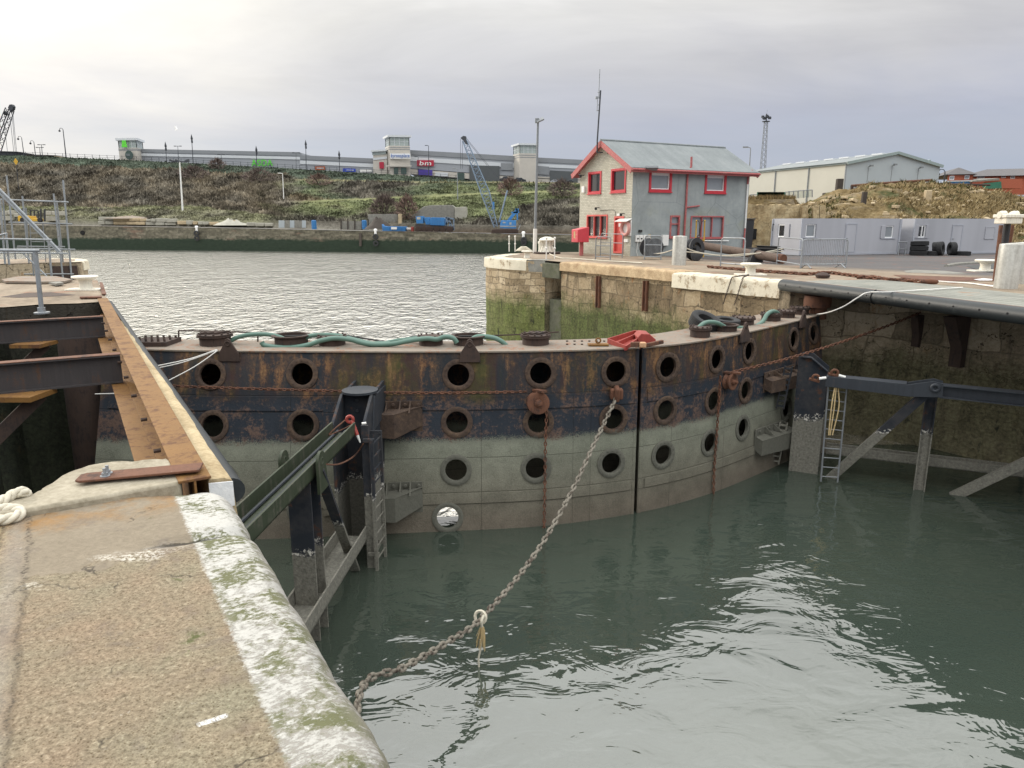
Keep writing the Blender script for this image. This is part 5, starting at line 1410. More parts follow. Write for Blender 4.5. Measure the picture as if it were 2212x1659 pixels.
m.build('door_leaf', 'door_red', dr, smooth=0)
m = MB(); GAB.bars(m, *[GAB.rect(*c5(592, 1130), *c5(648, 1168))[i] for i in (0, 1, 2, 3)], 0, -.058, -.045); sg = m.build('door_sign', 'white_plastic', dr, smooth=0)
m = MB(); GAB.bars(m, *GAB.rect(*c5(585, 1021), *c5(633, 1045)), 0, .0, .03); m.build('name_plate', 'white_plastic', hs, smooth=0)
m = MB()                                                   # corrugated roof
OV, OG = .34, .36
ne_ = 420
for sgn in (0, 1):
    def rf(i, j):
        u = -OG + (HL + 2 * OG) * i / ne_; t = j / 8; wv = .012 * math.sin(i * math.pi / 2) + (.03 * fbm(Vector((u * .4, t * 2, sgn)), 2)) * .3
        y_ = -OV + (HW / 2 + OV) * t; z = ZE + (ZRG - ZE) * ((y_) / (HW / 2)) + .10 + wv
        return H0 + D1 * u + D2 * (y_ if sgn == 0 else HW - y_) + Vector((0, 0, z))
    m.grid(rf, ne_ + 1, 9)
m.build('roof', 'roof_sheet', hs, smooth=80)
m = MB(); m.tube([H0 + D1 * (-OG) + D2 * HW / 2 + Vector((0, 0, ZRG + .11)), H0 + D1 * (HL + OG) + D2 * HW / 2 + Vector((0, 0, ZRG + .11))], .06, 8); m.build('ridge_cap', 'roof_sheet', hs)
sl = (ZRG - ZE) / (HW / 2)
for g_ in (-OG, HL + OG - .04):
    for sgn in (0, 1):
        def bp(y_): return H0 + D1 * g_ + D2 * (y_ if sgn == 0 else HW - y_) + Vector((0, 0, ZE + sl * y_ - .06))
        m = MB(); m.bar(bp(-OV), bp(HW / 2 + .02), .04, .27, up=(0, 0, 1)); m.build('barge_board', 'fascia_red', hs, bevel=.006)
for y_ in (-OV, HW + OV):
    a, b = H0 + D1 * -OG + D2 * y_ + Vector((0, 0, ZE - sl * OV - .02)), H0 + D1 * (HL + OG) + D2 * y_ + Vector((0, 0, ZE - sl * OV - .02))
    m = MB(); m.bar(a, b, .04, .19); m.tube([a - D2 * .06 + Vector((0, 0, .03)), b - D2 * .06 + Vector((0, 0, .03))], .055, 8); m.build('gutter', 'fascia_red', hs)
m = MB(); m.face(*[H0 + D1 * u + D2 * y_ + Vector((0, 0, ZE - sl * OV)) for u, y_ in ((-OG, -OV), (HL + OG, -OV), (HL + OG, .02), (-OG, .02))]); m.face(*[H0 + D1 * u + D2 * y_ + Vector((0, 0, ZE + sl * min(y_, HW - y_) + .0)) for u, y_ in ((-OG, -OV), (.0, -OV), (.0, HW / 2), (-OG, HW / 2))]); m.face(*[H0 + D1 * u + D2 * y_ + Vector((0, 0, ZE + sl * min(y_, HW - y_) + .0)) for u, y_ in ((-OG, HW / 2), (.0, HW / 2), (.0, HW + OV), (-OG, HW + OV))]); m.build('soffit', 'fascia_red', hs, smooth=0)
def pipe(par, pts, r, mt, name='drain_pipe', W_=SID, d=.08):
    P = [W_.at(*W_.pix(*q), d) for q in pts]; m = MB(); m.tube(P, r, 10); return m.build(name, mt, par)
pipe(hs, [c3(1614, 768), c3(1612, 842), c3(1586, 885), c3(1572, 1140), c3(1557, 1386)], .055, 'fascia_red'); pipe(hs, [c3(1578, 1158), c3(1675, 1146)], .04, 'fascia_red')
pipe(hs, [c3(2083, 872), c3(2052, 905), c3(2047, 980)], .045, 'fascia_red'); pipe(hs, [c3(2047, 980), c3(2027, 1318)], .045, 'white_plastic'); pipe(hs, [c3(2027, 1318), c3(2012, 1472)], .045, 'fascia_red')
pipe(hs, [c3(1592, 1413), c3(1900, 1416)], .03, 'white_plastic', 'conduit')
def wbox(W_, x0, y0, x1, y1, d, mt, name, par=hs, cs=c3, bev=.01):
    m = MB(); W_.bars(m, *W_.rect(*cs(x0, y0), *cs(x1, y1)), 0, .004, d); return m.build(name, mt, par, smooth=0, bevel=bev)
for k in range(4):
    o = wbox(SID, 1186 + k * 28, 1371, 1210 + k * 28, 1423, .12, 'white_plastic', 'switch_box'); b = MB(); rr = SID.rect(*c3(1192 + k * 28, 1393), *c3(1203 + k * 28, 1403)); SID.bars(b, *rr, 0, .12, .14); b.build('switch', 'cable_black', o)
wbox(SID, 1287, 1368, 1306, 1412, .01, 'yellow', 'warning_plate'); wbox(SID, 1386, 1370, 1431, 1452, .16, 'white_plastic', 'meter_cabinet')
wbox(SID, 1211, 1331, 1232, 1350, .12, 'cable_black', 'wall_lamp'); pipe(hs, [c3(1200, 1424), c3(1190, 1500), c3(1200, 1535), c3(1235, 1556)], .012, 'white_plastic', 'cable')
fl_ = MB(); a = SID.at(*SID.pix(*c3(1240, 868)), .1); fl_.box(a + Vector((.35, -.3, .05)), (.62, .35, .10), Matrix.Rotation(R(-20), 3, 'X')); fl_.tube([SID.at(*SID.pix(*c3(1206, 850)), 0), SID.at(*SID.pix(*c3(1215, 860)), .25), a + Vector((.2, -.25, 0))], .035, 6); fl_.build('flood_light', 'galv_dark', hs)
for x, y in ((385, 955), (668, 1022), (214, 590)):
    m = MB(); a = GAB.at(*GAB.pix(*c5(x, y)), 0); m.tube([a, a - D1 * .22], .02, 6); m.box(a - D1 * .24 + Vector((0, 0, -.05)), (.12, .14, .14)); m.build('wall_lamp', 'cable_black', hs)
m = MB(); m.tube([GAB.at(*GAB.pix(*c5(x, y)), .015) for x, y in ((390, 985), (545, 978), (568, 1000), (562, 1050))], .01, 4); m.build('cable', 'cable_black', hs)
wbox(GAB, 202, 716, 228, 784, .12, 'white_plastic', 'alarm_box', cs=c5); wbox(GAB, 672, 1310, 712, 1343, .08, 'white_plastic', 'junction_box', cs=c5); wbox(GAB, 480, 295, 503, 350, .06, 'rust_brown', 'bracket_plate', cs=c5)
m = MB(); SID.bars(m, *SID.rect(*c3(1330, 1533), *c3(1368, 1552)), 0, .003, .02); m.build('air_brick', 'black_hole', hs)
# aerial
an = thing('aerial', H0 + D2 * (HW / 2 + .15) - D1 * .45, 'tall thin radio aerial fixed at the gable peak of the control house', 'aerial')
ab = H0 + D2 * (HW / 2 + .12) - D1 * .48; Ya = ab.y
def PA(x, y): q = PY(*c3(x, y), Ya); return Vector((ab.x + (q.x - PY(*c3(942, 640), Ya).x), Ya, q.z))
m = MB(); m.tube([PA(940, 735), PA(942, 640), PA(968, 255)], .04, 8); m.build('pole', 'lamp_dark', an)
m = MB(); m.tube([PA(942, 735), PA(985, 733)], .03, 6); m.build('stay', 'lamp_dark', an)
m = MB(); m.tube([PA(953, 318), PA(962, 92)], .022, 6); m.build('whip', 'galv', an)
m = MB(); m.tube([PA(940, 415), PA(945, 300)], .018, 6); m.tube([PA(932, 312), PA(970, 312)], .025, 6); m.tube([PA(945, 270), PA(972, 268)], .02, 6); m.tube([PA(940, 412), PA(960, 408)], .018, 6); m.tube([PA(942, 368), PA(962, 365)], .018, 6); m.lathe([(.05, 0), (.05, .12)], PA(934, 322), seg=8); m.build('dipole', 'galv', an)

# ------------------------------------------------------------------ things by the house
lb = GAB.at(*GAB.pix(*c5(700, 1175)), .03)
bd = thing('lifebuoy_stand', GAB.at(GAB.pix(*c5(700, 1175))[0], 0, .05), 'white hooded board with a faded pink lifebuoy beside the red door', 'lifebuoy board')
m = MB(); GAB.bars(m, *GAB.rect(*c5(650, 1092), *c5(750, 1270)), 0, .02, .06); bo = m.build('board', 'white_plastic', bd, bevel=.01)
rr = GAB.rect(*c5(622, 1082), *c5(756, 1112)); m = MB(); m.prism([GAB.at(rr[0], rr[3], .03), GAB.at(rr[0], rr[1], .38), GAB.at(rr[2], rr[1], .38), GAB.at(rr[2], rr[3], .03)], (0, 0, .03)); m.build('hood', 'white_plastic', bd)
plain('buoy_pink', (.62, .30, .27), .6, .1, 3)
m = MB(); m._tor(GAB.at(*GAB.pix(*c5(696, 1186)), .13), D1, .33, .085, 28, 10); m.build('ring', 'buoy_pink', bd)
rb_ = PZ(*c5(180, 1492), 0); rx = thing('red_box', rb_, 'red post mounted cabinet standing at the left corner of the control house', 'cabinet')
m = MB(); m.lathe([(.11, 0), (.11, 1.1)], rb_, seg=12); m.build('post', 'fascia_red', rx)
m = MB(); Mh = Matrix((D1, D2, (0, 0, 1))).transposed().to_3x3(); zt1, zb1 = PY(*c5(170, 1183), rb_.y).z, PY(*c5(170, 1342), rb_.y).z
hb = zt1 - zb1; cc = rb_ + Vector((-.08, 0, 0))
pr = [cc - D1 * .35 + D2 * .3 + Vector((0, 0, zb1)), cc + D1 * .35 + D2 * .3 + Vector((0, 0, zb1)), cc + D1 * .35 + D2 * .3 + Vector((0, 0, zt1 + .05)), cc - D1 * .35 + D2 * .3 + Vector((0, 0, zt1 - .08))]
m.prism(pr, -D2 * .62); m.build('cabinet', 'box_red', rx, bevel=.02)
m = MB(); q = cc - D1 * .355 + Vector((0, 0, (zt1 + zb1) / 2 + .02)); m.box(q, (.01, .14, .34), Mh); m.build('label', 'twine', rx)
# lamp post on the pier head
lp = PZ(1155, 546, 0); lt = thing('lamp_post', lp, 'tall grey lamp post with white painted foot on the pier head', 'lamp post')
ztop = PY(1163, 264, lp.y).z; xt = PY(1162, 264, lp.y).x - lp.x
m = MB(); m.tube([lp, lp + Vector((xt * .19, 0, ztop * .19))], .115, 14); m.build('foot', 'white_paint', lt)
m = MB(); m.tube([lp + Vector((xt * .19, 0, ztop * .19)), lp + Vector((xt, 0, ztop))], [.085, .06], 12); m.build('pole', 'galv_dark', lt)
m = MB(); hd = lp + Vector((xt, 0, ztop)); m.box(hd + Vector((.12, -.1, .10)), (.42, .30, .08), Matrix.Rotation(R(-25), 3, 'Y') @ Matrix.Rotation(R(30), 3, 'X')); m.box(hd + Vector((-.05, 0, .08)), (.22, .18, .26)); m.build('lamp_head', 'galv_dark', lt, bevel=.015)
c2 = lambda x, y: S(1170 + x / 5.53, 560 + y / 5.53)
def post(x0, ytop, ybase, label):
    b = PZ(*c2(x0, ybase), 0); h = PY(*c2(x0, ytop), b.y).z
    m = MB(); m.tube([b, b + Vector((0, 0, h))], .028, 8)
    for z in (h, h * .52): m.lathe([(.001, -.06), (.045, -.04), (.06, 0), (.045, .04), (.001, .06)], b + Vector((0, 0, z)), seg=12)
    return tag(m.build('chain_post', 'white_paint', smooth=60), label, 'post', 'white railing posts on the pier head')
post(404, 95, 300, 'white stanchion at far left on the pier head, nearest the water'); post(484, 95, 303, 'white stanchion between the left one and the lamp post'); post(905, 118, 402, 'white stanchion in front of the ribbed capstan'); post(1016, 118, 402, 'white stanchion right of the ribbed capstan')
cp = PZ(*c2(915, 330), 0); ca = thing('capstan', cp, 'cream ribbed mushroom headed capstan on a rusty base plate', 'capstan')
m = MB(); m.lathe([(.75, 0), (.75, .10), (.1, .11)], cp, seg=32); m.build('base', 'rust_dark', ca)
m = MB(); m.lathe([(.42, .10), (.40, .16), (.30, .28), (.27, .45), (.30, .6), (.36, .68), (.45, .72), (.46, .76), (.36, .86), (.15, .93), (.01, .94)], cp, seg=32)
for k in range(10): t = k * math.pi / 5; o = Vector((math.cos(t), math.sin(t), 0)); m.bar(cp + o * .43 + Vector((0, 0, .14)), cp + o * .30 + Vector((0, 0, .45)), .06, .05, up=o); m.bar(cp + o * .30 + Vector((0, 0, .45)), cp + o * .40 + Vector((0, 0, .70)), .06, .05, up=o)
m.build('drum', 'bollard_white', ca)
b = PZ(*c2(838, 305), 0); m = MB(); m.lathe([(.2, 0), (.17, .1), (.17, .45), (.21, .5), (.21, .6), (.1, .66), (.01, .67)], b, seg=20); tag(m.build('bollard', 'bollard_white'), 'small white round topped bollard tucked left of the capstan', 'bollard', 'white mooring bollards')
def bollard(b, sc, label, base=True, grp='white mooring bollards'):
    t = thing('bollard', b, label, 'bollard', grp)
    m = MB(); m.lathe([(r * sc, z * sc) for r, z in ((.20, 0), (.17, .06), (.155, .2), (.18, .28), (.33, .34), (.34, .375), (.30, .40), (.01, .41))], b, seg=28); m.build('head', 'bollard_white', t)
    if base: m = MB(); m.box(b + Vector((0, 0, .02 * sc)), (.95 * sc, .5 * sc, .05 * sc)); m.build('base', 'bollard_white', t, bevel=.01)
    return t
bollard(PZ(*c2(645, 382), 0), .85, 'low white bollard on the pier head left of the lamp post foot', False)
bollard(PZ(*c6(1535, 800), 0), 1.0, 'white spool bollard on the coping above the tan stone block')
bollard(PZ(*S(1800 + 1908 / 3.16, 260 + 1272 / 3.16), 0), 1.05, 'clean white spool bollard beside the dark pit near the metal columns')
bollard(PZ(*S(211, 708), .0) , .92, 'stained white bollard on the left quay block beside the frame end')
m = MB()
for k in range(40):
    a = k * .5; m.v or None
P = [PZ(*c2(600, 300), 0) + Vector((math.cos(k * .7) * (.5 - k * .006), math.sin(k * .7) * .35, .05 + .004 * k)) for k in range(60)]; m.tube(P, .035, 6); tag(m.build('rope_coil', 'rope_white', smooth=60), 'heap of pale rope on the pier head beside the lamp post', 'rope')
m = MB(); m.tube(smoothpath([PZ(*c2(x, y), .03) for x, y in ((930, 320), (1000, 355), (1100, 385), (1250, 395), (1700, 425), (2200, 455))], 6), .03, 6); tag(m.build('hose', 'rope_white', smooth=60), 'pale hose lying along the quay edge from the capstan', 'hose')

def hoop(W0, W1, h, r, mt, label, feet=True, infill=0, mid_=True):
    d = (W1 - W0); d.z = 0; L_ = d.length; t = d.normalized(); n_ = Vector((-t.y, t.x, 0)); z0 = W0.z
    root = thing('barrier', (W0 + W1) / 2, label, 'barrier', 'metal crowd barriers on the quay')
    m = MB(); cr = .10; up = Vector((0, 0, 1))
    P = [W0 + up * .0, W0 + up * (h - cr), W0 + up * (h - cr * .3) + t * cr * .3, W0 + up * h + t * cr, W1 + up * h - t * cr, W1 + up * (h - cr * .3) - t * cr * .3, W1 + up * (h - cr), W1]
    m.tube(P, r, 8); m.tube([W0 + up * .14, W1 + up * .14], r, 8)
    if mid_: m.tube([W0 + up * h * .62, W1 + up * h * .62], r * .8, 8)
    m.build('frame', mt, root)
    if infill:
        m = MB()
        for k in range(1, infill): q = W0 + t * (L_ * k / infill); m.tube([q + up * .14, q + up * h], r * .4, 5)
        m.build('bars', mt, root)
    if feet:
        for u in (.12, .88): q = W0 + t * (L_ * u); m = MB(); m.tube([q - n_ * .35 + up * .01, q + up * .16, q + n_ * .35 + up * .01], r, 6); m.build('foot', mt, root)
    return root
hoop(PZ(*c5(340, 1537), 0), PZ(*c5(505, 1545), 0), 1.05, .025, 'galv_dark', 'round cornered galvanised barrier in front of the gable wall', False)
hoop(PZ(*c5(395, 1500), 0), PZ(*c5(640, 1520), 0), 1.15, .022, 'galv_dark', 'galvanised barrier standing closest to the red door', False)
b1, b2 = PZ(*c5(888, 1538), 0), PZ(*c5(1075, 1542), 0)
hoop(b1, b2, 1.1, .028, 'galv', 'closely slatted barrier below the meter cabinet', False, 14)
m = MB()
for s_ in (.3, .72):
    c = b1.lerp(b2, s_) + Vector((0, .45, .55)); m.lathe([(.42, -.03), (.42, .03)], c, (.2, -1, 0), 24); m.lathe([(.42, .42), (.42, .48)], c, (.2, -1, 0), 24) if False else None
    m.lathe([(.20, .0), (.20, .42), (.42, .42), (.42, .46), (.01, .46)], c, (.2, 1, 0), 24)
tag(m.build('cable_reel', 'black_metal', smooth=35), 'pair of dark cable drums standing behind the slatted barrier', 'cable drum')
def column(base, r, h, mt, label, grp='painted steel columns on the quay'):
    m = MB(); m.lathe([(r, 0), (r, h - .03), (r * .97, h), (.01, h + .03)], base, seg=40); return tag(m.build('steel_column', mt, smooth=50), label, 'column', grp)
def _col(n):
    p = n.obj(); k = n.noise(p, (3, 3, .5), 5, .65); g = n.noise(p, 12, 4, .7)
    c = n.mix(n.mapr(n.math('ADD', n.math('MULTIPLY', k, .65), n.math('MULTIPLY', g, .35)), .4, .66), (.60, .60, .56), (.30, .29, .26))
    return dict(color=c, rough=.38, metal=.25, spec=.5)
mat('column_paint', _col)
cb = PZ(*c6(615, 668), 0); chh = PY(*c6(630, 298), cb.y).z
column(cb, .285, chh, 'column_paint', 'short pale steel column at the coping in front of the control house')
c7 = lambda x, y: S(2260 + x / 7.54, 500 + y / 7.54)
k1 = PZ(*c7(1465, 1535), 0); k2 = PZ(*c7(1680, 1450), 0)
column(k1, .275, PY(*c7(1550, 722), k1.y).z, 'column_paint', 'nearest big pale steel column beside the grated walkway')
column(k2, .27, PY(*c7(1700, 705), k2.y).z, 'column_paint', 'pale steel column half hidden behind the nearest one at right edge')
# gantry head on rusty legs
g1 = PZ(*c7(1265, 1402), 0); gt = thing('hydraulic_gantry', g1, 'white stained machine head carried on three rusty pipe legs behind the columns', 'gantry')
m = MB(); m.tube([g1, PY(*c7(1388, 378), g1.y + .2)], .055, 10); m.build('leg', 'rust_brown', gt)
g2_ = g1 + Vector((.75, .9, 0)); m = MB(); q = PY(*c7(1600, 370), g2_.y); m.tube([Vector((PY(*c7(1565, 700), g2_.y).x - .05, g2_.y, 0)), q], .055, 10); m.build('leg', 'rust_brown', gt)
m = MB(); q = PY(*c7(1505, 350), g1.y + .6); m.tube([Vector((PY(*c7(1480, 710), g1.y + .6).x - .02, g1.y + .6, 0)), q], .095, 12); m.build('leg', 'black_metal', gt)
ga, gb = PY(*c7(1362, 350), g1.y + .3), PY(*c7(1675, 240), g1.y + .3)
m = MB(); cc = (ga + gb) / 2; m.box(cc, (gb.x - ga.x, .55, gb.z - ga.z)); m.box(cc + Vector((0, 0, (gb.z - ga.z) / 2 + .05)), (gb.x - ga.x + .08, .62, .10)); m.build('head', 'bollard_white', gt, bevel=.02)
for x in (1420, 1640):
    m = MB(); q = PY(*c7(x, 185), g1.y + .3); m.lathe([(.001, -.12), (.10, -.12), (.12, -.03), (.07, 0), (.12, .06), (.06, .12), (.001, .12)], q, (1, .1, 0), 14); m.build('roller', 'bollard_white', gt)
m = MB(); q = PY(*c7(1535, 190), g1.y + .3); m.box(q, (.28, .3, .1)); m.build('cap', 'bollard_white', gt, bevel=.02)

# old sheave, long pipe, yellow trolley, steel stack
wv = PZ(*c6(820, 615), 0); wt = thing('iron_sheave', wv, 'dark iron chain wheel with hub lying on the quay before the control house', 'wheel')
m = MB(); c = wv + Vector((.05, .3, .52)); ax = Vector((.55, -.8, .1)); m.lathe([(.30, -.14), (.50, -.16), (.50, -.10), (.38, -.04), (.38, .04), (.50, .10), (.50, .16), (.30, .14), (.30, -.14)], c, ax, 32, caps=False)
xx = ax.normalized().orthogonal().normalized(); yy = ax.normalized().cross(xx)
for k in range(6): t = k * math.pi / 3; o = xx * math.cos(t) + yy * math.sin(t); m.bar(c + o * .05, c + o * .42, .09, .07, up=ax)
m.lathe([(.12, -.2), (.12, .2)], c, ax, 16); m.build('wheel', 'black_metal', wt)
m = MB(); c = wv + Vector((.02, -.1, .22)); m.lathe([(.22, 0), (.24, .03), (.24, .10), (.1, .14)], c, (0, -1, .1), 24)
for k in range(6): t = k * math.pi / 3; m.lathe([(.03, .10), (.03, .145)], c + Vector((math.cos(t) * .16, 0, math.sin(t) * .16)), (0, -1, .1), 8)
m.build('flange', 'black_metal', wt)
pa_, pb_ = PZ(*c6(905, 585), .0) + Vector((0, .5, .62)), PZ(*c6(1925, 655), .0) + Vector((0, .1, .22))
pp_ = thing('long_pipe', (pa_ + pb_) / 2, 'long brown rusty pipe lying across the quay on a dark cradle', 'pipe')
m = MB(); dpp = (pb_ - pa_).normalized(); m.tube([pa_, pb_], .19, 20)
m.build('pipe', 'pipe_brown', pp_); m = MB(); m.lathe([(.19, -.04), (.27, -.04), (.27, .05), (.19, .06)], pa_ + dpp * .1, dpp, 24); m.build('flange', 'rust_orange', pp_)
m = MB(); e = pb_ - dpp * .05; m.lathe([(.2, 0), (.2, .25)], e, dpp, 20); m.build('end_cap', 'rust_brown', pp_)
m = MB(); q = pb_ - dpp * 1.5; m.lathe([(.19, -.12), (.25, -.12), (.25, .12), (.19, .12)], q, dpp, 20); m.prism([q + Vector((-.3, -.2, -q.z + .0)), q + Vector((.3, -.2, -q.z)), q + Vector((.2, -.2, .0)), q + Vector((-.2, -.2, 0))], (0, .4, 0)); m.build('cradle', 'black_metal', pp_)
yb_ = PZ(*c6(880, 480), 0) ; yt = thing('yellow_trolley', Vector((0, 0, 0)) + PZ(*c6(890, 560), 0), 'upright yellow sack trolley frame standing behind the chain wheel', 'trolley')
Yy = PZ(*c6(890, 560), 0).y + .4
m = MB()
for x in (838, 945): m.tube([PY(*c6(x - 12, 575), Yy), PY(*c6(x + 6, 110), Yy), PY(*c6(x + (8 if x < 900 else 8), 96), Yy - .1)], .035, 8)
m.tube([PY(*c6(828, 350), Yy), PY(*c6(938, 352), Yy)], .035, 8); m.build('frame', 'yellow', yt)
m = MB(); m.tube(smoothpath([PY(*c6(850, 98), Yy), PY(*c6(880, 120), Yy - .05), PY(*c6(882, 285), Yy - .05)], 4), .02, 6); m.tube(smoothpath([PY(*c6(950, 98), Yy), PY(*c6(908, 125), Yy - .05), PY(*c6(884, 285), Yy - .05)], 4), .02, 6); m._tor(PY(*c6(875, 302), Yy - .05), (0, 1, 0), .07, .02, 14, 6); m.build('sling', 'rust_dark', yt)
st_ = thing('steel_stack', PZ(*c6(1700, 560), 0), 'stack of dark flat steel beams and plates behind the long pipe', 'steel stack')
for k, (x0, x1, y, h) in enumerate(((1480, 1960, 545, .14), (1500, 1930, 480, .22), (1560, 1965, 455, .07), (1620, 1905, 430, .1))):
    Yk = PZ(*c6(1700, 575), 0).y + 1.2 + k * .25; a, b = PY(*c6(x0, y), Yk), PY(*c6(x1, y + 10), Yk)
    m = MB(); m.ibeam(a, b, .5, max(h, .09), .02, .02); m.build('beam', 'timber_dark' if k == 2 else 'black_metal', st_)
hoop(PZ(*c6(1150, 690), 0), PZ(*c6(1448, 712), 0), 1.12, .026, 'galv', 'open single rail barrier in front of the long pipe', False, 0, False)
c4 = lambda x, y: S(1800 + x / 3.16, 260 + y / 3.16)
hoop(PZ(*c4(304, 1215), 0), PZ(*c4(486, 1250), 0), 1.1, .026, 'galv', 'open barrier beside the end of the long pipe', False)
hoop(PZ(*c4(490, 1248), 0), PZ(*c4(835, 1245), 0), 1.08, .026, 'galv', 'barrier with close vertical bars and splayed feet on the yard', True, 26, False)
m = MB(); P = [PZ(*c6(x, y), .8) for x, y in ()]
for ys in (0, 55):
    pts = [PY(*c6(660, 430 + ys * 1.2), 30.3), PY(*c6(850, 500 + ys * .2), 31), PY(*c6(1150, 545), 31), PY(*c6(1450, 545 - ys * .3), 31), PY(*c6(1960, 460 + ys * .6), 32)]
    m.tube(smoothpath(pts, 6), .022, 5)
m.tube(smoothpath([PY(*c6(225, 525), 35), PY(*c6(400, 515), 33), PY(*c6(560, 465), 31.5), PY(*c6(650, 432), 30.2)], 6), .022, 5)
tag(m.build('rope', 'rope_white', smooth=60), 'slack ropes strung from the short steel column across the barriers', 'rope')
# chain lying on the quay
P = [PZ(*c6(x, y), .05) for x, y in ((990, 688), (1150, 705), (1400, 722), (1650, 742), (1900, 760), (2150, 778))] + [PZ(*c4(x, y), .05) for x, y in ((560, 1292), (700, 1280), (900, 1305), (1100, 1328), (1300, 1345), (1420, 1352))]
tagc(chain_mesh(smoothpath(P, 6), .24, .15, .032, 8, 5), 'rusty heavy chain lying along the right quay behind the white bollard', 'rust_brown')
P = [PZ(*c4(x, y), .05) for x, y in ((930, 1318), (1050, 1315), (1180, 1338), (1300, 1335), (1380, 1350))]
tagc(chain_mesh(smoothpath(P, 6), .24, .15, .032, 8, 5), 'short second length of rusty chain doubled beside the long one', 'rust_brown')
m = MB(); q = PZ(*c4(1480, 1352), .08); m.lathe([(.001, -.25), (.06, -.2), (.08, 0), (.06, .2), (.001, .25)], q, (1, -.3, 0), 12); m.f = m.f; tag(m.build('swivel', 'rust_brown', smooth=60), 'rusty swivel lump at the end of the chain by the grating', 'swivel')
m = MB(); q = PZ(*c4(660, 1300), .1); m.lathe([(.001, -.1), (.2, -.08), (.22, .0), (.12, .07), (.001, .09)], q, (0, 0, 1), 10); tag(m.build('shackle', 'rust_dark', smooth=60), 'dark iron shackle block lying on the ground chain', 'shackle')
# chains hanging over the tan block from the bollard
for x0, x1, nm in ((1255, 1180, 'left'), (1400, 1330, 'right')):
    a = PZ(*c6(1520, 795), .12); b = PN(*c6(x0 + 45, 825), 17.72); e = PN(*c6(x1, 1190), 17.72)
    tagc(chain_mesh([a, b, b.lerp(e, .5), e], .085, .055, .011, 6, 4), 'thin %s chain hanging from the coping bollard down the tan block' % nm, 'rust_dark')
# pit: flat sheet painted with its inner shade; pale slab in the yard
m = MB(); pts = smoothpath([PZ(*c7(x, y), .012) for x, y in ((770, 1130), (900, 1110), (1200, 1098), (1900, 1090))], 6) + smoothpath([PZ(*c7(x, y), .012) for x, y in ((1900, 1290), (1400, 1250), (1150, 1235), (950, 1190), (770, 1135))], 6)
m.face(*pts); plain('pit_shade', (.022, .026, .024), .6, .3, 1); struct(m.build('pit', 'pit_shade', smooth=0))
m = MB()
m.tube(smoothpath([PZ(*c7(x, y), .01) for x, y in ((380, 1135), (600, 1100), (900, 1082), (1300, 1072), (1900, 1060))], 6), .09, 6); struct(m.build('kerb', 'concrete_grey'))
m = MB(); m.face(*[PZ(*c7(x, y), .012) for x, y in ((-400, 1215), (-200, 1195), (370, 1215), (800, 1265), (300, 1270), (0, 1255), (-350, 1245))]); struct(m.build('pale_slab', 'concrete_grey', smooth=0))
m = MB(); m.face(*[PZ(*c7(x, y), .010) for x, y in ((-600, 1290), (400, 1318), (1300, 1350), (1300, 1405), (300, 1402), (-400, 1345))]); struct(m.build('rust_plate', 'rust_brown', smooth=0))
m = MB(); m.face(*[PZ(*c7(x, y), .016) for x, y in ((880, 1372), (1060, 1352), (1290, 1368), (1290, 1390), (1000, 1392))]); struct(m.build('mortar_patch', 'timber_end', smooth=0))
m = MB(); m.tube(smoothpath([PZ(*c7(x, y), .03) for x, y in ((0, 1395), (200, 1405), (500, 1425), (900, 1455), (1280, 1500))], 5), .02, 5); m.tube(smoothpath([PZ(*c7(x, y), .03) for x, y in ((400, 1425), (800, 1440), (1000, 1470), (1285, 1508))], 5), .018, 5); tag(m.build('rope', 'rope_clean', smooth=60), 'two pale ropes lying on the ground beside the grating edge', 'rope')

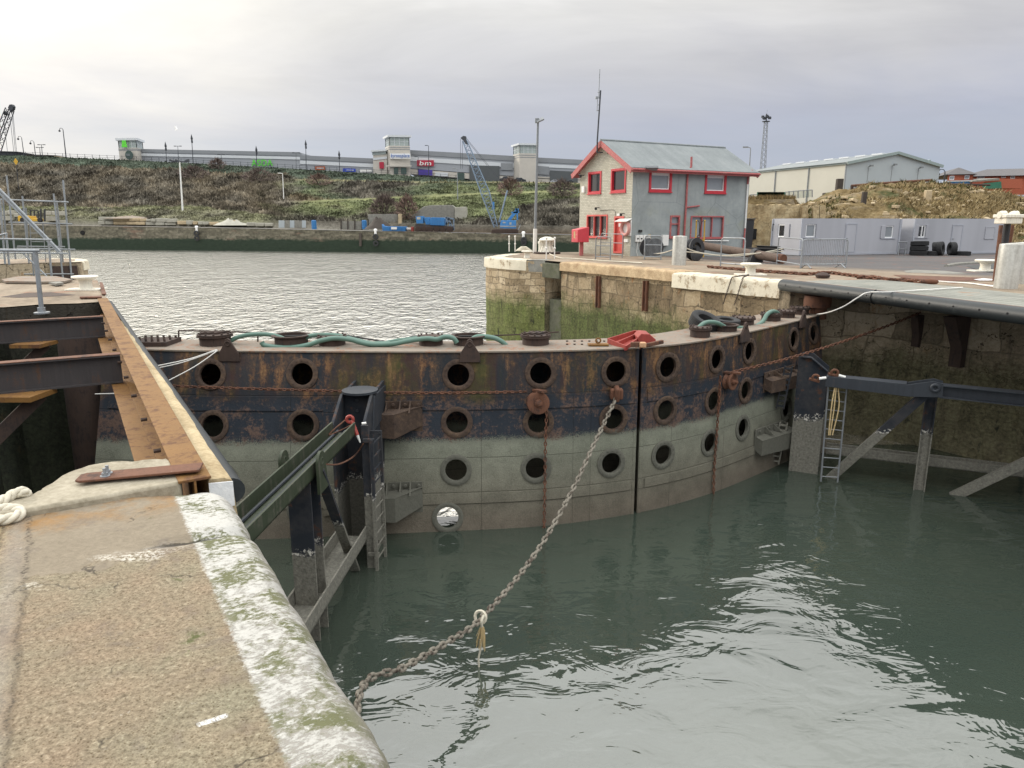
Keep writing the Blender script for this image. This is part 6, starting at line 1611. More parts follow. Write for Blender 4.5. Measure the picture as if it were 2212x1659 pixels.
# ------------------------------------------------------------------ site cabins
def cabin(px0, px1, pxe, Y, ang, Lc, Wc, Hc, label, wins, door, endwin=False):
    p0 = Vector((PY(px0, 545, Y).x, Y, 0)); zg = yardz(p0.x, p0.y); p0.z = zg
    t = Vector((math.cos(ang), math.sin(ang), 0)); n_ = Vector((t.y, -t.x, 0)); b = -n_
    Lc = (onplane(px1, 520, p0, n_) - p0).dot(t); Wc = (onplane(px0 - pxe, 520, p0, -t) - p0).dot(b)
    root = thing('site_cabin', p0 + t * Lc / 2 + b * Wc / 2, label, 'cabin', 'grey steel site cabins in the yard')
    W1 = Wall(p0, t, n_); W2 = Wall(p0, b, -t)
    m = MB(); z0, z1 = zg + .12, zg + Hc
    rs_ = [W1.rect(*c4(*w[:2]), *c4(*w[2:4])) for w in wins if w[4] != 'shut']
    W1.sheet(m, [(0, z0), (Lc, z0), (Lc, z1), (0, z1)], rs_, .06)
    er = [W2.rect(*c4(312, 908), *c4(365, 1008))] if endwin else []
    W2.sheet(m, [(0, z0), (Wc, z0), (Wc, z1), (0, z1)], er, .06)
    m.face(p0 + t * Lc + Vector((0, 0, .12)), p0 + t * Lc + b * Wc + Vector((0, 0, .12)), p0 + t * Lc + b * Wc + Vector((0, 0, Hc)), p0 + t * Lc + Vector((0, 0, Hc)))
    m.face(p0 + b * Wc + Vector((0, 0, .12)), p0 + t * Lc + b * Wc + Vector((0, 0, .12)), p0 + t * Lc + b * Wc + Vector((0, 0, Hc)), p0 + b * Wc + Vector((0, 0, Hc)))
    m.build('walls', 'cabin_grey', root, smooth=0)
    m = MB(); up = Vector((0, 0, 1)); c = [p0, p0 + t * Lc, p0 + t * Lc + b * Wc, p0 + b * Wc]
    m.prism([q + up * Hc + n_ * .0 for q in c], up * .06)
    for q in c: m.bar(q + up * .02, q + up * (Hc + .03), .12, .12, up=t)
    for i in range(4): m.bar(c[i] + up * .08, c[(i + 1) % 4] + up * .08, .10, .13)
    m.build('frame', 'cabin_trim', root, smooth=0)
    for w in wins:
        r = W1.rect(*c4(*w[:2]), *c4(*w[2:4]))
        if w[4] == 'shut':
            m = MB(); W1.frame(m, r, .05, .005, .05); W1.bars(m, r[0] + .05, r[1] + .05, r[2] - .05, r[3] - .05, 0, .005, .03); m.build('shutter', 'cabin_grey', root, smooth=0); continue
        f, q = window(W1, r, 'upvc', 'glass_blind' if w[4] != 'dark' else 'glass_dark', .07, par=root, surround=0, mull=(.5,) if w[4] == 'dark' else ())
        for s_ in w[5]:
            u0 = r[0] - s_ if s_ > 0 else r[2]; u1 = r[0] if s_ > 0 else r[2] - s_
            m = MB(); W1.bars(m, u0, r[1] - .02, u1, r[3] + .02, 0, .01, .06); m.build('shutter', 'cabin_grey', root, smooth=0, bevel=.01)
        m = MB(); W1.bars(m, r[0] - .3, r[1] - .06, r[2] + .25, r[1] - .02, 0, .003, .05); m.build('shutter_rail', 'cabin_trim', root, smooth=0)
    for d in door:
        r = W1.rect(*c4(*d[:2]), *c4(*d[2:4])); m = MB(); W1.frame(m, r, .06, .004, .05); dd_ = m.build('door', 'cabin_trim', root, smooth=0)
        m = MB(); W1.bars(m, r[0] + .06, r[1] + .03, r[2] - .06, r[3] - .06, 0, .004, .03); m.build('door_leaf', 'cabin_grey', dd_, smooth=0)
        m = MB(); W1.bars(m, r[0] + .1, r[1] + .9, r[0] + .2, r[1] + .94, 0, .03, .08); m.build('handle', 'galv_dark', dd_)
    if endwin:
        r = er[0]; window(W2, r, 'upvc', 'glass_dark', .08, par=root, surround=0); m = MB(); rr = W2.rect(*c4(368, 908), *c4(405, 1008)); W2.bars(m, *rr, 0, .01, .06); m.build('shutter', 'cabin_grey', root, smooth=0)
        m = MB(); q = W2.at(Wc - .25, zg + 1.85, .1); m.tube([q + Vector((0, 0, .15)), q + Vector((-.1, -.1, .2)), q + Vector((-.1, -.1, -.3))], .03, 6); m.build('wall_lamp', 'cable_black', root)
    return root, W1
ca1, CW1 = cabin(1727, 1941, 60, 47.5, R(16), 6.75, 2.3, 2.33, 'nearer grey site cabin with three small windows beside a plain door', [(530, 908, 604, 1008, 'open', (.0,)), (1138, 920, 1204, 1014, 'open', (.35,))], [(828, 902, 915, 1125)], True)
ca2, CW2 = cabin(1969, 2170, 27, 49.6, R(10), 6.5, 2.3, 2.33, 'second grey site cabin with tyres stacked against its front', [(1395, 917, 1452, 1010, 'dark', (.3, -.2)), (1910, 928, 1985, 1022, 'shut', ())], [(1648, 912, 1730, 1125)])
def gtyre(x, y, dx, axis, R1, w_, label, zoff=None):
    p = PY(*c4(x, y), 47.9 + dx); p.z = yardz(p.x, p.y) + (zoff if zoff is not None else R1); tag(tyre('tyre', p, axis, R1, w_, seg=28), label, 'tyre', 'old lorry tyres by the cabins')
for k, nm in enumerate(('bottom', 'middle', 'top')): gtyre(1402, 1100, 0, (0, .06 * (k - 1), 1), .55, .30, '%s tyre of the flat stack of three by the second cabin' % nm, .16 + k * .31)
gtyre(1500, 1118, -.2, (0, 0, 1), .40, .3, 'single flat tyre between the tyre stack and the leaning pair', .15)
gtyre(1535, 1080, .1, (.8, -.55, .15), .44, .40, 'rear tyre of the leaning pair by second cabin'); gtyre(1572, 1080, -.35, (.7, -.7, .1), .46, .32, 'front tyre of the leaning pair showing its dark centre')
gtyre(1660, 1080, .1, (1, -.12, .0), .44, .36, 'tyre standing on edge against the second cabin door'); gtyre(1738, 1118, 0, (0, 0, 1), .50, .28, 'flat tyre lying alone in front of the second cabin', .14)
q = PY(*c4(1265, 1130), 48.3); q.z = yardz(q.x, q.y); m = MB()
for x in (-.2, .25): m.tube([q + Vector((x - .1, -.2, 0)), q + Vector((x, 0, .85)), q + Vector((x + .1, .25, 0))], .03, 6)
m.tube([q + Vector((-.25, 0, .85)), q + Vector((.3, 0, .85))], .04, 6); m.tube([q + Vector((-.25, -.1, .4)), q + Vector((.3, -.1, .4))], .025, 6); tag(m.build('trestle', 'galv_dark'), 'grey metal trestle standing between the two cabins', 'trestle')
# ------------------------------------------------------------------ scaffolding and railing on the left
zs_ = lambda x, y: S(x / 4.365, 420 + y / 4.365)
sf = thing('scaffold_tower', PZ(*zs_(400, 1140), 0), 'galvanised tube scaffolding with stair stringers on the far left quay', 'scaffolding')
def stube(par, pts, Y, r=.05, mt='galv', name='tube'):
    m = MB(); Ys = Y if hasattr(Y, '__len__') else [Y] * len(pts)
    m.tube([PY(*zs_(*p), y) for p, y in zip(pts, Ys)], r * .62, 8); return m.build(name, mt, par)
for p, q, Y, r, mt in (((70, 35), (165, 930), 31, .055, 'galv'), ((238, 255), (325, 1130), 31, .055, 'galv'), ((275, 380), (295, 790), 30, .055, 'galv_dark'), ((572, 230), (672, 1140), 31, .058, 'galv'), ((605, 310), (690, 1140), 32, .055, 'galv_dark'),
                      ((672, 85), (765, 1150), 31.5, .06, 'galv'), ((0, 300), (55, 980), 29, .06, 'galv'), ((30, 270), (62, 660), 30, .05, 'galv_dark'), ((0, 292), (728, 320), 31, .05, 'galv'), ((95, 537), (770, 553), 31, .05, 'galv_dark'),
                      ((185, 793), (690, 797), 31, .045, 'galv_dark'), ((180, 815), (800, 826), 30, .05, 'galv_dark'), ((0, 860), (720, 868), 29, .05, 'galv'), ((260, 1088), (785, 1086), 30, .045, 'galv_dark'), ((250, 870), (512, 1125), 29, .05, 'galv'), ((345, 870), (360, 1120), 30, .05, 'galv_dark')):
    stube(sf, [p, q], Y, r, mt)
for p, q in (((-60, 125), (645, 850)), ((-60, 170), (625, 855))): stube(sf, [p, q], 28, .075, 'galv', 'stair_stringer')
for p, q, Y in (((455, 530), (498, 1080), 32), ((318, 560), (345, 1000), 32)): stube(sf, [p, q], Y, .03, 'galv_dark', 'ladder_rail')
for k in range(5): stube(sf, [(322 + k * 6, 650 + k * 92), (462 + k * 8, 652 + k * 92)], 32, .02, 'galv', 'rung')
hr = thing('hand_rail', PZ(*zs_(445, 1500), 0), 'thick galvanised hand rail on a flanged post at the edge of the left quay block', 'railing')
hb_ = PZ(*zs_(448, 1508), -.06); Yp = hb_.y
m = MB(); m.tube([hb_, PY(*zs_(376, 855), Yp)], .044, 12); m.build('post', 'galv', hr)
m = MB(); m.lathe([(.14, 0), (.14, .03), (.07, .04), (.07, .12)], hb_, seg=16); m.build('flange', 'galv', hr)
stube(hr, [(-80, 832), (425, 838)], Yp, .05, 'galv', 'rail')
hr2 = thing('hand_rail', PZ(*zs_(552, 1120), 0), 'second galvanised hand rail just behind the thick one on the left quay block', 'railing')
stube(hr2, [(515, 725), (552, 1120)], 23, .05, 'galv', 'post'); stube(hr2, [(-80, 712), (548, 722)], 23, .05, 'galv', 'rail'); stube(hr2, [(65, 655), (98, 985)], 24, .055, 'galv', 'post'); stube(hr2, [(-80, 680), (0, 672), (75, 655)], [24] * 3, .05, 'galv', 'rail')
for pts, z, mt, lab in ((((20, 1165), (200, 1130), (600, 1130), (770, 1163), (690, 1185), (450, 1190), (60, 1185)), .02, 'deck_rust', 'thick rusty edged sheet lying on the left quay block near its far end'), (((520, 1195), (640, 1188), (680, 1200), (600, 1212)), .03, 'concrete_grey', 'small grey board beside the white bollard on the left block')):
    m = MB(); m.prism([PZ(*zs_(*p), z) for p in pts], (0, 0, .06)); tag(m.build('metal_sheet', mt, smooth=0), lab, 'sheet')
m = MB(); m.face(*[PZ(*zs_(*p), .006) for p in ((0, 1330), (300, 1285), (540, 1280), (810, 1308), (600, 1322), (200, 1338))]); struct(m.build('rust_patch', 'rust_dark', smooth=0))
m = MB(); a = PZ(*zs_(850, 1338), .02); m.prism([a, PZ(*zs_(1085, 1330), .02), PZ(*zs_(1085, 1345), .02), PZ(*zs_(850, 1348), .02)], (0, 0, .03)); m.prism([PZ(*zs_(1060, 1180), .02), PZ(*zs_(1095, 1190), .02), PZ(*zs_(1135, 1310), .02), PZ(*zs_(1085, 1310), .02)], (0, 0, .03)); m.build('end_plate', 'rust_brown', fr)
# rope on the near quay: three twisted strands
def laid_rope(pts, r, label):
    P = resample(smoothpath(pts, 10), .012); m = MB()
    for s_ in range(3):
        q = []
        for i, p in enumerate(P):
            d = (P[min(i + 1, len(P) - 1)] - P[max(i - 1, 0)]).normalized(); x = d.cross(Vector((0, 0, 1))).normalized(); y = x.cross(d); t = i * .012 / .17 * 2 * math.pi + s_ * 2.094
            q.append(p + (x * math.cos(t) + y * math.sin(t)) * r * .95)
        m.tube(q, r, 7)
    return tag(m.build('rope', 'rope_white', smooth=80), label, 'rope')
laid_rope([PZ(-60, 1102, .05), PZ(-10, 1090, .05), PZ(25, 1070, .07), PZ(46, 1062, .08), PZ(56, 1068, .03), PZ(58, 1085, -.3)], .018, 'thick pale three strand rope running over the edge of the near quay')
laid_rope([PZ(-50, 1128, .03), PZ(0, 1124, .03), PZ(32, 1117, .03), PZ(45, 1107, .03), PZ(30, 1099, .04), PZ(-5, 1101, .04), PZ(-60, 1108, .03)], .018, 'loop of thick pale rope lying on the near quay')

# ------------------------------------------------------------------ far quay and hillside
FQ = [(-420, 480, 534), (-150, 483.5, 536.5), (150, 487, 538.5), (553, 493.5, 542), (803, 499, 544.5), (1104, 505, 548), (1350, 509, 551), (1700, 515, 556)]
FX = [q[0] for q in FQ]
def FY(px): return float(np.interp(px, FX, [PZ(a, c, ZW).y for a, b, c in FQ]))
def FZ(px): return float(np.interp(px, FX, [PY(a, b, PZ(a, c, ZW).y).z for a, b, c in FQ]))
def atx(px, Y, z): return Vector(((px - 1106) / FPX * (Y * CP - (z - EYE) * SP), Y, z))
m = MB(); pxs = np.arange(-420, 1700, 6); zz = [0, -.08, -.5, -1, -1.5, -2, -2.5, -3, -3.7, -7]
def fw(i, j):
    px = pxs[i]; z0 = FZ(px); z = z0 + zz[j] if j < 9 else -7; p = atx(px, FY(px), z); p.y += .12 * fbm(p * .5, 3); return p
us = [0]
for i in range(1, len(pxs)): us.append(us[-1] + (fw(i, 0) - fw(i - 1, 0)).length)
m.grid(fw, len(pxs), len(zz), uv=lambda i, j: (us[i], fw(i, j).z))
fwo = tag(m.build('harbour_wall', 'far_wall', smooth=50), 'long weed darkened stone quay wall across the harbour', 'quay wall')
m = MB(); m.grid(lambda i, j: atx(pxs[i], FY(pxs[i]) + (-.15, .9)[j], FZ(pxs[i]) + .06), len(pxs), 2); m.build('coping', 'concrete_grey', fwo)
GX = list(range(-420, 1720, 10)); NS = 60
CRX = [-420, -150, 42, 300, 553, 803, 930, 1020, 1250, 1450, 1720]; CRY = [322, 330, 336, 347, 360, 375, 383, 390.5, 395, 397, 400]
FTX = [-420, 0, 300, 600, 800, 1100, 1400, 1720]; FTY = [470, 474, 477, 480, 484, 490, 492, 496]
def hill(px, s):
    Y = FY(px) + s; z0 = FZ(px)
    foot = float(np.interp(px, FTX, FTY)); cr = float(np.interp(px, CRX, CRY))
    if s <= 12: return atx(px, Y, z0 + .03)
    if s >= 76:
        zc = PY(px, cr, FY(px) + 74).z; return atx(px, Y, zc - .5 - (s - 76) * .004)
    t = (s - 12) / 62
    tt = min(1, t)
    # terraces on the right, one long slope with a grassy foot on the left
    k = min(1, max(0, (px - 520) / 150))
    prof = (1 - k) * float(np.interp(tt, [0, .06, .22, .34, .9, 1], [0, .06, .19, .24, .93, 1])) + k * float(np.interp(tt, [0, .05, .38, .45, .80, .88, 1], [0, .10, .50, .53, .90, .915, 1]))
    y = foot + (cr - foot) * prof
    p = PY(px, y, Y)
    q = p * .12
    p.z += (.55 * fbm(q, 4) + .25 * fbm(q * 4, 3)) * min(1, t * 6) * min(1, max(0, (1 - tt) * 8))
    return p
PAL = dict(brush=(.125, .115, .095), dkgreen=(.075, .094, .07), green=(.135, .152, .08), olive=(.18, .182, .11), dry=(.19, .155, .105), path=(.20, .21, .105), apron=(.24, .225, .19), apron_r=(.10, .08, .06))  # plant and ground colours greyed to take in the distance haze
def zone(px, y, s, p):
    n1 = fbm(Vector((px * .012, y * .05, 3)), 4); n2 = fbm(Vector((px * .05, y * .12, 9)), 3)
    def L3(a, b, t): t = max(0, min(1, t)); return tuple(a[i] * (1 - t) + b[i] * t for i in range(3))
    foot = float(np.interp(px, FTX, FTY)); cr = float(np.interp(px, CRX, CRY))
    if s <= 12.5: return PAL['apron'] if px < 830 + 40 * n1 else PAL['apron_r']
    if s >= 75: return (.12, .12, .115)
    pa = float(np.interp(px, [553, 803, 979, 1079, 1300], [439, 429, 420, 416.6, 410])); pb = float(np.interp(px, [581, 907, 1150, 1400], [386.5, 393, 394, 398]))
    # left
    if y < cr + 16 + 4 * n1: c = PAL['dkgreen']
    elif y < cr + 19 + 4 * n1: c = L3(PAL['dry'], PAL['brush'], .4)
    elif y < 446 + 5 * n1 + max(0, px - 420) * .12: c = L3(PAL['brush'], PAL['dry'], .25 + .5 * n1 if px < 420 else .35 + .4 * n1)
    elif y < 452 + 3 * n2: c = PAL['olive']
    else: c = L3(PAL['olive'], PAL['brush'], .35 + .8 * n1)
    lc = c
    if y < pb - 1: c = PAL['dkgreen']
    elif y < pb + 2: c = L3(PAL['path'], PAL['dry'], .5)
    elif y < pa - 1.5:
        c = L3(PAL['dkgreen'], PAL['green'], .7 + n1)
        c = L3(c, PAL['brush'], 1.6 - abs(px - 800) / 75 + n1 * 1.2)
        c = L3(c, PAL['dry'], (y - pa + 22) / 12 - abs(px - 640) / 60 + n1 * .8)
    elif y < pa + 2.5: c = PAL['path']
    else:
        c = L3(PAL['green'], PAL['path'], .25 - (y - pa) / 60 + n1 * .8)
        c = L3(c, PAL['brush'], (y - foot + 26) / 22 + n1 * .9)
        if px > 1120: c = L3(c, PAL['brush'], (y - 425) / 20 + n1)
    k = (px - 590 + 60 * n1) / 60
    c = L3(lc, c, k); f = max(.5, 1 + .5 * fbm(p * .22, 3)); return (c[0] * f, c[1] * f, c[2] * f)
def _hillm(n):
    c = n.attr('zone'); p = n.pos(); g = n.noise(p, (1.1, 1.1, 1.6), 5, .75); k = n.noise(p, .25, 4, .6)
    c = n.mix(1.0, c, n.ramp(n.math('ADD', n.math('MULTIPLY', g, .7), n.math('MULTIPLY', k, .3)), [(.3, .55), (.5, 1.0), (.7, 1.5)]), 'MULTIPLY')
    return dict(color=c, rough=1.0, spec=.1, bump=(g, 1.0, .5))
mat('hill_ground', _hillm)
SV = [-.0, 4, 8, 12, 12.6] + list(np.linspace(13, 74, NS)) + [75, 76, 90, 140, 260]
m = MB(); vc = []
def pixy(p):                                             # picture row of a point (for planting zones only)
    d = p - Vector((0, 0, EYE)); f = d.y * CP - d.z * SP; v = d.y * SP + d.z * CP
    return 829.5 - FPX * v / f
def hf(i, j):
    p = hill(GX[i], SV[j]); vc.append((*zone(GX[i], pixy(p), SV[j], p), 1)); return p
m.grid(hf, len(GX), len(SV)); m.vc = vc
struct(m.build('hillside', 'hill_ground', smooth=180))
# scrub on the slope
def _leafm(n):
    c = n.attr('zone'); return dict(color=c, rough=.95, spec=.1)
mat('scrub_leaf', _leafm)
rs2 = random.Random(11)
m = MB(); vc = []
for _ in range(85000):
    px = rs2.uniform(-200, 1420); t = rs2.random(); s = 13 + 61 * t
    p = hill(px, s); y = pixy(p); c = zone(px, y, s, p)
    if px > 590 and (abs(y - float(np.interp(px, [553, 803, 979, 1079, 1300], [439, 429, 420, 416.6, 410])) - 1) < 2.6 or abs(y - float(np.interp(px, [581, 907, 1150, 1400], [386.5, 393, 394, 398]))) < 1.6): continue
    tall = 1.0 if c[1] < c[0] * .95 else .45
    h = rs2.uniform(.2, .75) * tall; wd2 = rs2.uniform(.10, .30)
    a = rs2.uniform(0, 6.28); tl = rs2.uniform(-.6, .6)
    dx = Vector((math.cos(a), math.sin(a), 0)) * wd2; top = p + Vector((tl * h, rs2.uniform(-.4, .2) * h, h * rs2.uniform(.8, 1.3)))
    f = rs2.choice((.65, .8, .95, 1.1, 1.25, 1.5)) * max(.45, 1 + .75 * fbm(p * .22, 3))
    b0 = len(m.v); m.v += [tuple(p - dx), tuple(p + dx), tuple(top + dx * .35), tuple(top - dx * .35)]; m.f.append((b0, b0 + 1, b0 + 2, b0 + 3)); vc += [(c[0] * f, c[1] * f, c[2] * f, 1)] * 4
m.vc = vc
o = m.build('hillside_scrub', 'scrub_leaf', smooth=0); o['kind'] = 'stuff'
# separate bushes
def bush(px, yb, w_, h_, s, c, label, n_=900):
    b = None
    for ss in np.arange(12.6, 76, .5):
        p = hill(px, ss)
        if pixy(p) <= yb: b = p; break
    b = b or hill(px, 60); sc = b.y / FPX; W2, H2 = w_ * sc, h_ * sc
    root = thing('bush', b, label, 'bush', 'bare brown bushes on the hillside')
    m = MB(); vc = []
    for _ in range(n_):
        a = rs2.uniform(0, 6.28); r = math.sqrt(rs2.random()); e = rs2.random()
        q = b + Vector((math.cos(a) * r * W2 / 2 * math.sin(.5 + 2.3 * e), math.sin(a) * r * W2 / 2 * math.sin(.5 + 2.3 * e), H2 * e * (1 - .25 * r)))
        d = (q - b - Vector((0, 0, H2 * .2))).normalized() + Vector((rs2.uniform(-.6, .6), rs2.uniform(-.6, .6), rs2.uniform(-.3, .6)))
        l_ = rs2.uniform(.4, 1.1); dx = d.orthogonal().normalized() * rs2.uniform(.05, .13); f = rs2.choice((.5, .8, 1.1, 1.6))
        b0 = len(m.v); m.v += [tuple(q - dx), tuple(q + dx), tuple(q + d * l_)]; m.f.append((b0, b0 + 1, b0 + 2)); vc += [(c[0] * f, c[1] * f, c[2] * f, 1)] * 3
    m.vc = vc; m.build('twigs', 'scrub_leaf', root, smooth=0)
    m = MB()
    for k in range(5): t = k * 1.3; m.tube([b - Vector((0, 0, .3)), b + Vector((math.cos(t) * W2 * .12, math.sin(t) * W2 * .12, H2 * .4)), b + Vector((math.cos(t) * W2 * .3, math.sin(t) * W2 * .3, H2 * .75))], [.12, .08, .03], 5)
    m.build('stems', 'timber_dark', root)
BR1 = (.115, .09, .08); BR2 = (.15, .105, .088)
bush(832, 470, 62, 48, 0, BR1, 'largest grey brown bush above the pale wall behind blue skip', 1300); bush(880, 474, 46, 52, 0, BR2, 'reddish bush just left of the concrete bunker'); bush(1102, 422, 52, 36, 0, BR2, 'round reddish bush behind the blue crane'); bush(470, 366, 34, 20, 0, BR1, 'bush breaking the skyline left of the green letters', 500)
bush(1215, 425, 60, 34, 0, BR1, 'bushy scrub directly left of the control house', 900); bush(420, 385, 60, 24, 0, BR1, 'grey bush high on the slope right of the tall white lamp', 700); bush(560, 392, 70, 26, 0, BR1, 'wide grey bush on the slope below the green letters', 800); bush(690, 400, 55, 22, 0, BR2, 'reddish scrub bush in the middle of the slope', 600)

# loose stone block wall and rubble along the apron
zb_ = lambda x, y: S(240 + x / 4.424, 320 + y / 4.424)
bw = thing('block_wall', PY(*zb_(400, 1015), FY(300) + 11), 'row of stacked pale stone blocks along the foot of the green bank', 'block wall')
def sblock(x0, y0, x1, y1, mt='stone_grey', par=bw, conv=zb_, dd_=1.1):
    p, q = conv(x0, y0), conv(x1, y1); Y = FY(p[0]) + 11; a, b = PY(p[0], q[1], Y), PY(q[0], p[1], Y); g = .05
    m = MB(); m.box(((a.x + b.x) / 2, Y + dd_ / 2 + rnd.uniform(-.15, .15), (a.z + b.z) / 2), (abs(b.x - a.x) - g, dd_, abs(b.z - a.z) - g), Matrix.Rotation(R(rnd.uniform(-4, 4)), 3, 'Z')); m.build('block', mt, par, smooth=0, bevel=.12)
for x0, y0, x1, y1, mt in ((0, 925, 105, 970, 'stone_grey'), (108, 925, 158, 968, 'stone_grey'), (160, 935, 220, 972, 'stone_pale'), (222, 935, 330, 972, 'stone_pale'), (332, 938, 440, 972, 'stone_pale'), (445, 945, 508, 975, 'stone_pale'), (515, 950, 562, 976, 'stone_grey'), (566, 945, 620, 980, 'stone_grey'), (625, 940, 728, 985, 'stone_grey'), (735, 945, 838, 988, 'stone_grey'),
                           (0, 972, 72, 1012, 'stone_grey'), (75, 972, 160, 1010, 'stone_grey'), (163, 974, 298, 1012, 'stone_pale'), (300, 976, 400, 1012, 'stone_pale'), (402, 978, 505, 1014, 'stone_pale'), (508, 978, 612, 1018, 'stone_grey'), (616, 986, 715, 1020, 'stone_grey'), (718, 990, 832, 1018, 'stone_grey'),
                           (850, 968, 945, 1010, 'stone_pale'), (950, 965, 1012, 1012, 'stone_grey'), (1020, 975, 1068, 1010, 'stone_pale'), (1075, 975, 1125, 1012, 'stone_grey'), (1130, 978, 1188, 1012, 'stone_grey'), (1195, 980, 1285, 1016, 'stone_pale'), (1600, 985, 1690, 1028, 'stone_grey'), (1695, 990, 1790, 1030, 'stone_grey'), (1795, 992, 1880, 1030, 'stone_grey'), (1390, 948, 1425, 985, 'stone_grey'), (1430, 962, 1480, 1000, 'stone_pale')): sblock(x0, y0, x1, y1, mt)
c1_ = lambda x, y: S(x / 3.53, 220 + y / 3.53)
for k, (x0, y0, x1, y1) in enumerate(((0, 1040, 60, 1078), (62, 1035, 115, 1075), (118, 1060, 155, 1095), (395, 1040, 445, 1078), (448, 1045, 505, 1078), (510, 1045, 560, 1082), (395, 1085, 480, 1130), (485, 1120, 560, 1148), (0, 1082, 100, 1125))): sblock(x0, y0, x1, y1, 'stone_grey', bw, c1_)
def heap(x, y, w_, h_, Y, mt, label, conv=zb_):
    p = conv(x, y); b = PY(*p, Y); m = MB()
    def fn(i, j):
        t = j * math.pi / 10; r = i / 7; q = Vector((math.cos(t * 2) * r * w_ / 2, math.sin(t * 2) * r * w_ / 3, 0)); k = max(0, 1 - r ** 1.4) * h_
        return b + q + Vector((0, 0, k * (1 + .5 * fbm((b + q) * 1.7, 3)) + .12 * fbm((b + q) * 3, 2) * (r < .99)))
    m.grid(fn, 8, 11); return tag(m.build('rubble_heap', mt, smooth=60), label, 'heap')
heap(340, 945, 13, .6, FY(210) + 13, 'deck_rust', 'sandy heap behind the stacked stone blocks'); heap(1440, 1018, 9, 1.3, FY(520) + 12, 'stone_grey', 'pale rubble heap at the right end of the block wall')
c2_ = lambda x, y: S(625 + x / 3.53, 220 + y / 3.53)
heap(1060, 1195, 6.5, 2.4, FY(810) + 9, 'timber_dark', 'dark heap of soil behind the blue skip', c2_)
# walls at the foot of the slope
def pxslab(par, name, pts, Y, depth, mt, conv=c2_, **k):
    m = MB(); P = [PY(*conv(*p), Y) for p in pts]; m.prism(P, (0, depth, 0)); return m.build(name, mt, par, **k)
Yw = FY(830) + 13
def solo(name, pts, Y, depth, mt, label, cat, conv=c2_):
    return tag(pxslab(None, name, pts, Y, depth, mt, conv, smooth=0, bevel=.08), label, cat)
solo('concrete_wall', ((965, 1070), (1225, 1068), (1225, 1200), (965, 1200)), Yw, .8, 'concrete_grey', 'pale concrete retaining wall behind the dark soil heap', 'wall')
solo('pillar', ((1225, 1068), (1255, 1066), (1255, 1205), (1222, 1205)), Yw - 1.2, 1.0, 'stone_pale', 'tall pale stone pillar left of the concrete bunker', 'pillar')
bk = thing('bunker', PY(*c2_(1600, 1215), Yw + 1), 'big weathered concrete bunker front set into the hillside', 'bunker')
pxslab(bk, 'front_wall', ((1440, 1005), (1500, 992), (1690, 990), (1712, 1010), (1712, 1225), (1290, 1225), (1290, 1130)), Yw + 1, 5, 'concrete_grey', smooth=0, bevel=.1)
pxslab(bk, 'side_pier', ((1712, 1010), (1810, 1005), (1815, 1120), (1828, 1225), (1712, 1225)), Yw + .6, 5, 'stone_grey', smooth=0, bevel=.1)
tw = thing('timber_retaining_wall', PY(*c2_(800, 1200), Yw), 'grey panel retaining wall with dark upright posts below the slope', 'wall')
pxslab(tw, 'panels', ((730, 1130), (925, 1128), (968, 1120), (968, 1205), (730, 1200)), Yw + .3, .5, 'concrete_grey', smooth=0)
for x in (732, 790, 850, 912, 968): pxslab(tw, 'post', ((x - 4, 1112), (x + 4, 1112), (x + 4, 1206), (x - 4, 1206)), Yw, .3, 'timber_dark', smooth=0)
tw = thing('timber_retaining_wall', PY(*c2_(1900, 1225), Yw), 'grey panel retaining wall with posts between bunker and blue crane', 'wall')
pxslab(tw, 'panels', ((1830, 1140), (2100, 1140), (2206, 1150), (2206, 1235), (1830, 1230)), Yw + .3, .5, 'concrete_grey', smooth=0)
for x in (1890, 1925, 1982, 2040): pxslab(tw, 'post', ((x - 5, 1120), (x + 5, 1120), (x + 5, 1232), (x - 5, 1232)), Yw, .3, 'timber_dark', smooth=0)
cf = thing('corrugated_fence', PY(*c2_(300, 1185), FY(640) + 11), 'short pale corrugated sheet fence beside the rubble', 'fence')
for k, (x0, x1, mt) in enumerate(((195, 245, 'cladding_blue'), (246, 290, 'concrete_grey'), (291, 330, 'cladding_blue'), (331, 390, 'concrete_grey'), (395, 430, 'cladding_blue'))): pxslab(cf, 'panel', ((x0, 1122), (x1, 1124), (x1, 1186), (x0, 1186)), FY(640) + 11 + k * .1, .1, mt, smooth=0)
for x, lab in ((502, 'blue drum beside the corrugated fence on the far apron'), (935, 'blue drum by the soil heap left of the skip')):
    b = PY(*c2_(x, 1195), FY(700) + 8); m = MB(); m.lathe([(.55, 0), (.55, .5), (.6, .55), (.55, .6), (.55, 1.9), (.3, 2.0), (.01, 2.0)], b + Vector((0, 0, -.1)), seg=14); tag(m.build('drum', 'crane_blue'), lab, 'drum')
c8_ = lambda x, y: S(880 + x / 7.9, 480 + y / 7.9)
Ys = FY(850) + 4
sk = thing('skip', PY(*c8_(640, 675), Ys), 'long low blue steel skip with a white panel on the far apron', 'skip')
m = MB(); P = [PY(*c8_(*p), Ys) for p in ((410, 530), (430, 565), (500, 575), (875, 578), (865, 675), (425, 675))]; m.prism(P, (0, 2.6, 0)); m.build('body', 'crane_blue', sk, bevel=.05)
for x in (470, 540, 590, 705, 760, 815): 
    m = MB(); a, b = PY(*c8_(x, 578), Ys - .08), PY(*c8_(x, 675), Ys - .08); m.bar(a, b, .18, .14, up=(0, 1, 0)); m.build('rib', 'crane_blue', sk)
m = MB(); m.prism([PY(*c8_(*p), Ys - .2) for p in ((592, 588), (702, 588), (702, 632), (592, 632))], (0, .06, 0)); m.build('panel', 'white_plastic', sk)
